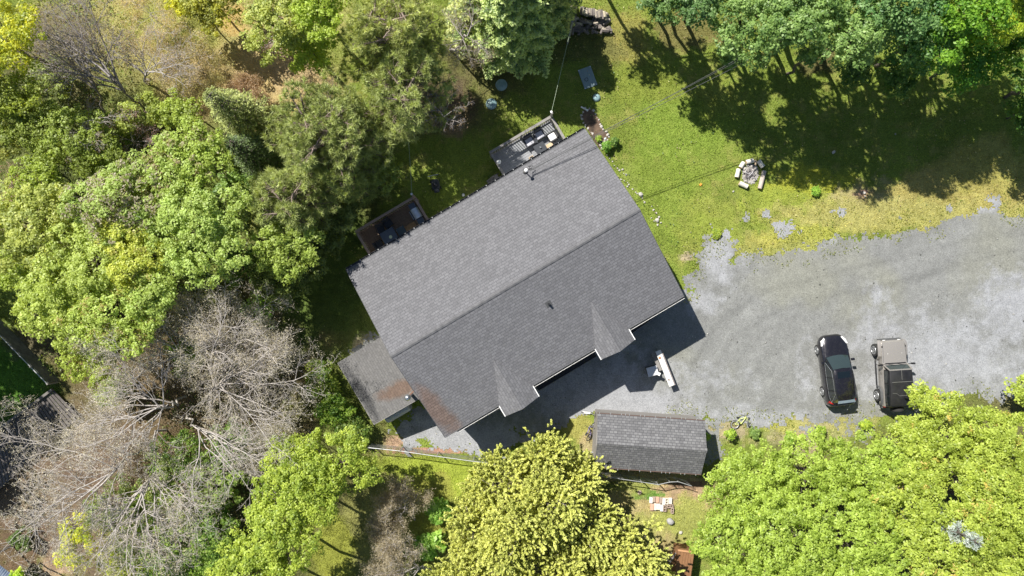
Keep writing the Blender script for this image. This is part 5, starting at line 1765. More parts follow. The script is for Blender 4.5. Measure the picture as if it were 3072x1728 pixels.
def lobed(rng, D, k=14, amp=.34):
    """outline factor per direction, from a few random bulges"""
    lob = unit(rng.normal(size=(k, 3)))
    lob[:, 2] = np.abs(lob[:, 2]) * .8
    lob = unit(lob)
    d = np.clip(D @ lob.T, 0, 1) ** 7
    return (1 - amp) + amp * np.clip(d.max(1) * 1.15 + .25 * vnoise(D[:, 0] * 3 + 9, D[:, 1] * 3 + 9, int(rng.integers(99))), 0, 1.15)


def mixcol(c0, c1, t):
    t = np.clip(t, 0, 1)[:, None]
    return np.array(c0) * (1 - t) + np.array(c1) * t


def branch_mesh(segs, name, mat, parent, n=4):
    """segs: list of (p0,p1,r0,r1); tapered prisms"""
    A = np.array([s[0] for s in segs], dtype=np.float64)
    B = np.array([s[1] for s in segs], dtype=np.float64)
    ra = np.array([s[2] for s in segs])[:, None]
    rb = np.array([s[3] for s in segs])[:, None]
    D = unit(B - A)
    U = np.where(np.abs(D[:, 2:3]) < .9, np.array([[0, 0, 1.0]]), np.array([[1.0, 0, 0]]))
    X = unit(np.cross(D, U))
    Yv = np.cross(D, X)
    V = []
    for k in range(n):
        a = 2 * math.pi * k / n
        V.append(A + (X * math.cos(a) + Yv * math.sin(a)) * ra)
    for k in range(n):
        a = 2 * math.pi * k / n
        V.append(B + D * rb * .3 + (X * math.cos(a) + Yv * math.sin(a)) * rb)
    V = np.stack(V, 1)
    m = len(segs)
    V = V.reshape(-1, 3)
    base = (np.arange(m) * 2 * n)[:, None]
    F = []
    for k in range(n):
        F.append(np.concatenate([base + k, base + (k + 1) % n, base + n + (k + 1) % n, base + n + k], 1))
    F = np.stack(F, 1).reshape(-1, 4)
    return mesh_np(name, V, F, mat, parent, smooth=True)


def wobble(rng, a, b, r0, r1, n=5, amp=.06):
    a, b = np.array(a, float), np.array(b, float)
    L = np.linalg.norm(b - a)
    pts = [a]
    for i in range(1, n):
        pts.append(a + (b - a) * i / n + rng.normal(size=3) * L * amp * .5)
    pts.append(b)
    return [(pts[i], pts[i + 1], r0 + (r1 - r0) * i / n, r0 + (r1 - r0) * (i + 1) / n) for i in range(n)]


TREES = []


def warm(c, g):
    return (min(.80, max(c[0] * g * 1.08, c[1] * g * .77), c[1] * g * .97), min(.80, c[1] * g * 1.0), c[2] * g * 1.15)


def lean_foot(c, ztop):
    """edge trees lean into the clearing: the foot stands farther out than the crown"""
    d = np.array((c[0], c[1], 0.0))
    return d / (np.linalg.norm(d) + 1e-6) * min(2.6, .24 * ztop)


def tree_root(name, px, py, z, label, cat='tree', group=None):
    p = P(px, py, z)
    e = empty(name, (p.x, p.y, 0), 0, label, cat, group)
    return e, np.array((p.x, p.y, z)), (CAM_H - z) / FPX


def leafy(seed, px, py, rpx, ztop, c0, c1, label, name='maple_tree', depth=.62, clump=.5, leaf=.105, dens=1.0, accent=None, acc=0.0,
          mat='leaf', amp=.34, bark='bark', squash=1.0, open_=0.0, group=None, cat='tree', n_lobes=14, asp=.62, jit=.22, ell=None):
    rng = np.random.default_rng(seed)
    e0, c, k = tree_root(name, px, py, ztop * .72, label, cat, group)
    Rr = rpx * (CAM_H - ztop * .72) / FPX
    hz = Rr * depth
    hz = min(hz, ztop * .48)
    c = np.array((c[0], c[1], ztop - hz))
    Rx, Ry = (Rr, Rr) if ell is None else (Rr * ell[0], Rr * ell[1])
    ncl = int(3.4 * (Rr / clump) ** 2 * dens) + 14
    D = unit(rng.normal(size=(ncl, 3)))
    D[:, 2] = np.where(D[:, 2] < -.25, -D[:, 2], D[:, 2])
    rad = (1 - rng.random(ncl) ** 2.4 * .55) * lobed(rng, D, n_lobes, amp)
    CC = c + D * rad[:, None] * np.array((Rx - clump * .4, Ry - clump * .4, hz))
    if open_ > 0:
        kp = fbm(CC[:, 0], CC[:, 1], .55, 2, seed) > open_
        CC, D = CC[kp], D[kp]
        ncl = len(CC)
    cs = clump * rng.uniform(.6, 1.25, ncl)
    per = int(1.15 * (clump / leaf) ** 2 * 1.5) + 10
    idx = np.repeat(np.arange(ncl), per)
    n = len(idx)
    d = unit(rng.normal(size=(n, 3)))
    d[:, 2] = np.where(d[:, 2] < -.35, -d[:, 2], d[:, 2])
    rr_ = (rng.uniform(.35, 1.0, n) ** .6)
    C = CC[idx] + d * (cs[idx] * rr_)[:, None] * np.array((1, 1, .62))
    Nn = unit(d * .55 + D[idx] * .25 + np.array((0, 0, .55)) + rng.normal(size=(n, 3)) * .42)
    S = leaf * rng.uniform(.65, 1.3, n)
    V, F = diamonds(C, Nn, S, asp, rng)
    ct = rng.random(ncl)
    t = .5 + (ct[idx] - .5) * .7 + rng.normal(size=n) * jit
    colr = mixcol(c0, c1, t)
    if accent is not None and acc > 0:
        am = (ct[idx] < acc) & (rng.random(n) < .62) & (d[:, 2] > .1)
        colr[am] = np.array(accent) * 1.1 * rng.uniform(.8, 1.15, am.sum())[:, None]
    org = np.array((c[0], c[1], 0))
    e0.location = tuple(org)
    mesh_np('crown', V - org, F, M[mat], e0, col=colr)
    # trunk and limbs reach into the crown
    tb = lean_foot(c, ztop)
    hub = np.array((0, 0, max(c[2] - hz * .5, ztop * .45)))
    r0 = .012 * ztop + .015
    segs = wobble(rng, tb, hub, r0, r0 * .7, 5, .03)
    segs += wobble(rng, hub, np.array((0, 0, c[2] + hz * .55)), r0 * .7, .03, 5, .08)
    pick = rng.choice(ncl, size=min(ncl, 26), replace=False)
    for i in pick:
        q = CC[i] - org
        mid = hub * .45 + q * .55 - np.array((0, 0, .25 * hz * .3))
        segs += wobble(rng, hub + (q - hub) * .02, mid, r0 * .42, r0 * .22, 3, .06)
        segs += wobble(rng, mid, q, r0 * .22, .012, 3, .08)
    branch_mesh(segs, 'trunk', M[bark], e0, 6)
    return e0


def spray_tree(seed, px, py, rpx, ztop, c0, c1, label, name='yellow_conifer', depth=.75, clump=.42, group=None, dens=1.0, blade=(.20, .062), per=60, up=.9, amp=.4, bark='grey_bark', core=(.05, .06, .02), ell=None):
    """conifer whose shoots stand up in short bristly sprays"""
    rng = np.random.default_rng(seed)
    e0, c, k = tree_root(name, px, py, ztop * .72, label, 'tree', group)
    Rr = rpx * (CAM_H - ztop * .72) / FPX
    hz = min(Rr * depth, ztop * .48)
    c = np.array((c[0], c[1], ztop - hz))
    Rx, Ry = (Rr, Rr) if ell is None else (Rr * ell[0], Rr * ell[1])
    # boughs first: a few dozen limb tips, each dressed with sprays
    nb = int(2.0 * (Rr / .5) ** 2 * dens) + 10
    D = unit(rng.normal(size=(nb, 3)))
    D[:, 2] = np.abs(D[:, 2]) * .9
    D = unit(D)
    rad = (1 - rng.random(nb) ** 2.5 * .5) * lobed(rng, D, 16, amp)
    Bt = c + D * rad[:, None] * np.array((Rx - .3, Ry - .3, hz))
    Bt[:, 2] += (fbm(Bt[:, 0], Bt[:, 1], .5, 2, 906) - .5) * 2.2
    ns = 21
    kb_ = fbm(Bt[:, 0], Bt[:, 1], .55, 2, 905) > .33
    Bt, D = Bt[kb_], D[kb_]
    nb = len(Bt)
    bi = np.repeat(np.arange(nb), ns)
    off = rng.normal(size=(len(bi), 3)) * np.array((.30, .30, .20))
    SCn = Bt[bi] + off + D[bi] * rng.uniform(-.3, .25, len(bi))[:, None]
    nsp = len(SCn)
    bt = rng.random(nb)
    si = np.repeat(np.arange(nsp), per)
    n = len(si)
    ax = unit(off / (np.linalg.norm(off, axis=1, keepdims=True) + .1) * .75 + D[bi] * .35 + np.array((0, 0, up * .55)) + rng.normal(size=(nsp, 3)) * .22)
    s_ = rng.random(n)
    Ls = clump * rng.uniform(.6, 1.1, nsp)
    base = SCn[si] + ax[si] * (s_ * Ls[si])[:, None] + rng.normal(size=(n, 3)) * .018
    dd = unit(ax[si] * .95 + rng.normal(size=(n, 3)) * .55)
    L = blade[0] * rng.uniform(.5, 1.1, n) * (1 - .45 * s_)
    V, F = spikes(base, dd, L, blade[1] * rng.uniform(.7, 1.3, n), rng)
    t = .10 + s_ * .70 + (bt[bi][si] - .5) * .55 + rng.normal(size=n) * .15
    colr = mixcol(c0, c1, t)
    org = np.array((c[0], c[1], 0))
    e0.location = tuple(org)
    mesh_np('crown', V - org, F, M['needle'], e0, col=colr)
    hub = np.array((0, 0, max(c[2] - hz * .6, ztop * .35)))
    r0 = .012 * ztop + .015
    segs = wobble(rng, lean_foot(c, ztop), hub, r0, r0 * .7, 5, .03) + wobble(rng, hub, np.array((0, 0, c[2] + hz * .7)), r0 * .7, .03, 5, .06)
    for i in range(nb):
        q = Bt[i] - org
        st = np.array((0, 0, min(hub[2] + rng.random() * hz, q[2])))
        segs += wobble(rng, st, q - np.array((0, 0, .15)), .032, .010, 4, .08)
    branch_mesh(segs, 'trunk', M[bark], e0, 5)
    return e0


def pine(seed, px, py, rpx, ztop, c0, c1, label, base=None, dens=1.0, tuft=.34, name='pine_tree', group=None, nbr=46, zlow=.42, bark='pine_bark', per=46, blade=.017, bare=.25, sector=None, ell=(1, 1)):
    """open long-needled pine: whorled limbs, side twigs, round needle tufts at the ends"""
    rng = np.random.default_rng(seed)
    zc = ztop * .72
    e0, c, k = tree_root(name, px, py, zc, label, 'tree', group)
    Rr = rpx * (CAM_H - zc) / FPX
    org = np.array((c[0], c[1], 0))
    e0.location = tuple(org)
    ft = lean_foot(c, ztop) * .5
    fork = np.array((0, 0, ztop * zlow))
    segs = wobble(rng, ft, fork, .17, .13, 6, .012)
    leaders = [np.zeros(3)] + [np.array((math.cos(q), math.sin(q), 0)) for q in (.4, 2.5, 4.6)]
    for q in leaders: segs += wobble(rng, fork, q * Rr * .30 + np.array((0, 0, ztop * .96)), .085, .02, 6, .02)
    tufts, tdir = [], []
    for i in range(nbr):
        f = (i + rng.random()) / nbr
        z0 = ztop * (zlow + (.96 - zlow) * f)
        a = i * 2.399 + rng.normal() * .25
        if sector is not None: a = sector[0] + (sector[1] - sector[0]) * rng.random()
        Lb = Rr * (1.02 - .62 * f ** 1.6) * rng.uniform(.72, 1.05)
        d = np.array((math.cos(a) * ell[0], math.sin(a) * ell[1], .06 + .30 * f))
        ld = leaders[i % 4] * Rr * .30 * max(0, (z0 / ztop - zlow) / (1 - zlow))
        tip = ld + np.array((0, 0, z0)) + d * Lb * (.8 if i % 4 else 1) + np.array((0, 0, .12 * Lb * .3))
        st = ld + np.array((0, 0, z0))
        mid = st + (tip - st) * .5 - np.array((0, 0, .05 * Lb))
        segs += wobble(rng, st, mid, .055, .035, 3, .05) + wobble(rng, mid, tip, .035, .012, 4, .06)
        ntw = int(Lb / .165)
        for j in range(ntw):
            t = .06 + .94 * (j + rng.random()) / ntw
            p = (st * (1 - 2 * t) + mid * 2 * t) if t < .5 else (mid * (2 - 2 * t) + tip * (2 * t - 1))
            sgn = 1 if rng.random() < .5 else -1
            side = np.array((-d[1], d[0], 0)) * sgn
            ln = (.32 * Lb * (1.1 - t) + .25) * rng.uniform(.5, 1.1)
            q = p + side * ln * .8 + d * ln * .65 + np.array((0, 0, .10 + .1 * rng.random()))
            segs += [(p, q, .014, .007)]
            if t < bare * (1.1 - f): continue
            m = max(1, int(ln / .30))
            for h in range(m):
                u = 1 - h * .34 / max(ln, .3) * rng.uniform(.7, 1.2)
                if u < .3: break
                tufts.append(p + (q - p) * u + rng.normal(size=3) * .05)
                tdir.append(unit(((q - p) + np.array((0, 0, .35)))[None])[0])
        tufts.append(tip)
        tdir.append(d)
    T = np.array(tufts)
    Dt = unit(np.array(tdir))
    if dens < 1:
        kp = rng.random(len(T)) < dens
        T, Dt = T[kp], Dt[kp]
    nt_ = len(T)
    si = np.repeat(np.arange(nt_), per)
    n = len(si)
    dd = unit(Dt[si] * .55 + np.array((0, 0, .35)) + rng.normal(size=(n, 3)) * .75)
    L = tuft * rng.uniform(.7, 1.12, n)
    V, F = spikes(T[si] + rng.normal(size=(n, 3)) * .03, dd, L, blade * rng.uniform(.7, 1.4, n), rng)
    tt = rng.random(nt_)
    colr = mixcol(c0, c1, .5 + (tt[si] - .5) * .8 + rng.normal(size=n) * .2)
    mesh_np('crown', V, F, M['needle'], e0, col=colr)
    branch_mesh(segs, 'trunk', M[bark], e0, 5)
    return e0


def spruce(seed, px, py, rpx, ztop, c_old, c_new, label, name='spruce_tree', nwh=11, group=None, leaf=.095, droop=.16, per=1.0, az0=0.0, w=.42, mat='needle', asp=.42, bark='bark'):
    """flat fronds in tiers; the new growth at the tips is a lighter pigment"""
    rng = np.random.default_rng(seed)
    zc = ztop * .5
    e0, c, k = tree_root(name, px, py, zc, label, 'tree', group)
    Rr = rpx * (CAM_H - zc) / FPX
    org = np.array((c[0], c[1], 0))
    e0.location = tuple(org)
    segs = wobble(rng, np.zeros(3), np.array((0, 0, ztop)), .18, .02, 9, .008)
    Cs, Ns, Cl, Ss = [], [], [], []
    for wv in range(nwh):
        f = (wv + .5) / nwh
        z0 = ztop * (.22 + .76 * f)
        nb = 9 if f < .7 else 6
        for b in range(nb):
            a = az0 + 2 * math.pi * (b + .5 * (wv % 2)) / nb + rng.normal() * .12
            Lb = Rr * (1.0 - f * .93) * rng.uniform(.82, 1.08) + .2
            d = np.array((math.cos(a), math.sin(a), 0))
            s = np.array((-d[1], d[0], 0))
            zz = z0 + rng.normal() * .12
            def at_(t): return np.stack([d[0] * Lb * t, d[1] * Lb * t, zz + .10 * Lb * t - droop * Lb * t * t], -1)
            tt = np.linspace(0, 1, 6)
            pp = at_(tt)
            for q in range(5): segs.append((pp[q], pp[q + 1], .035 * (1 - q / 5) + .008, .035 * (1 - (q + 1) / 5) + .008))
            # side shoots give the frond its lobed edge
            nsh = int(Lb / .17) + 3
            for j in range(nsh):
                t = .15 + .85 * (j + rng.random() * .6) / nsh
                wd_ = w * Lb * (math.sin(math.pi * min(1, t * .9 + .12)) ** .7) * .62 * (1.12 - t) * 1.25 + .10
                sg = 1 if j % 2 else -1
                nl = int((wd_ / .045 + 3) * per * 1.7)
                u = rng.random(nl)
                base = at_(np.array([t]))[0]
                tipv = s * sg * wd_ + d * wd_ * .85 + np.array((0, 0, -.10 * wd_))
                q = base + tipv * u[:, None] + rng.normal(size=(nl, 3)) * (np.array((.055, .055, .035)) * (1.15 - u[:, None] * .5))
                Cs.append(q)
                Ns.append(unit(np.array((0, 0, 1.0)) + rng.normal(size=(nl, 3)) * .38))
                new = np.clip((u - .25) * 1.7, 0, 1) * np.clip(t * 1.5 + .1, 0, 1)
                Cl.append(new + rng.normal(size=nl) * .12 + rng.normal() * .08)
                Ss.append(leaf * rng.uniform(.6, 1.2, nl))
    C, Nn, cl, S = np.vstack(Cs), np.vstack(Ns), np.concatenate(Cl), np.concatenate(Ss)
    V, F = diamonds(C, Nn, S, asp, rng)
    mesh_np('crown', V, F, M[mat], e0, col=mixcol(c_old, c_new, cl))
    branch_mesh(segs, 'trunk', M[bark], e0, 5)
    return e0


def bare_tree(seed, bx, by, hx, hy, hzv, rpx, label, name='bare_tree', az=(0, 360), nmain=13, mat='dead_bark', r_main=.055, fuzz=(.24, .17, .10), fz=.5, rise=.25, group=None,
              levels=3, base_r=.08, droop=.12, kids=(8, 6, 4), thick=1.0, reach=1.0):
    """leafless tree: trunk from its foot (bx,by) to the hub seen at (hx,hy), limbs fanning out over az degrees"""
    rng = np.random.default_rng(seed)
    pb = P(bx, by, 0)
    e0 = empty(name, (pb.x, pb.y, 0), 0, label, 'tree', group)
    hub = P(hx, hy, hzv)
    hub = np.array((hub.x - pb.x, hub.y - pb.y, hzv))
    Rr = rpx * (CAM_H - hzv) / FPX
    segs = wobble(rng, np.zeros(3), hub, base_r * thick, base_r * .6 * thick, 7, .05)
    fuzzC = []
    side_tips = []

    def grow(p, d, L, r, lev):
        n = (6, 5, 4, 3)[lev]
        pts = [p]
        dd = d.copy()
        for i in range(n):
            dd = unit((dd + rng.normal(size=3) * (.16 + .05 * lev) * np.array((1, 1, .6)) + np.array((0, 0, (rise if lev == 0 and i < 2 else -droop) * .3)))[None])[0]
            pts.append(pts[-1] + dd * L / n)
        rs_ = [r * (1 - .72 * i / n) for i in range(n + 1)]
        for i in range(n): segs.append((pts[i], pts[i + 1], rs_[i], rs_[i + 1]))
        if lev >= levels:
            fuzzC.append(pts[-1])
            fuzzC.append(pts[-2])
            return
        kn = kids[lev]
        kn = max(2, int(kn * rng.uniform(.75, 1.25)))
        for j in range(kn):
            t = .18 + .80 * (j + rng.random()) / kn
            x = t * n
            i = min(int(x), n - 1)
            q = pts[i] * (1 - (x - i)) + pts[i + 1] * (x - i)
            ax = unit((pts[i + 1] - pts[i])[None])[0]
            sd = unit(np.cross(ax, np.array((0, 0, 1.0)))[None])[0] * (1 if rng.random() < .5 else -1)
            ang = rng.uniform(.45, .95)
            nd = unit((ax * math.cos(ang) + sd * math.sin(ang) * 1.0 + rng.normal(size=3) * np.array((.15, .15, .30)))[None])[0]
            grow(q, nd, L * rng.uniform(.34, .58) * (1.12 - .45 * t), r * (1 - .72 * t) * .60 + (.0052 if lev < 1 else .0040), lev + 1)

    a0, a1 = R(az[0]), R(az[1])
    for i in range(nmain):
        a = a0 + (a1 - a0) * (i + .5 + rng.normal() * .3) / nmain
        st = hub * rng.uniform(.55, 1.06)
        d = unit(np.array([[math.cos(a), math.sin(a), rise * rng.uniform(.2, 1.4)]]))[0]
        grow(st, d, Rr * rng.uniform(.72, 1.08) * reach, r_main * rng.uniform(.6, 1.15) * thick, 0)
    branch_mesh(segs, 'trunk', M[mat], e0, 4)
    if fz > 0 and fuzzC:
        T = np.array(fuzzC)
        m = int(6 * fz)
        C = np.repeat(T, m, 0)
        n = len(C)
        C = C + rng.normal(size=(n, 3)) * .13
        V, F = spikes(C, unit(rng.normal(size=(n, 3)) + np.array((0, 0, .3))), rng.uniform(.05, .17, n), rng.uniform(.006, .017, n), rng)
        mesh_np('twigs', V, F, M['grass'], e0, col=np.array(fuzz) * 1.7 * rng.uniform(.6, 1.4, n)[:, None])
    return e0


# pigments
G_BRIGHT = ((.23, .34, .035), (.57, .73, .14))
G_MID = ((.22, .32, .045), (.60, .72, .17))
G_DEEP = ((.09, .16, .025), (.26, .36, .07))
G_YEL = ((.36, .46, .025), (.74, .78, .08))
G_SILV = ((.11, .22, .045), (.36, .53, .15))
G_OLIVE = ((.105, .135, .035), (.26, .29, .075))

# --- bottom right canopy of bright maples
BR = [
    (2235, 1445, 152, 7.2, 'bright green maple whose crown overlaps the lower right corner of the shed'),
    (2420, 1420, 145, 7.0, 'bright green maple below the weedy gravel between bicycle and black car'),
    (2590, 1425, 132, 6.8, 'bright green maple right below the black car'),
    (2160, 1600, 112, 8.8, 'bright green maple beside the orange playhouse'),
    (2325, 1610, 160, 9.5, 'large bright green maple in the middle of the lower right canopy'),
    (2520, 1595, 150, 9.2, 'bright green maple left of the silvery blue spruce top'),
    (2190, 1745, 110, 9.0, 'bright green maple cut by the bottom edge right of the playhouse'),
    (2390, 1770, 150, 9.6, 'bright green maple at the bottom edge below the large middle one'),
    (2610, 1760, 150, 9.8, 'bright green maple at the bottom edge under the silvery blue spruce'),
]
for i, (x, y, r, z, lab) in enumerate(BR):
    leafy(10 + i, x, y, r, z, *G_BRIGHT, lab, dens=1.1, clump=.31, leaf=.068, amp=.42, open_=.2, group=None)
BY = [
    (2700, 1325, 95, 6.0, 'yellow green maple with its top just behind the beige off road car'),
    (2830, 1325, 150, 6.8, 'yellow green maple right of the beige car with ragged upper edge'),
    (2985, 1325, 150, 7.0, 'yellow green maple reaching the right picture edge by the gravel'),
    (2790, 1640, 170, 10, 'broad yellow green maple below the silvery blue spruce'),
    (2960, 1520, 165, 10, 'yellow green maple halfway down the lower right edge'),
    (3020, 1700, 170, 10, 'yellow green maple in the bottom right corner'),
    (2845, 1780, 140, 10, 'yellow green maple at the bottom edge near the right corner'),
    (2690, 1480, 118, 9.0, 'yellow green maple just above and left of the silvery blue spruce'),
    (2900, 1450, 100, 9.4, 'small domed yellow green maple in the right of the canopy'),
]
for i, (x, y, r, z, lab) in enumerate(BY):
    leafy(40 + i, x, y, r, z, (.25, .34, .035), (.61, .73, .14), lab, dens=1.1, clump=.32, leaf=.068, amp=.44, open_=.2, accent=(.62, .52, .14), acc=.05)
leafy(60, 2748, 1185, 48, 3.4, (.25, .34, .035), (.61, .73, .14), 'slender yellow green sapling overhanging the roof of the beige car', name='sapling', clump=.26, leaf=.08, dens=.75, amp=.6, open_=.30)
leafy(61, 2712, 1255, 38, 2.6, (.25, .34, .035), (.61, .73, .14), 'small yellow green sapling behind the rear of the beige car', name='sapling', clump=.24, leaf=.08, dens=.6, amp=.6, open_=.38)
leafy(62, 2795, 1220, 60, 4.2, (.25, .34, .035), (.61, .73, .14), 'yellow green sapling at the upper edge of the canopy right of the beige car', name='sapling', clump=.30, leaf=.08, dens=.8, amp=.6, open_=.25)
leafy(63, 3060, 1165, 50, 2.4, (.25, .34, .035), (.61, .73, .14), 'yellow green sapling at the right picture edge where the gravel ends', name='sapling', clump=.30, leaf=.08, dens=.8, amp=.5)
spruce(64, 2742, 1525, 74, 11.6, (.28, .34, .30), (.62, .68, .60), 'silvery blue spruce top showing through the bright maples', nwh=8, leaf=.07, w=.5)

# --- yellow bristly conifers at the bottom centre
YC = [
    (1490, 1460, 112, 6.2, 'yellow green bristly conifer nearest the rusty house corner fence'),
    (1622, 1372, 84, 4.6, 'yellow green bristly conifer nearest the house front in the bottom group'),
    (1725, 1430, 90, 4.2, 'yellow green bristly conifer beside the lower left corner of the shed'),
    (1640, 1500, 100, 7.4, 'yellow green bristly conifer in the centre of the bottom group'),
    (1420, 1590, 105, 6.4, 'yellow green bristly conifer on the left flank of the bottom group'),
    (1545, 1610, 112, 8.4, 'tall yellow green bristly conifer left of centre at the bottom'),
    (1740, 1575, 105, 5.8, 'tall yellow green bristly conifer right of centre at the bottom'),
    (1880, 1645, 108, 5.0, 'yellow green bristly conifer nearest the playhouse'),
    (1400, 1730, 110, 6.5, 'yellow green bristly conifer cut by the bottom edge at the left of the group'),
    (1650, 1730, 130, 7.2, 'yellow green bristly conifer cut by the bottom edge in the middle of the group'),
    (1790, 1760, 120, 5.6, 'yellow green bristly conifer cut by the bottom edge right of the middle'),
    (1935, 1755, 75, 4.4, 'yellow green bristly conifer at the bottom edge beside the ladder'),
]
for i, (x, y, r, z, lab) in enumerate(YC):
    spray_tree(80 + i, x, y, r, z, (.45, .50, .12), (.84, .87, .27), lab, per=40, dens=1.2, amp=.62, blade=(.115, .066), clump=.44)

# --- bright tree left of it
BL = [
    (1015, 1395, 135, 7.0, 'bright green tree by the fence end below the side wing'),
    (895, 1480, 140, 8.0, 'bright green tree in the middle of the lower left green group'),
    (905, 1360, 92, 6.2, 'bright green tree at the upper left of the lower left green group'),
    (850, 1610, 130, 8.4, 'bright green tree above the sunlit grass strip at the bottom'),
    (760, 1700, 120, 8.0, 'bright green tree cut by the bottom edge next to the bare thicket'),
]
for i, (x, y, r, z, lab) in enumerate(BL):
    leafy(110 + i, x, y, r, z, (.23, .34, .035), (.60, .72, .12), lab, dens=1.05, clump=.30, leaf=.068, amp=.45, open_=.18, name='maple_tree')

# --- left wood, leafy
LW = [
    # x, y, r, z, colours, label, accent, acc, clump
    (40, 140, 120, 9, ((.15, .22, .02), (.44, .46, .03)), 'yellow green tree in the upper left picture corner', None, 0, .5),
    (60, 300, 80, 7, ((.08, .15, .02), (.25, .33, .03)), 'dark yellow green tree below the one in the upper left corner', None, 0, .45),
    (880, 95, 118, 9, G_MID, 'bright leafed tree right of the dry meadow at the top edge', None, 0, .42),
    (985, 60, 95, 9.5, ((.10, .22, .02), (.29, .45, .06)), 'bright leafed tree between the dry meadow and the upper pine', None, 0, .42),
    (950, 165, 70, 7, ((.10, .22, .02), (.30, .46, .06)), 'small bright leafed tree hanging over the edge of the dry meadow', None, 0, .38),
    (640, 15, 85, 4.5, ((.10, .13, .02), (.33, .36, .04)), 'yellowish tree at the top edge shading the dry meadow', None, 0, .4),
    (565, 5, 55, 4.0, ((.20, .25, .02), (.52, .50, .03)), 'bright yellow shrub at the top edge over the dry meadow', None, 0, .35),
    (115, 690, 150, 8.5, G_MID, 'green maple at the left edge halfway down', (.42, .50, .16), .25, .46),
    (160, 560, 85, 7, ((.07, .16, .02), (.20, .35, .04)), 'green maple between the bare twigs on the left', None, 0, .4),
    (380, 600, 135, 9.4, ((.10, .20, .03), (.28, .40, .10)), 'maple with beige pink seed clusters in the left wood', (.42, .38, .27), .62, .46),
    (540, 540, 105, 9, ((.08, .18, .02), (.28, .40, .09)), 'green maple with pinkish seeds left of the lower pine', (.42, .36, .20), .25, .44),
    (625, 480, 95, 8.8, ((.09, .19, .02), (.30, .43, .08)), 'green maple high in the left wood beside the dark spruce', (.40, .38, .18), .15, .42),
    (640, 700, 140, 9.6, ((.10, .22, .03), (.32, .46, .12)), 'large green maple below the lower pine', None, 0, .44),
    (700, 640, 80, 8, G_DEEP, 'dark green maple squeezed against the lower pine', None, 0, .42),
    (430, 760, 95, 9, ((.16, .26, .03), (.40, .48, .08)), 'golden green maple in the middle of the left wood', (.50, .50, .14), .2, .42),
    (300, 800, 130, 8.8, ((.11, .24, .03), (.36, .50, .12)), 'pale green maple left of the golden one', None, 0, .46),
    (210, 900, 115, 8, ((.12, .25, .03), (.36, .50, .11)), 'pale green maple above the board fence corner', None, 0, .44),
    (360, 950, 125, 8.6, ((.10, .22, .03), (.34, .48, .10)), 'pale green maple with rusty buds above the bare trees', (.42, .38, .12), .2, .44),
    (500, 880, 90, 8.4, ((.09, .21, .03), (.30, .44, .10)), 'green maple at the top left of the big bare tree', None, 0, .42),
    (300, 1060, 95, 6, ((.09, .20, .02), (.30, .40, .07)), 'low green maple beside the bend of the walkway', (.40, .36, .12), .15, .4),
    (60, 800, 80, 6, ((.10, .21, .02), (.32, .44, .08)), 'green maple near the left edge above the board fence', None, 0, .42),
    (430, 345, 66, 4.5, ((.11, .18, .03), (.30, .38, .07)), 'yellow green bush below the bare leaning trunks', None, 0, .36),
    (550, 350, 66, 4.5, ((.08, .17, .02), (.26, .36, .05)), 'green bush between the meadow and the maples', None, 0, .38),
    (250, 430, 100, 6, ((.06, .15, .02), (.18, .32, .05)), 'dark green bush under the white dead branches', None, 0, .4),
    (120, 380, 90, 6, ((.08, .15, .02), (.22, .30, .05)), 'olive green bush near the upper left edge', None, 0, .4),
    (20, 430, 60, 5, ((.10, .14, .02), (.26, .30, .06)), 'olive bush at the left edge beside bare twigs', None, 0, .36),
    (340, 470, 70, 5, ((.06, .15, .02), (.20, .33, .05)), 'green bush above the dark hollow in the left wood', None, 0, .36),
    (880, 740, 95, 7.5, ((.07, .17, .02), (.22, .38, .07)), 'green maple under the lower end of the lower pine', None, 0, .40),
    (1135, 515, 65, 5.0, ((.045, .13, .02), (.15, .29, .05)), 'dark green maple behind the brown deck', None, 0, .40),
    (1040, 640, 50, 4.0, G_DEEP, 'dark green maple between the pines and the brown deck', None, 0, .38),
    (985, 725, 55, 4.0, G_DEEP, 'dark shaded maple at the far corner of the house', None, 0, .38),
    (840, 850, 80, 5, G_DEEP, 'dark bush in the shade above the bare crown', None, 0, .4),
    (940, 800, 60, 4.5, G_DEEP, 'dark bush in the shade right of the green maple', None, 0, .38),
]
for i, (x, y, r, z, cs, lab, ac, am, cl) in enumerate(LW):
    g_ = 1.0 if cs in (G_MID, G_DEEP) else 1.72
    leafy(140 + i, x, y, r * 1.13, z, warm(cs[0], g_), warm(cs[1], g_), lab, name='bush' if 'bush' in lab or 'shrub' in lab else 'maple_tree', cat='bush' if 'bush' in lab or 'shrub' in lab else 'tree', dens=1.05, clump=cl * .74, leaf=.072, amp=.52, n_lobes=11, accent=ac, acc=am, open_=.12, depth=.6)

# --- dark spruces in the left wood
spruce(200, 715, 340, 95, 8.5, (.16, .20, .05), (.50, .56, .18), 'olive green spruce above the maples in the left wood', leaf=.07, per=.9)
spruce(201, 760, 460, 80, 7, (.06, .10, .03), (.20, .28, .09), 'dark spruce in the hollow beside the lower pine', leaf=.07, per=.8)

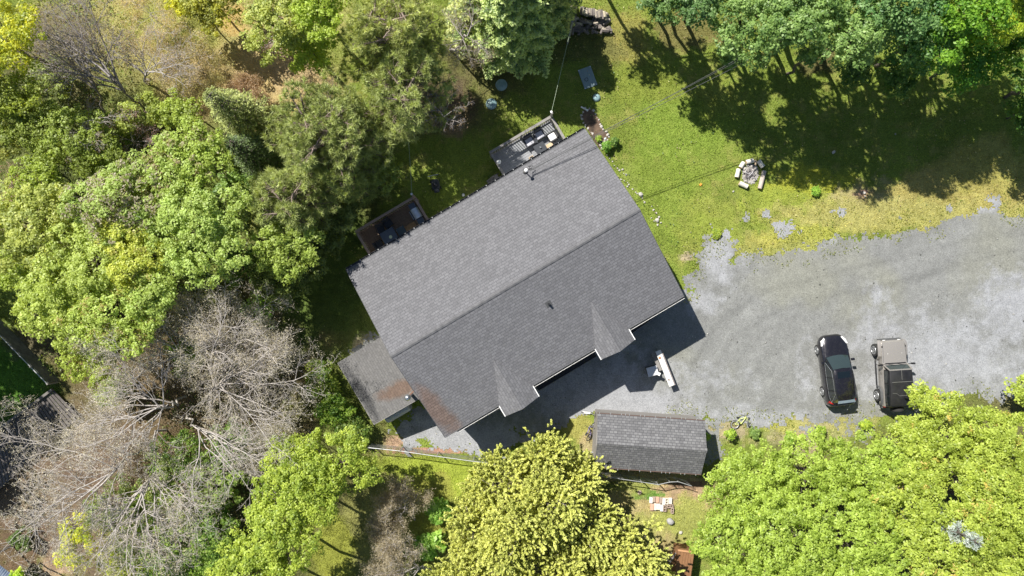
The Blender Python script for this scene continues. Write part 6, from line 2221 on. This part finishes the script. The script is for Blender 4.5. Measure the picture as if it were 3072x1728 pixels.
# --- pines
PN = ((.25, .30, .10), (.62, .71, .26))
pine(210, 1180, 110, 182, 10, (.28, .33, .10), (.70, .77, .27), 'upper pine with pale olive needles at the top of the picture', nbr=74, per=42, bare=.12)
pine(211, 1215, 285, 165, 9, *PN, 'open pine with bare pinkish limbs showing above the shaded lawn', nbr=52, per=40, bare=.45)
pine(212, 985, 405, 205, 9.6, *PN, 'wide pine in the middle of the wood left of the decks', nbr=86, per=42, bare=.15)
pine(213, 870, 610, 155, 8.2, *PN, 'lower pine with olive tufts beside the maples', nbr=60, per=42, bare=.12)
pine(214, 1045, 520, 108, 8.2, (.20, .26, .07), (.52, .60, .18), 'darker pine leaning over the brown deck', nbr=46, per=40, bare=.2)
bare_tree(215, 1350, 150, 1400, 110, 5.5, 105, 'grey twiggy dead tree between the upper pine and the pale spruce', mat='grey_bark', nmain=9, fz=.5, fuzz=(.2, .17, .10), r_main=.03, kids=(7, 5, 3), base_r=.09)
bare_tree(216, 1320, 330, 1330, 350, 6, 95, 'bare dead branches spreading over the shade below the open pine', mat='grey_bark', nmain=8, fz=.3, r_main=.028, kids=(6, 5, 3), base_r=.08)

# --- pale spruce at the top
spruce(220, 1525, 20, 205, 9.0, (.20, .32, .11), (.74, .88, .38), 'big spruce with pale green branch tips at the top of the picture', nwh=12, leaf=.105, w=.55, per=1.2, droop=.06, mat='leaf')
spruce(221, 1640, -25, 125, 7.5, (.18, .28, .10), (.80, .88, .38), 'spruce with pale tips cut by the top edge above the firewood', nwh=10, leaf=.1, w=.55, droop=.06, mat='leaf')
spruce(222, 1420, 45, 105, 6.5, (.18, .27, .10), (.75, .82, .35), 'smaller pale tipped spruce beside the grey twiggy dead tree', nwh=10, leaf=.1, w=.55, droop=.06, mat='leaf')

# --- upper right
UR = [
    (1985, 15, 78, 8, ((.06, .14, .03), (.20, .31, .10)), 'small grey green tree at the top edge above the brown leaf litter', 'leaf', .36),
    (2080, 20, 100, 9, ((.05, .12, .03), (.17, .28, .09)), 'grey green tree at the top edge right of the small one', 'silver_leaf', .38),
    (2240, 85, 128, 10.0, G_SILV, 'silvery leafed tree right over the cables', 'silver_leaf', .38),
    (2375, 90, 110, 10.5, G_SILV, 'silvery leafed tree in front of the utility pole', 'silver_leaf', .38),
    (2400, -10, 130, 11, G_SILV, 'silvery leafed tree cut by the top edge behind the pole', 'silver_leaf', .40),
    (2550, 110, 140, 10.6, G_SILV, 'silvery leafed tree in the middle of the upper right row', 'silver_leaf', .38),
    (2660, 20, 140, 11.5, ((.06, .16, .04), (.20, .33, .11)), 'silvery leafed tree at the top edge right of the middle', 'silver_leaf', .40),
    (2720, 140, 115, 9.6, ((.05, .15, .03), (.17, .30, .08)), 'mid green tree where silvery crowns meet bright ones', 'leaf', .40),
    (2840, 80, 150, 10.8, ((.08, .21, .015), (.25, .43, .04)), 'rich green maple in the upper right group', 'leaf', .46),
    (2960, 50, 140, 9.4, ((.14, .25, .015), (.45, .52, .04)), 'yellow topped maple near the upper right corner', 'leaf', .42),
    (3060, 130, 120, 8, ((.05, .14, .015), (.16, .30, .03)), 'dark green maple at the upper right edge', 'leaf', .44),
    (2880, 190, 95, 7.5, ((.05, .16, .015), (.16, .33, .03)), 'low rich green maple drooping over the shaded lawn', 'leaf', .46),
    (3095, 330, 80, 5, ((.04, .11, .02), (.13, .24, .03)), 'dark leafy tree at the right edge over the deep shade', 'leaf', .44),
    (3150, 240, 120, 8.5, ((.04, .11, .02), (.13, .24, .03)), 'tall dark tree just reaching in from the right edge', 'leaf', .44),
    (2560, 215, 60, 4.0, ((.05, .12, .02), (.15, .24, .05)), 'low dark bush in the shade below the middle silvery tree', 'leaf', .36),
    (2690, 235, 62, 4.0, ((.05, .13, .02), (.15, .25, .05)), 'low dark bush in the shade below the mid green tree', 'leaf', .36),
    (2190, 175, 40, 4.5, G_SILV, 'low silvery branch hanging nearest the cables', 'silver_leaf', .32),
]
for i, (x, y, r, z, cs, lab, mt, cl) in enumerate(UR):
    g_ = 1.0 if cs is G_SILV else 1.35
    leafy(230 + i, x, y, r, z, tuple(q * g_ for q in cs[0]), tuple(min(.85, q * g_) for q in cs[1]), lab, name='bush' if 'bush' in lab else ('birch_tree' if mt == 'silver_leaf' else 'maple_tree'), cat='bush' if 'bush' in lab else 'tree', mat=mt, dens=1.1, clump=cl * .92, leaf=.080, amp=.5, open_=.27 if mt == 'silver_leaf' else .22, depth=1.0)
leafy(250, 2395, 195, 34, 6.5, *G_SILV, 'low silvery twig hanging below the utility pole tree', name='birch_tree', mat='silver_leaf', clump=.26, leaf=.08, amp=.6)

# neighbours just outside the picture whose shadows fall into it
OUT = [(2120, -190, 150, 11.5, 'tree beyond the top edge above the grey green trees'), (2330, -220, 170, 12.5, 'tree beyond the top edge above the silvery trees'), (2560, -210, 170, 12.5, 'tree beyond the top edge above the middle silvery tree'),
       (2800, -200, 170, 12.5, 'tree beyond the top edge above the rich green maple'), (3020, -190, 160, 12.5, 'tree beyond the top right corner of the picture'), (1730, -270, 110, 10, 'tree beyond the top edge above the firewood'), (1920, -250, 120, 10.5, 'tree beyond the top edge right of the firewood'),
       (3290, 40, 150, 9, 'tree beyond the right edge beside the dark leafy tree'), (-540, 780, 240, 10.5, 'tree beyond the left edge shading the walkway'), (-520, 1040, 240, 10, 'tree beyond the left edge shading the neighbour lawn'),
       (-500, 1290, 220, 9, 'tree beyond the left edge shading the planks')]
for i, (x, y, r, z, lab) in enumerate(OUT):
    leafy(400 + i, x, y, r, z, *G_DEEP, lab, clump=.5, leaf=.15, depth=.8, dens=.8, open_=.40 if 1600 < x < 2000 else .36)
# --- bare trees of the lower left
bare_tree(260, 690, 1130, 640, 1160, 5.5, 290, 'big bare tree with pale limbs fanning to the right in the lower left wood', az=(-62, 118), nmain=14, fz=.55, fuzz=(.36, .33, .25), kids=(10, 6, 4), r_main=.048, reach=1.0)
bare_tree(261, 700, 1085, 720, 1010, 6.0, 225, 'bare tree with fine brown twigs nearest the shaded lawn', az=(0, 360), nmain=13, fz=.8, fuzz=(.36, .33, .25), kids=(9, 6, 4), r_main=.045)
bare_tree(262, 560, 1190, 470, 1225, 6.5, 270, 'bare tree with pale limbs reaching over the plank walkway', az=(95, 255), nmain=12, fz=.6, fuzz=(.39, .36, .28), kids=(10, 6, 4), r_main=.042)
bare_tree(263, 500, 1290, 330, 1420, 6.0, 330, 'leaning bare tree whose limbs reach the left picture edge', az=(140, 250), nmain=10, fz=.6, fuzz=(.39, .36, .28), kids=(10, 6, 4), r_main=.05, thick=1.0)
bare_tree(264, 520, 1330, 420, 1480, 5.5, 280, 'bare tree with white limbs fanning down to the bottom edge', az=(215, 350), nmain=12, fz=.35, fuzz=(.38, .34, .24), kids=(8, 6, 4), r_main=.055)
bare_tree(265, 560, 1250, 600, 1290, 5.5, 300, 'bare tree with long white limbs crossing the green brush', az=(-75, 0), nmain=7, fz=.3, fuzz=(.38, .34, .24), kids=(8, 6, 4), r_main=.055)
bare_tree(266, 560, 1100, 540, 1060, 5.5, 190, 'small bare tree with grey limbs above the pale hub', az=(60, 200), nmain=8, fz=.4, fuzz=(.38, .34, .24), kids=(7, 6, 4), r_main=.04)

# --- bare trees of the upper left
bare_tree(270, 430, 330, 330, 230, 5.0, 270, 'bare grey leaning tree fanning towards the upper left corner', az=(105, 168), nmain=12, mat='grey_bark', fz=.3, kids=(7, 5, 4), r_main=.06, droop=.02)
bare_tree(271, 330, 345, 270, 230, 4.5, 230, 'second bare leaning tree nearer the left edge', az=(100, 175), nmain=10, mat='grey_bark', fz=.3, kids=(7, 5, 3), r_main=.05, droop=.02)
bare_tree(272, 440, 250, 440, 215, 4.0, 160, 'bare white branched tree on the dry meadow', az=(-30, 150), nmain=10, fz=.4, kids=(7, 5, 4), r_main=.04, base_r=.08, fuzz=(.36, .28, .18))
bare_tree(273, 280, 400, 250, 370, 5.0, 120, 'white dead branches over the dark bushes near the left edge', az=(20, 340), nmain=9, fz=.2, kids=(6, 5, 3), r_main=.035, base_r=.08)
bare_tree(274, 420, 440, 400, 425, 3.5, 95, 'tangle of thin dead twigs in the hollow of the left wood', az=(0, 360), nmain=10, fz=.6, kids=(6, 5, 3), r_main=.022, base_r=.05, mat='grey_bark', fuzz=(.30, .20, .17))
bare_tree(275, 20, 380, -20, 360, 4.5, 150, 'bare grey limbs at the left edge above the olive bush', az=(60, 200), nmain=8, mat='grey_bark', fz=.3, kids=(7, 5, 3), r_main=.045)
bare_tree(276, 530, 170, 540, 160, 2.6, 110, 'pale twiggy shrub on the dry meadow', az=(0, 360), nmain=12, fz=.8, fuzz=(.44, .37, .20), kids=(6, 5, 3), r_main=.016, base_r=.04)
bare_tree(277, 735, 285, 735, 280, 2.0, 66, 'reddish brown twiggy shrub at the lower edge of the meadow', az=(0, 360), nmain=12, fz=1.6, fuzz=(.30, .22, .14), kids=(6, 5, 4), r_main=.012, base_r=.03, mat='bark')
bare_tree(278, 840, 110, 840, 110, 2.6, 70, 'pale grey twiggy shrub beside the bright leafed tree', az=(0, 360), nmain=10, fz=.5, fuzz=(.34, .25, .18), kids=(6, 5, 3), r_main=.016, base_r=.04)
bare_tree(279, 30, 540, 15, 560, 3.0, 90, 'brown twiggy shrub at the left edge above the green maple', az=(0, 360), nmain=10, fz=.8, fuzz=(.33, .22, .17), kids=(6, 5, 3), r_main=.018, base_r=.05, mat='grey_bark')
bare_tree(280, 600, 215, 610, 210, 2.2, 90, 'olive twiggy shrub in the middle of the meadow edge', az=(0, 360), nmain=12, fz=1.2, fuzz=(.28, .26, .10), kids=(6, 5, 3), r_main=.013, base_r=.03, mat='bark')
bare_tree(281, 470, 60, 450, 40, 2.4, 110, 'pale twiggy shrub at the top of the dry meadow', az=(0, 360), nmain=12, fz=1.0, fuzz=(.42, .36, .18), kids=(6, 5, 3), r_main=.014, base_r=.04)
# --- bare birches with brown leaf buds at the bottom
bare_tree(285, 1245, 1560, 1215, 1520, 3.0, 95, 'bare birch with brown buds beside the sunlit lower grass', az=(60, 215), nmain=9, fz=1.3, fuzz=(.27, .235, .16), kids=(8, 6, 4), r_main=.03, base_r=.06)
bare_tree(286, 1260, 1620, 1200, 1610, 3.0, 105, 'bare birch with brown buds left of the big round leaved weeds', az=(110, 250), nmain=8, fz=1.2, fuzz=(.26, .23, .16), kids=(8, 6, 4), r_main=.03, base_r=.06)
bare_tree(287, 1310, 1715, 1240, 1700, 3.6, 150, 'bare birch with long pale limbs at the bottom edge', az=(130, 230), nmain=8, fz=1.2, fuzz=(.27, .235, .16), kids=(8, 6, 4), r_main=.03, base_r=.06)

# --- low bushes
LB = [
    (2192, 1303, 19, .8, (.10, .20, .02), (.34, .44, .06), 'small round bush beside the lime bicycle'),
    (2264, 1301, 20, .35, (.08, .15, .03), (.24, .33, .09), 'loose dark weeds growing through the lime bicycle'),
    (2370, 1315, 22, .9, (.10, .20, .02), (.32, .44, .06), 'low green bush in the gravel below the lime bicycle'),
    (1822, 440, 17, .7, (.06, .15, .02), (.20, .36, .05), 'small leafy bush at the lower end of the soil bed'),
    (1843, 425, 14, .6, (.05, .11, .02), (.18, .28, .06), 'smaller darker bush beside the soil bed stones'),
    (1795, 415, 9, .3, (.12, .20, .02), (.34, .44, .08), 'tiny plant sprouting in the bare soil bed'),
    (2448, 575, 16, .35, (.08, .20, .02), (.28, .42, .06), 'low dandelion rosette in the yellow grass right of the fire ring'),
    (2460, 1300, 24, .7, (.12, .22, .02), (.36, .46, .06), 'low bush in the weeds below the black car'),
    (2600, 1275, 20, .6, (.12, .22, .02), (.38, .46, .06), 'low weeds between the black car and the beige car'),
    (1000, 1225, 60, 1.6, (.07, .16, .02), (.26, .36, .05), 'low green bush along the side wing wall'),
    (1060, 1290, 55, 1.5, (.06, .13, .02), (.22, .28, .06), 'low green brown bush below the corner of the side wing'),
    (960, 1140, 60, 1.4, (.08, .16, .02), (.30, .36, .06), 'low grassy bush between bare crown and side wing'),
    (540, 1370, 95, 4.0, (.07, .16, .02), (.28, .38, .08), 'green brush under the white bare limbs'),
    (450, 1560, 105, 2.8, (.08, .16, .02), (.30, .40, .07), 'green brush under the bare tree at the lower left'),
    (620, 1560, 100, 2.8, (.06, .14, .02), (.24, .34, .06), 'darker green brush between bare and bright trees'),
    (560, 1690, 100, 3, (.08, .18, .02), (.30, .42, .06), 'green brush at the bottom edge of the bare wood'),
    (700, 1330, 80, 3.6, (.07, .16, .03), (.26, .36, .09), 'pale green brush below the big bare tree'),
    (380, 1650, 100, 3.2, (.14, .19, .02), (.42, .46, .06), 'yellowish brush right of the dark corner'),
    (230, 1620, 88, 4.0, (.22, .30, .02), (.54, .57, .05), 'bright yellow green shrub beside the dark lower left corner'),
    (75, 1715, 26, 3.2, (.18, .34, .02), (.44, .60, .05), 'small bright green shrub beside the corrugated roof'),
    (560, 1060, 70, 3.4, (.08, .17, .02), (.28, .38, .08), 'green bush showing through the bare crown'),
    (340, 1170, 60, 2.4, (.10, .17, .03), (.32, .38, .10), 'pale olive bush behind the bare twigs near the walkway'),
    (1310, 1535, 40, 1.0, (.13, .27, .03), (.36, .52, .12), 'patch of broad leaved weeds beside the bare birch'),
    (1290, 1640, 48, 1.0, (.13, .28, .03), (.38, .54, .12), 'patch of broad leaved weeds at the left of the yellow conifers'),
    (1540, 540, 18, .5, (.10, .13, .03), (.26, .30, .08), 'low weeds beside the grey deck steps'),
    (2112, 1310, 18, .9, (.09, .18, .02), (.28, .40, .05), 'low bush in the shadow at the right end of the shed'),
    (2150, 700, 16, .2, (.14, .22, .02), (.34, .40, .06), 'low weed tuft in the pale gravel by the lawn'),
    (780, 930, 60, 3, (.07, .17, .02), (.24, .38, .05), 'green bush at the upper right of the fine twigged bare tree'),
    (700, 570, 70, 3.5, (.06, .12, .02), (.20, .30, .06), 'dark green undergrowth bush between the lower pine and the seeded maples'),
    (470, 660, 80, 3.5, (.07, .13, .02), (.24, .34, .07), 'green undergrowth bush in the gap above the golden maple'),
    (230, 660, 80, 3.0, (.07, .13, .02), (.24, .34, .07), 'green undergrowth bush between the beige seeded maple and the left edge maple'),
    (130, 860, 80, 2.6, (.09, .15, .02), (.28, .38, .07), 'green undergrowth bush above the board fence'),
    (560, 800, 80, 3.5, (.05, .11, .02), (.18, .28, .06), 'dark green undergrowth bush above the big bare tree'),
    (720, 800, 70, 3.5, (.05, .11, .02), (.18, .28, .06), 'dark green undergrowth bush below the large green maple'),
    (330, 390, 70, 2.0, (.08, .13, .02), (.26, .34, .06), 'green brush around the feet of the bare leaning trunks'),
    (150, 240, 80, 2.4, (.10, .14, .03), (.28, .34, .08), 'olive brush behind the bare leaning trunks'),
    (520, 1480, 115, 4.4, (.10, .16, .03), (.34, .42, .11), 'pale green brush in the middle of the lower left bare limbs'),
    (340, 1530, 95, 3.6, (.09, .15, .03), (.30, .38, .10), 'pale green brush under the leaning bare limbs'),
    (480, 1640, 120, 4.6, (.10, .18, .03), (.34, .46, .09), 'green brush near the bottom edge between yellow shrub and maples'),
    (650, 1440, 95, 4.0, (.09, .16, .03), (.32, .42, .10), 'green brush right of centre under the white limbs'),
    (640, 1640, 95, 4.2, (.08, .16, .03), (.28, .40, .07), 'green brush just left of the bright bottom maple'),
    (60, 1620, 40, 1.2, (.05, .09, .02), (.15, .22, .05), 'dark low bush in the shade of the lower left corner'),
]
for i, (x, y, r, z, a, b, lab) in enumerate(LB):
    big = r > 45
    lf = .17 if 'broad' in lab else (.085 if big else .055)
    leafy(300 + i, x, y, r, z, tuple(q * 1.6 for q in a), tuple(min(.85, q * 1.6) for q in b), lab, name='bush', cat='bush', clump=.34 if big else .14, leaf=lf, amp=.5, dens=.75 if big else .9, open_=.22 if big else 0, depth=.8)

# ------------------------------------------------ ground cover: turf blades and woodland undergrowth
def in_poly_px(X, Y, pts, z=0):
    return sdf_poly(X, Y, [tuple(p) for p in pl(pts, z)])


rng = np.random.default_rng(77)
n = 620000
gx, gy = rng.uniform(-36, 36, n), rng.uniform(-21, 21, n)
ds = drive_sdf(gx, gy)
kp = (ds < -0.02) | ((ds < .5) & (rng.random(n) < .10))
Hi = HM.inverted()
hu = Hi[0][0] * gx + Hi[0][1] * gy + Hi[0][3]
hv = Hi[1][0] * gx + Hi[1][1] * gy + Hi[1][3]
kp &= ~((np.abs(hu) < wl) & (np.abs(hv) < wd))
kp &= sdf_poly(gx, gy, [tuple(p) for p in bed]) < -.02
kp &= np.hypot(gx - ax, gy - ay) > .75
shx = Matrix.Translation(shed.location) @ Matrix.Rotation(sang, 4, 'Z')
si_ = shx.inverted()
su = si_[0][0] * gx + si_[0][1] * gy + si_[0][3]
sv = si_[1][0] * gx + si_[1][1] * gy + si_[1][3]
kp &= ~((np.abs(su) < SL - .1) & (np.abs(sv) < SD_ - .1))
gx, gy = gx[kp], gy[kp]
tone = ground_tone(gx, gy)
# bare soil, straw and litter carry few blades
grn = tone[:, 1] / (tone[:, 0] + 1e-6)
kp = rng.random(len(gx)) < np.clip((grn - .62) * 2.2, .10, 1)
gx, gy, tone = gx[kp], gy[kp], tone[kp]
n = len(gx)
tuftn = fbm(gx, gy, 1.1, 3, 91)
hgt = .045 + .09 * rng.random(n) * (.4 + tuftn)
C = np.stack([gx, gy, np.full(n, -.01)], 1)
Dd = unit(np.stack([rng.normal(size=n) * .75, rng.normal(size=n) * .75, np.ones(n)], 1))
V, F = spikes(C, Dd, hgt, rng.uniform(.012, .032, n), rng)
colr = tone * (1.15 + .75 * rng.random(n))[:, None] * (.8 + .4 * tuftn[:, None])
g_ = mesh_np('grass', V, F, M['grass'], col=colr)
g_['kind'] = 'stuff'

# undergrowth of the wood: leaf litter herbs knee high
n = 150000
gx, gy = rng.uniform(-36, 36, n), rng.uniform(-21, 21, n)
W = np.maximum.reduce([
    in_poly_px(gx, gy, [(-100, 330), (380, 300), (480, 380), (620, 380), (760, 560), (800, 880), (720, 1000), (400, 1040), (180, 1110), (-100, 860)]),
    in_poly_px(gx, gy, [(330, 1120), (760, 900), (860, 1140), (980, 1160), (1010, 1330), (900, 1420), (800, 1800), (300, 1800), (330, 1560), (440, 1300)]),
    in_poly_px(gx, gy, [(2130, 1500), (2300, 1400), (2760, 1360), (3200, 1300), (3200, 1900), (2130, 1900)]),
    in_poly_px(gx, gy, [(1960, 1275), (1960, 1275), (1960, 1275)]) * 0 - 1,
    in_poly_px(gx, gy, [(100, -60), (380, -60), (400, 260), (300, 330), (100, 300)])])
den = fbm(gx, gy, .7, 4, 61)
kp = (W + (den - .5) * 2 > 0) & (den > .42)
gx, gy, den = gx[kp], gy[kp], den[kp]
n = len(gx)
z = rng.random(n) * .55 * np.clip((den - .42) * 4, .1, 1)
C = np.stack([gx, gy, z + .03], 1)
V, F = diamonds(C, unit(rng.normal(size=(n, 3)) * .6 + np.array((0, 0, 1))), rng.uniform(.04, .10, n), .5, rng)
tb = ground_tone(gx, gy)
tt = np.clip((fbm(gx, gy, 1.5, 3, 62) - .5) * 3 + .5 + rng.normal(size=n) * .2, 0, 1)
gr = np.array((.20, .29, .05)) * (.7 + .9 * rng.random(n))[:, None]
colr = tb * 1.15 * (1 - tt[:, None]) + gr * tt[:, None]
u_ = mesh_np('undergrowth', V, F, M['leaf'], col=colr)
u_['kind'] = 'stuff'

# creeping weeds that break the edge between turf and stone
n = 26000
gx, gy = rng.uniform(10, 36, n), rng.uniform(-12, 7, n)
ds = drive_sdf(gx, gy)
wn_ = fbm(gx, gy, .9, 4, 64)
kp = (np.abs(ds) < .9) & (wn_ > .50)
kp |= (ds > 0) & (sdf_poly(gx, gy, [tuple(p) for p in pl([(2100, 1255), (2800, 1200), (3100, 1150), (3100, 1250), (2100, 1400)])]) > -.3) & (wn_ > .47)
gx, gy = gx[kp], gy[kp]
n = len(gx)
C = np.stack([gx, gy, rng.uniform(.015, .10, n)], 1)
V, F = diamonds(C, unit(rng.normal(size=(n, 3)) * .5 + np.array((0, 0, 1))), rng.uniform(.025, .065, n), .5, rng)
cc = mixcol((.15, .22, .03), (.40, .40, .07), rng.random(n))
w_ = mesh_np('weeds', V, F, M['leaf'], col=cc)
w_['kind'] = 'stuff'

# loose stones on the drive, each a small faceted lump, far too many to count
n = 5200
gx, gy = rng.uniform(-8, 37, n), rng.uniform(-13, 6, n)
kp = (drive_sdf(gx, gy) > .1) & (fbm(gx, gy, .6, 3, 66) > rng.uniform(.3, .62, n))
hu = Hi[0][0] * gx + Hi[0][1] * gy + Hi[0][3]
hv = Hi[1][0] * gx + Hi[1][1] * gy + Hi[1][3]
kp &= ~((np.abs(hu) < wl + .1) & (np.abs(hv) < wd + .1))
gx, gy = gx[kp], gy[kp]
n = len(gx)
sz = rng.uniform(.012, .035, n) * (1 + 1.2 * (rng.random(n) < .06))
oc = np.array([(1, 0, 0), (-1, 0, 0), (0, 1, 0), (0, -1, 0), (0, 0, .7), (0, 0, -.3)], float)
V = (oc[None] + rng.normal(size=(n, 6, 3)) * .18) * sz[:, None, None] + np.stack([gx, gy, np.full(n, .012)], 1)[:, None]
Fo = np.array([(0, 2, 4), (2, 1, 4), (1, 3, 4), (3, 0, 4), (2, 0, 5), (1, 2, 5), (3, 1, 5), (0, 3, 5)])
F = (np.arange(n)[:, None, None] * 6 + Fo[None]).reshape(-1, 3)
cs_ = np.where(rng.random(n)[:, None] < .45, np.array([[.50, .50, .49]]), np.array([[.13, .135, .13]])) * rng.uniform(.7, 1.3, n)[:, None]
l_ = mesh_np('loose_stones', V.reshape(-1, 3), F, M['grass'], col=np.repeat(cs_, 8, 0))
l_['kind'] = 'stuff'

# clover, dandelions and dead leaves scattered through the turf
n = 9000
gx, gy = rng.uniform(-14, 36, n), rng.uniform(-4, 20, n)
kp = (drive_sdf(gx, gy) < -.1) & (fbm(gx, gy, .45, 3, 68) > rng.uniform(.38, .62, n))
gx, gy = gx[kp], gy[kp]
n = len(gx)
C = np.stack([gx, gy, rng.uniform(.05, .10, n)], 1)
V, F = diamonds(C, unit(rng.normal(size=(n, 3)) * .4 + np.array((0, 0, 1))), rng.uniform(.02, .06, n), .7, rng)
pick = rng.random(n)[:, None]
cc = np.where(pick < .55, np.array([[.10, .19, .04]]), np.where(pick < .85, np.array([[.40, .33, .18]]), np.array([[.62, .60, .30]])))
f_ = mesh_np('clover', V, F, M['leaf'], col=cc * rng.uniform(.7, 1.3, n)[:, None])
f_['kind'] = 'stuff'
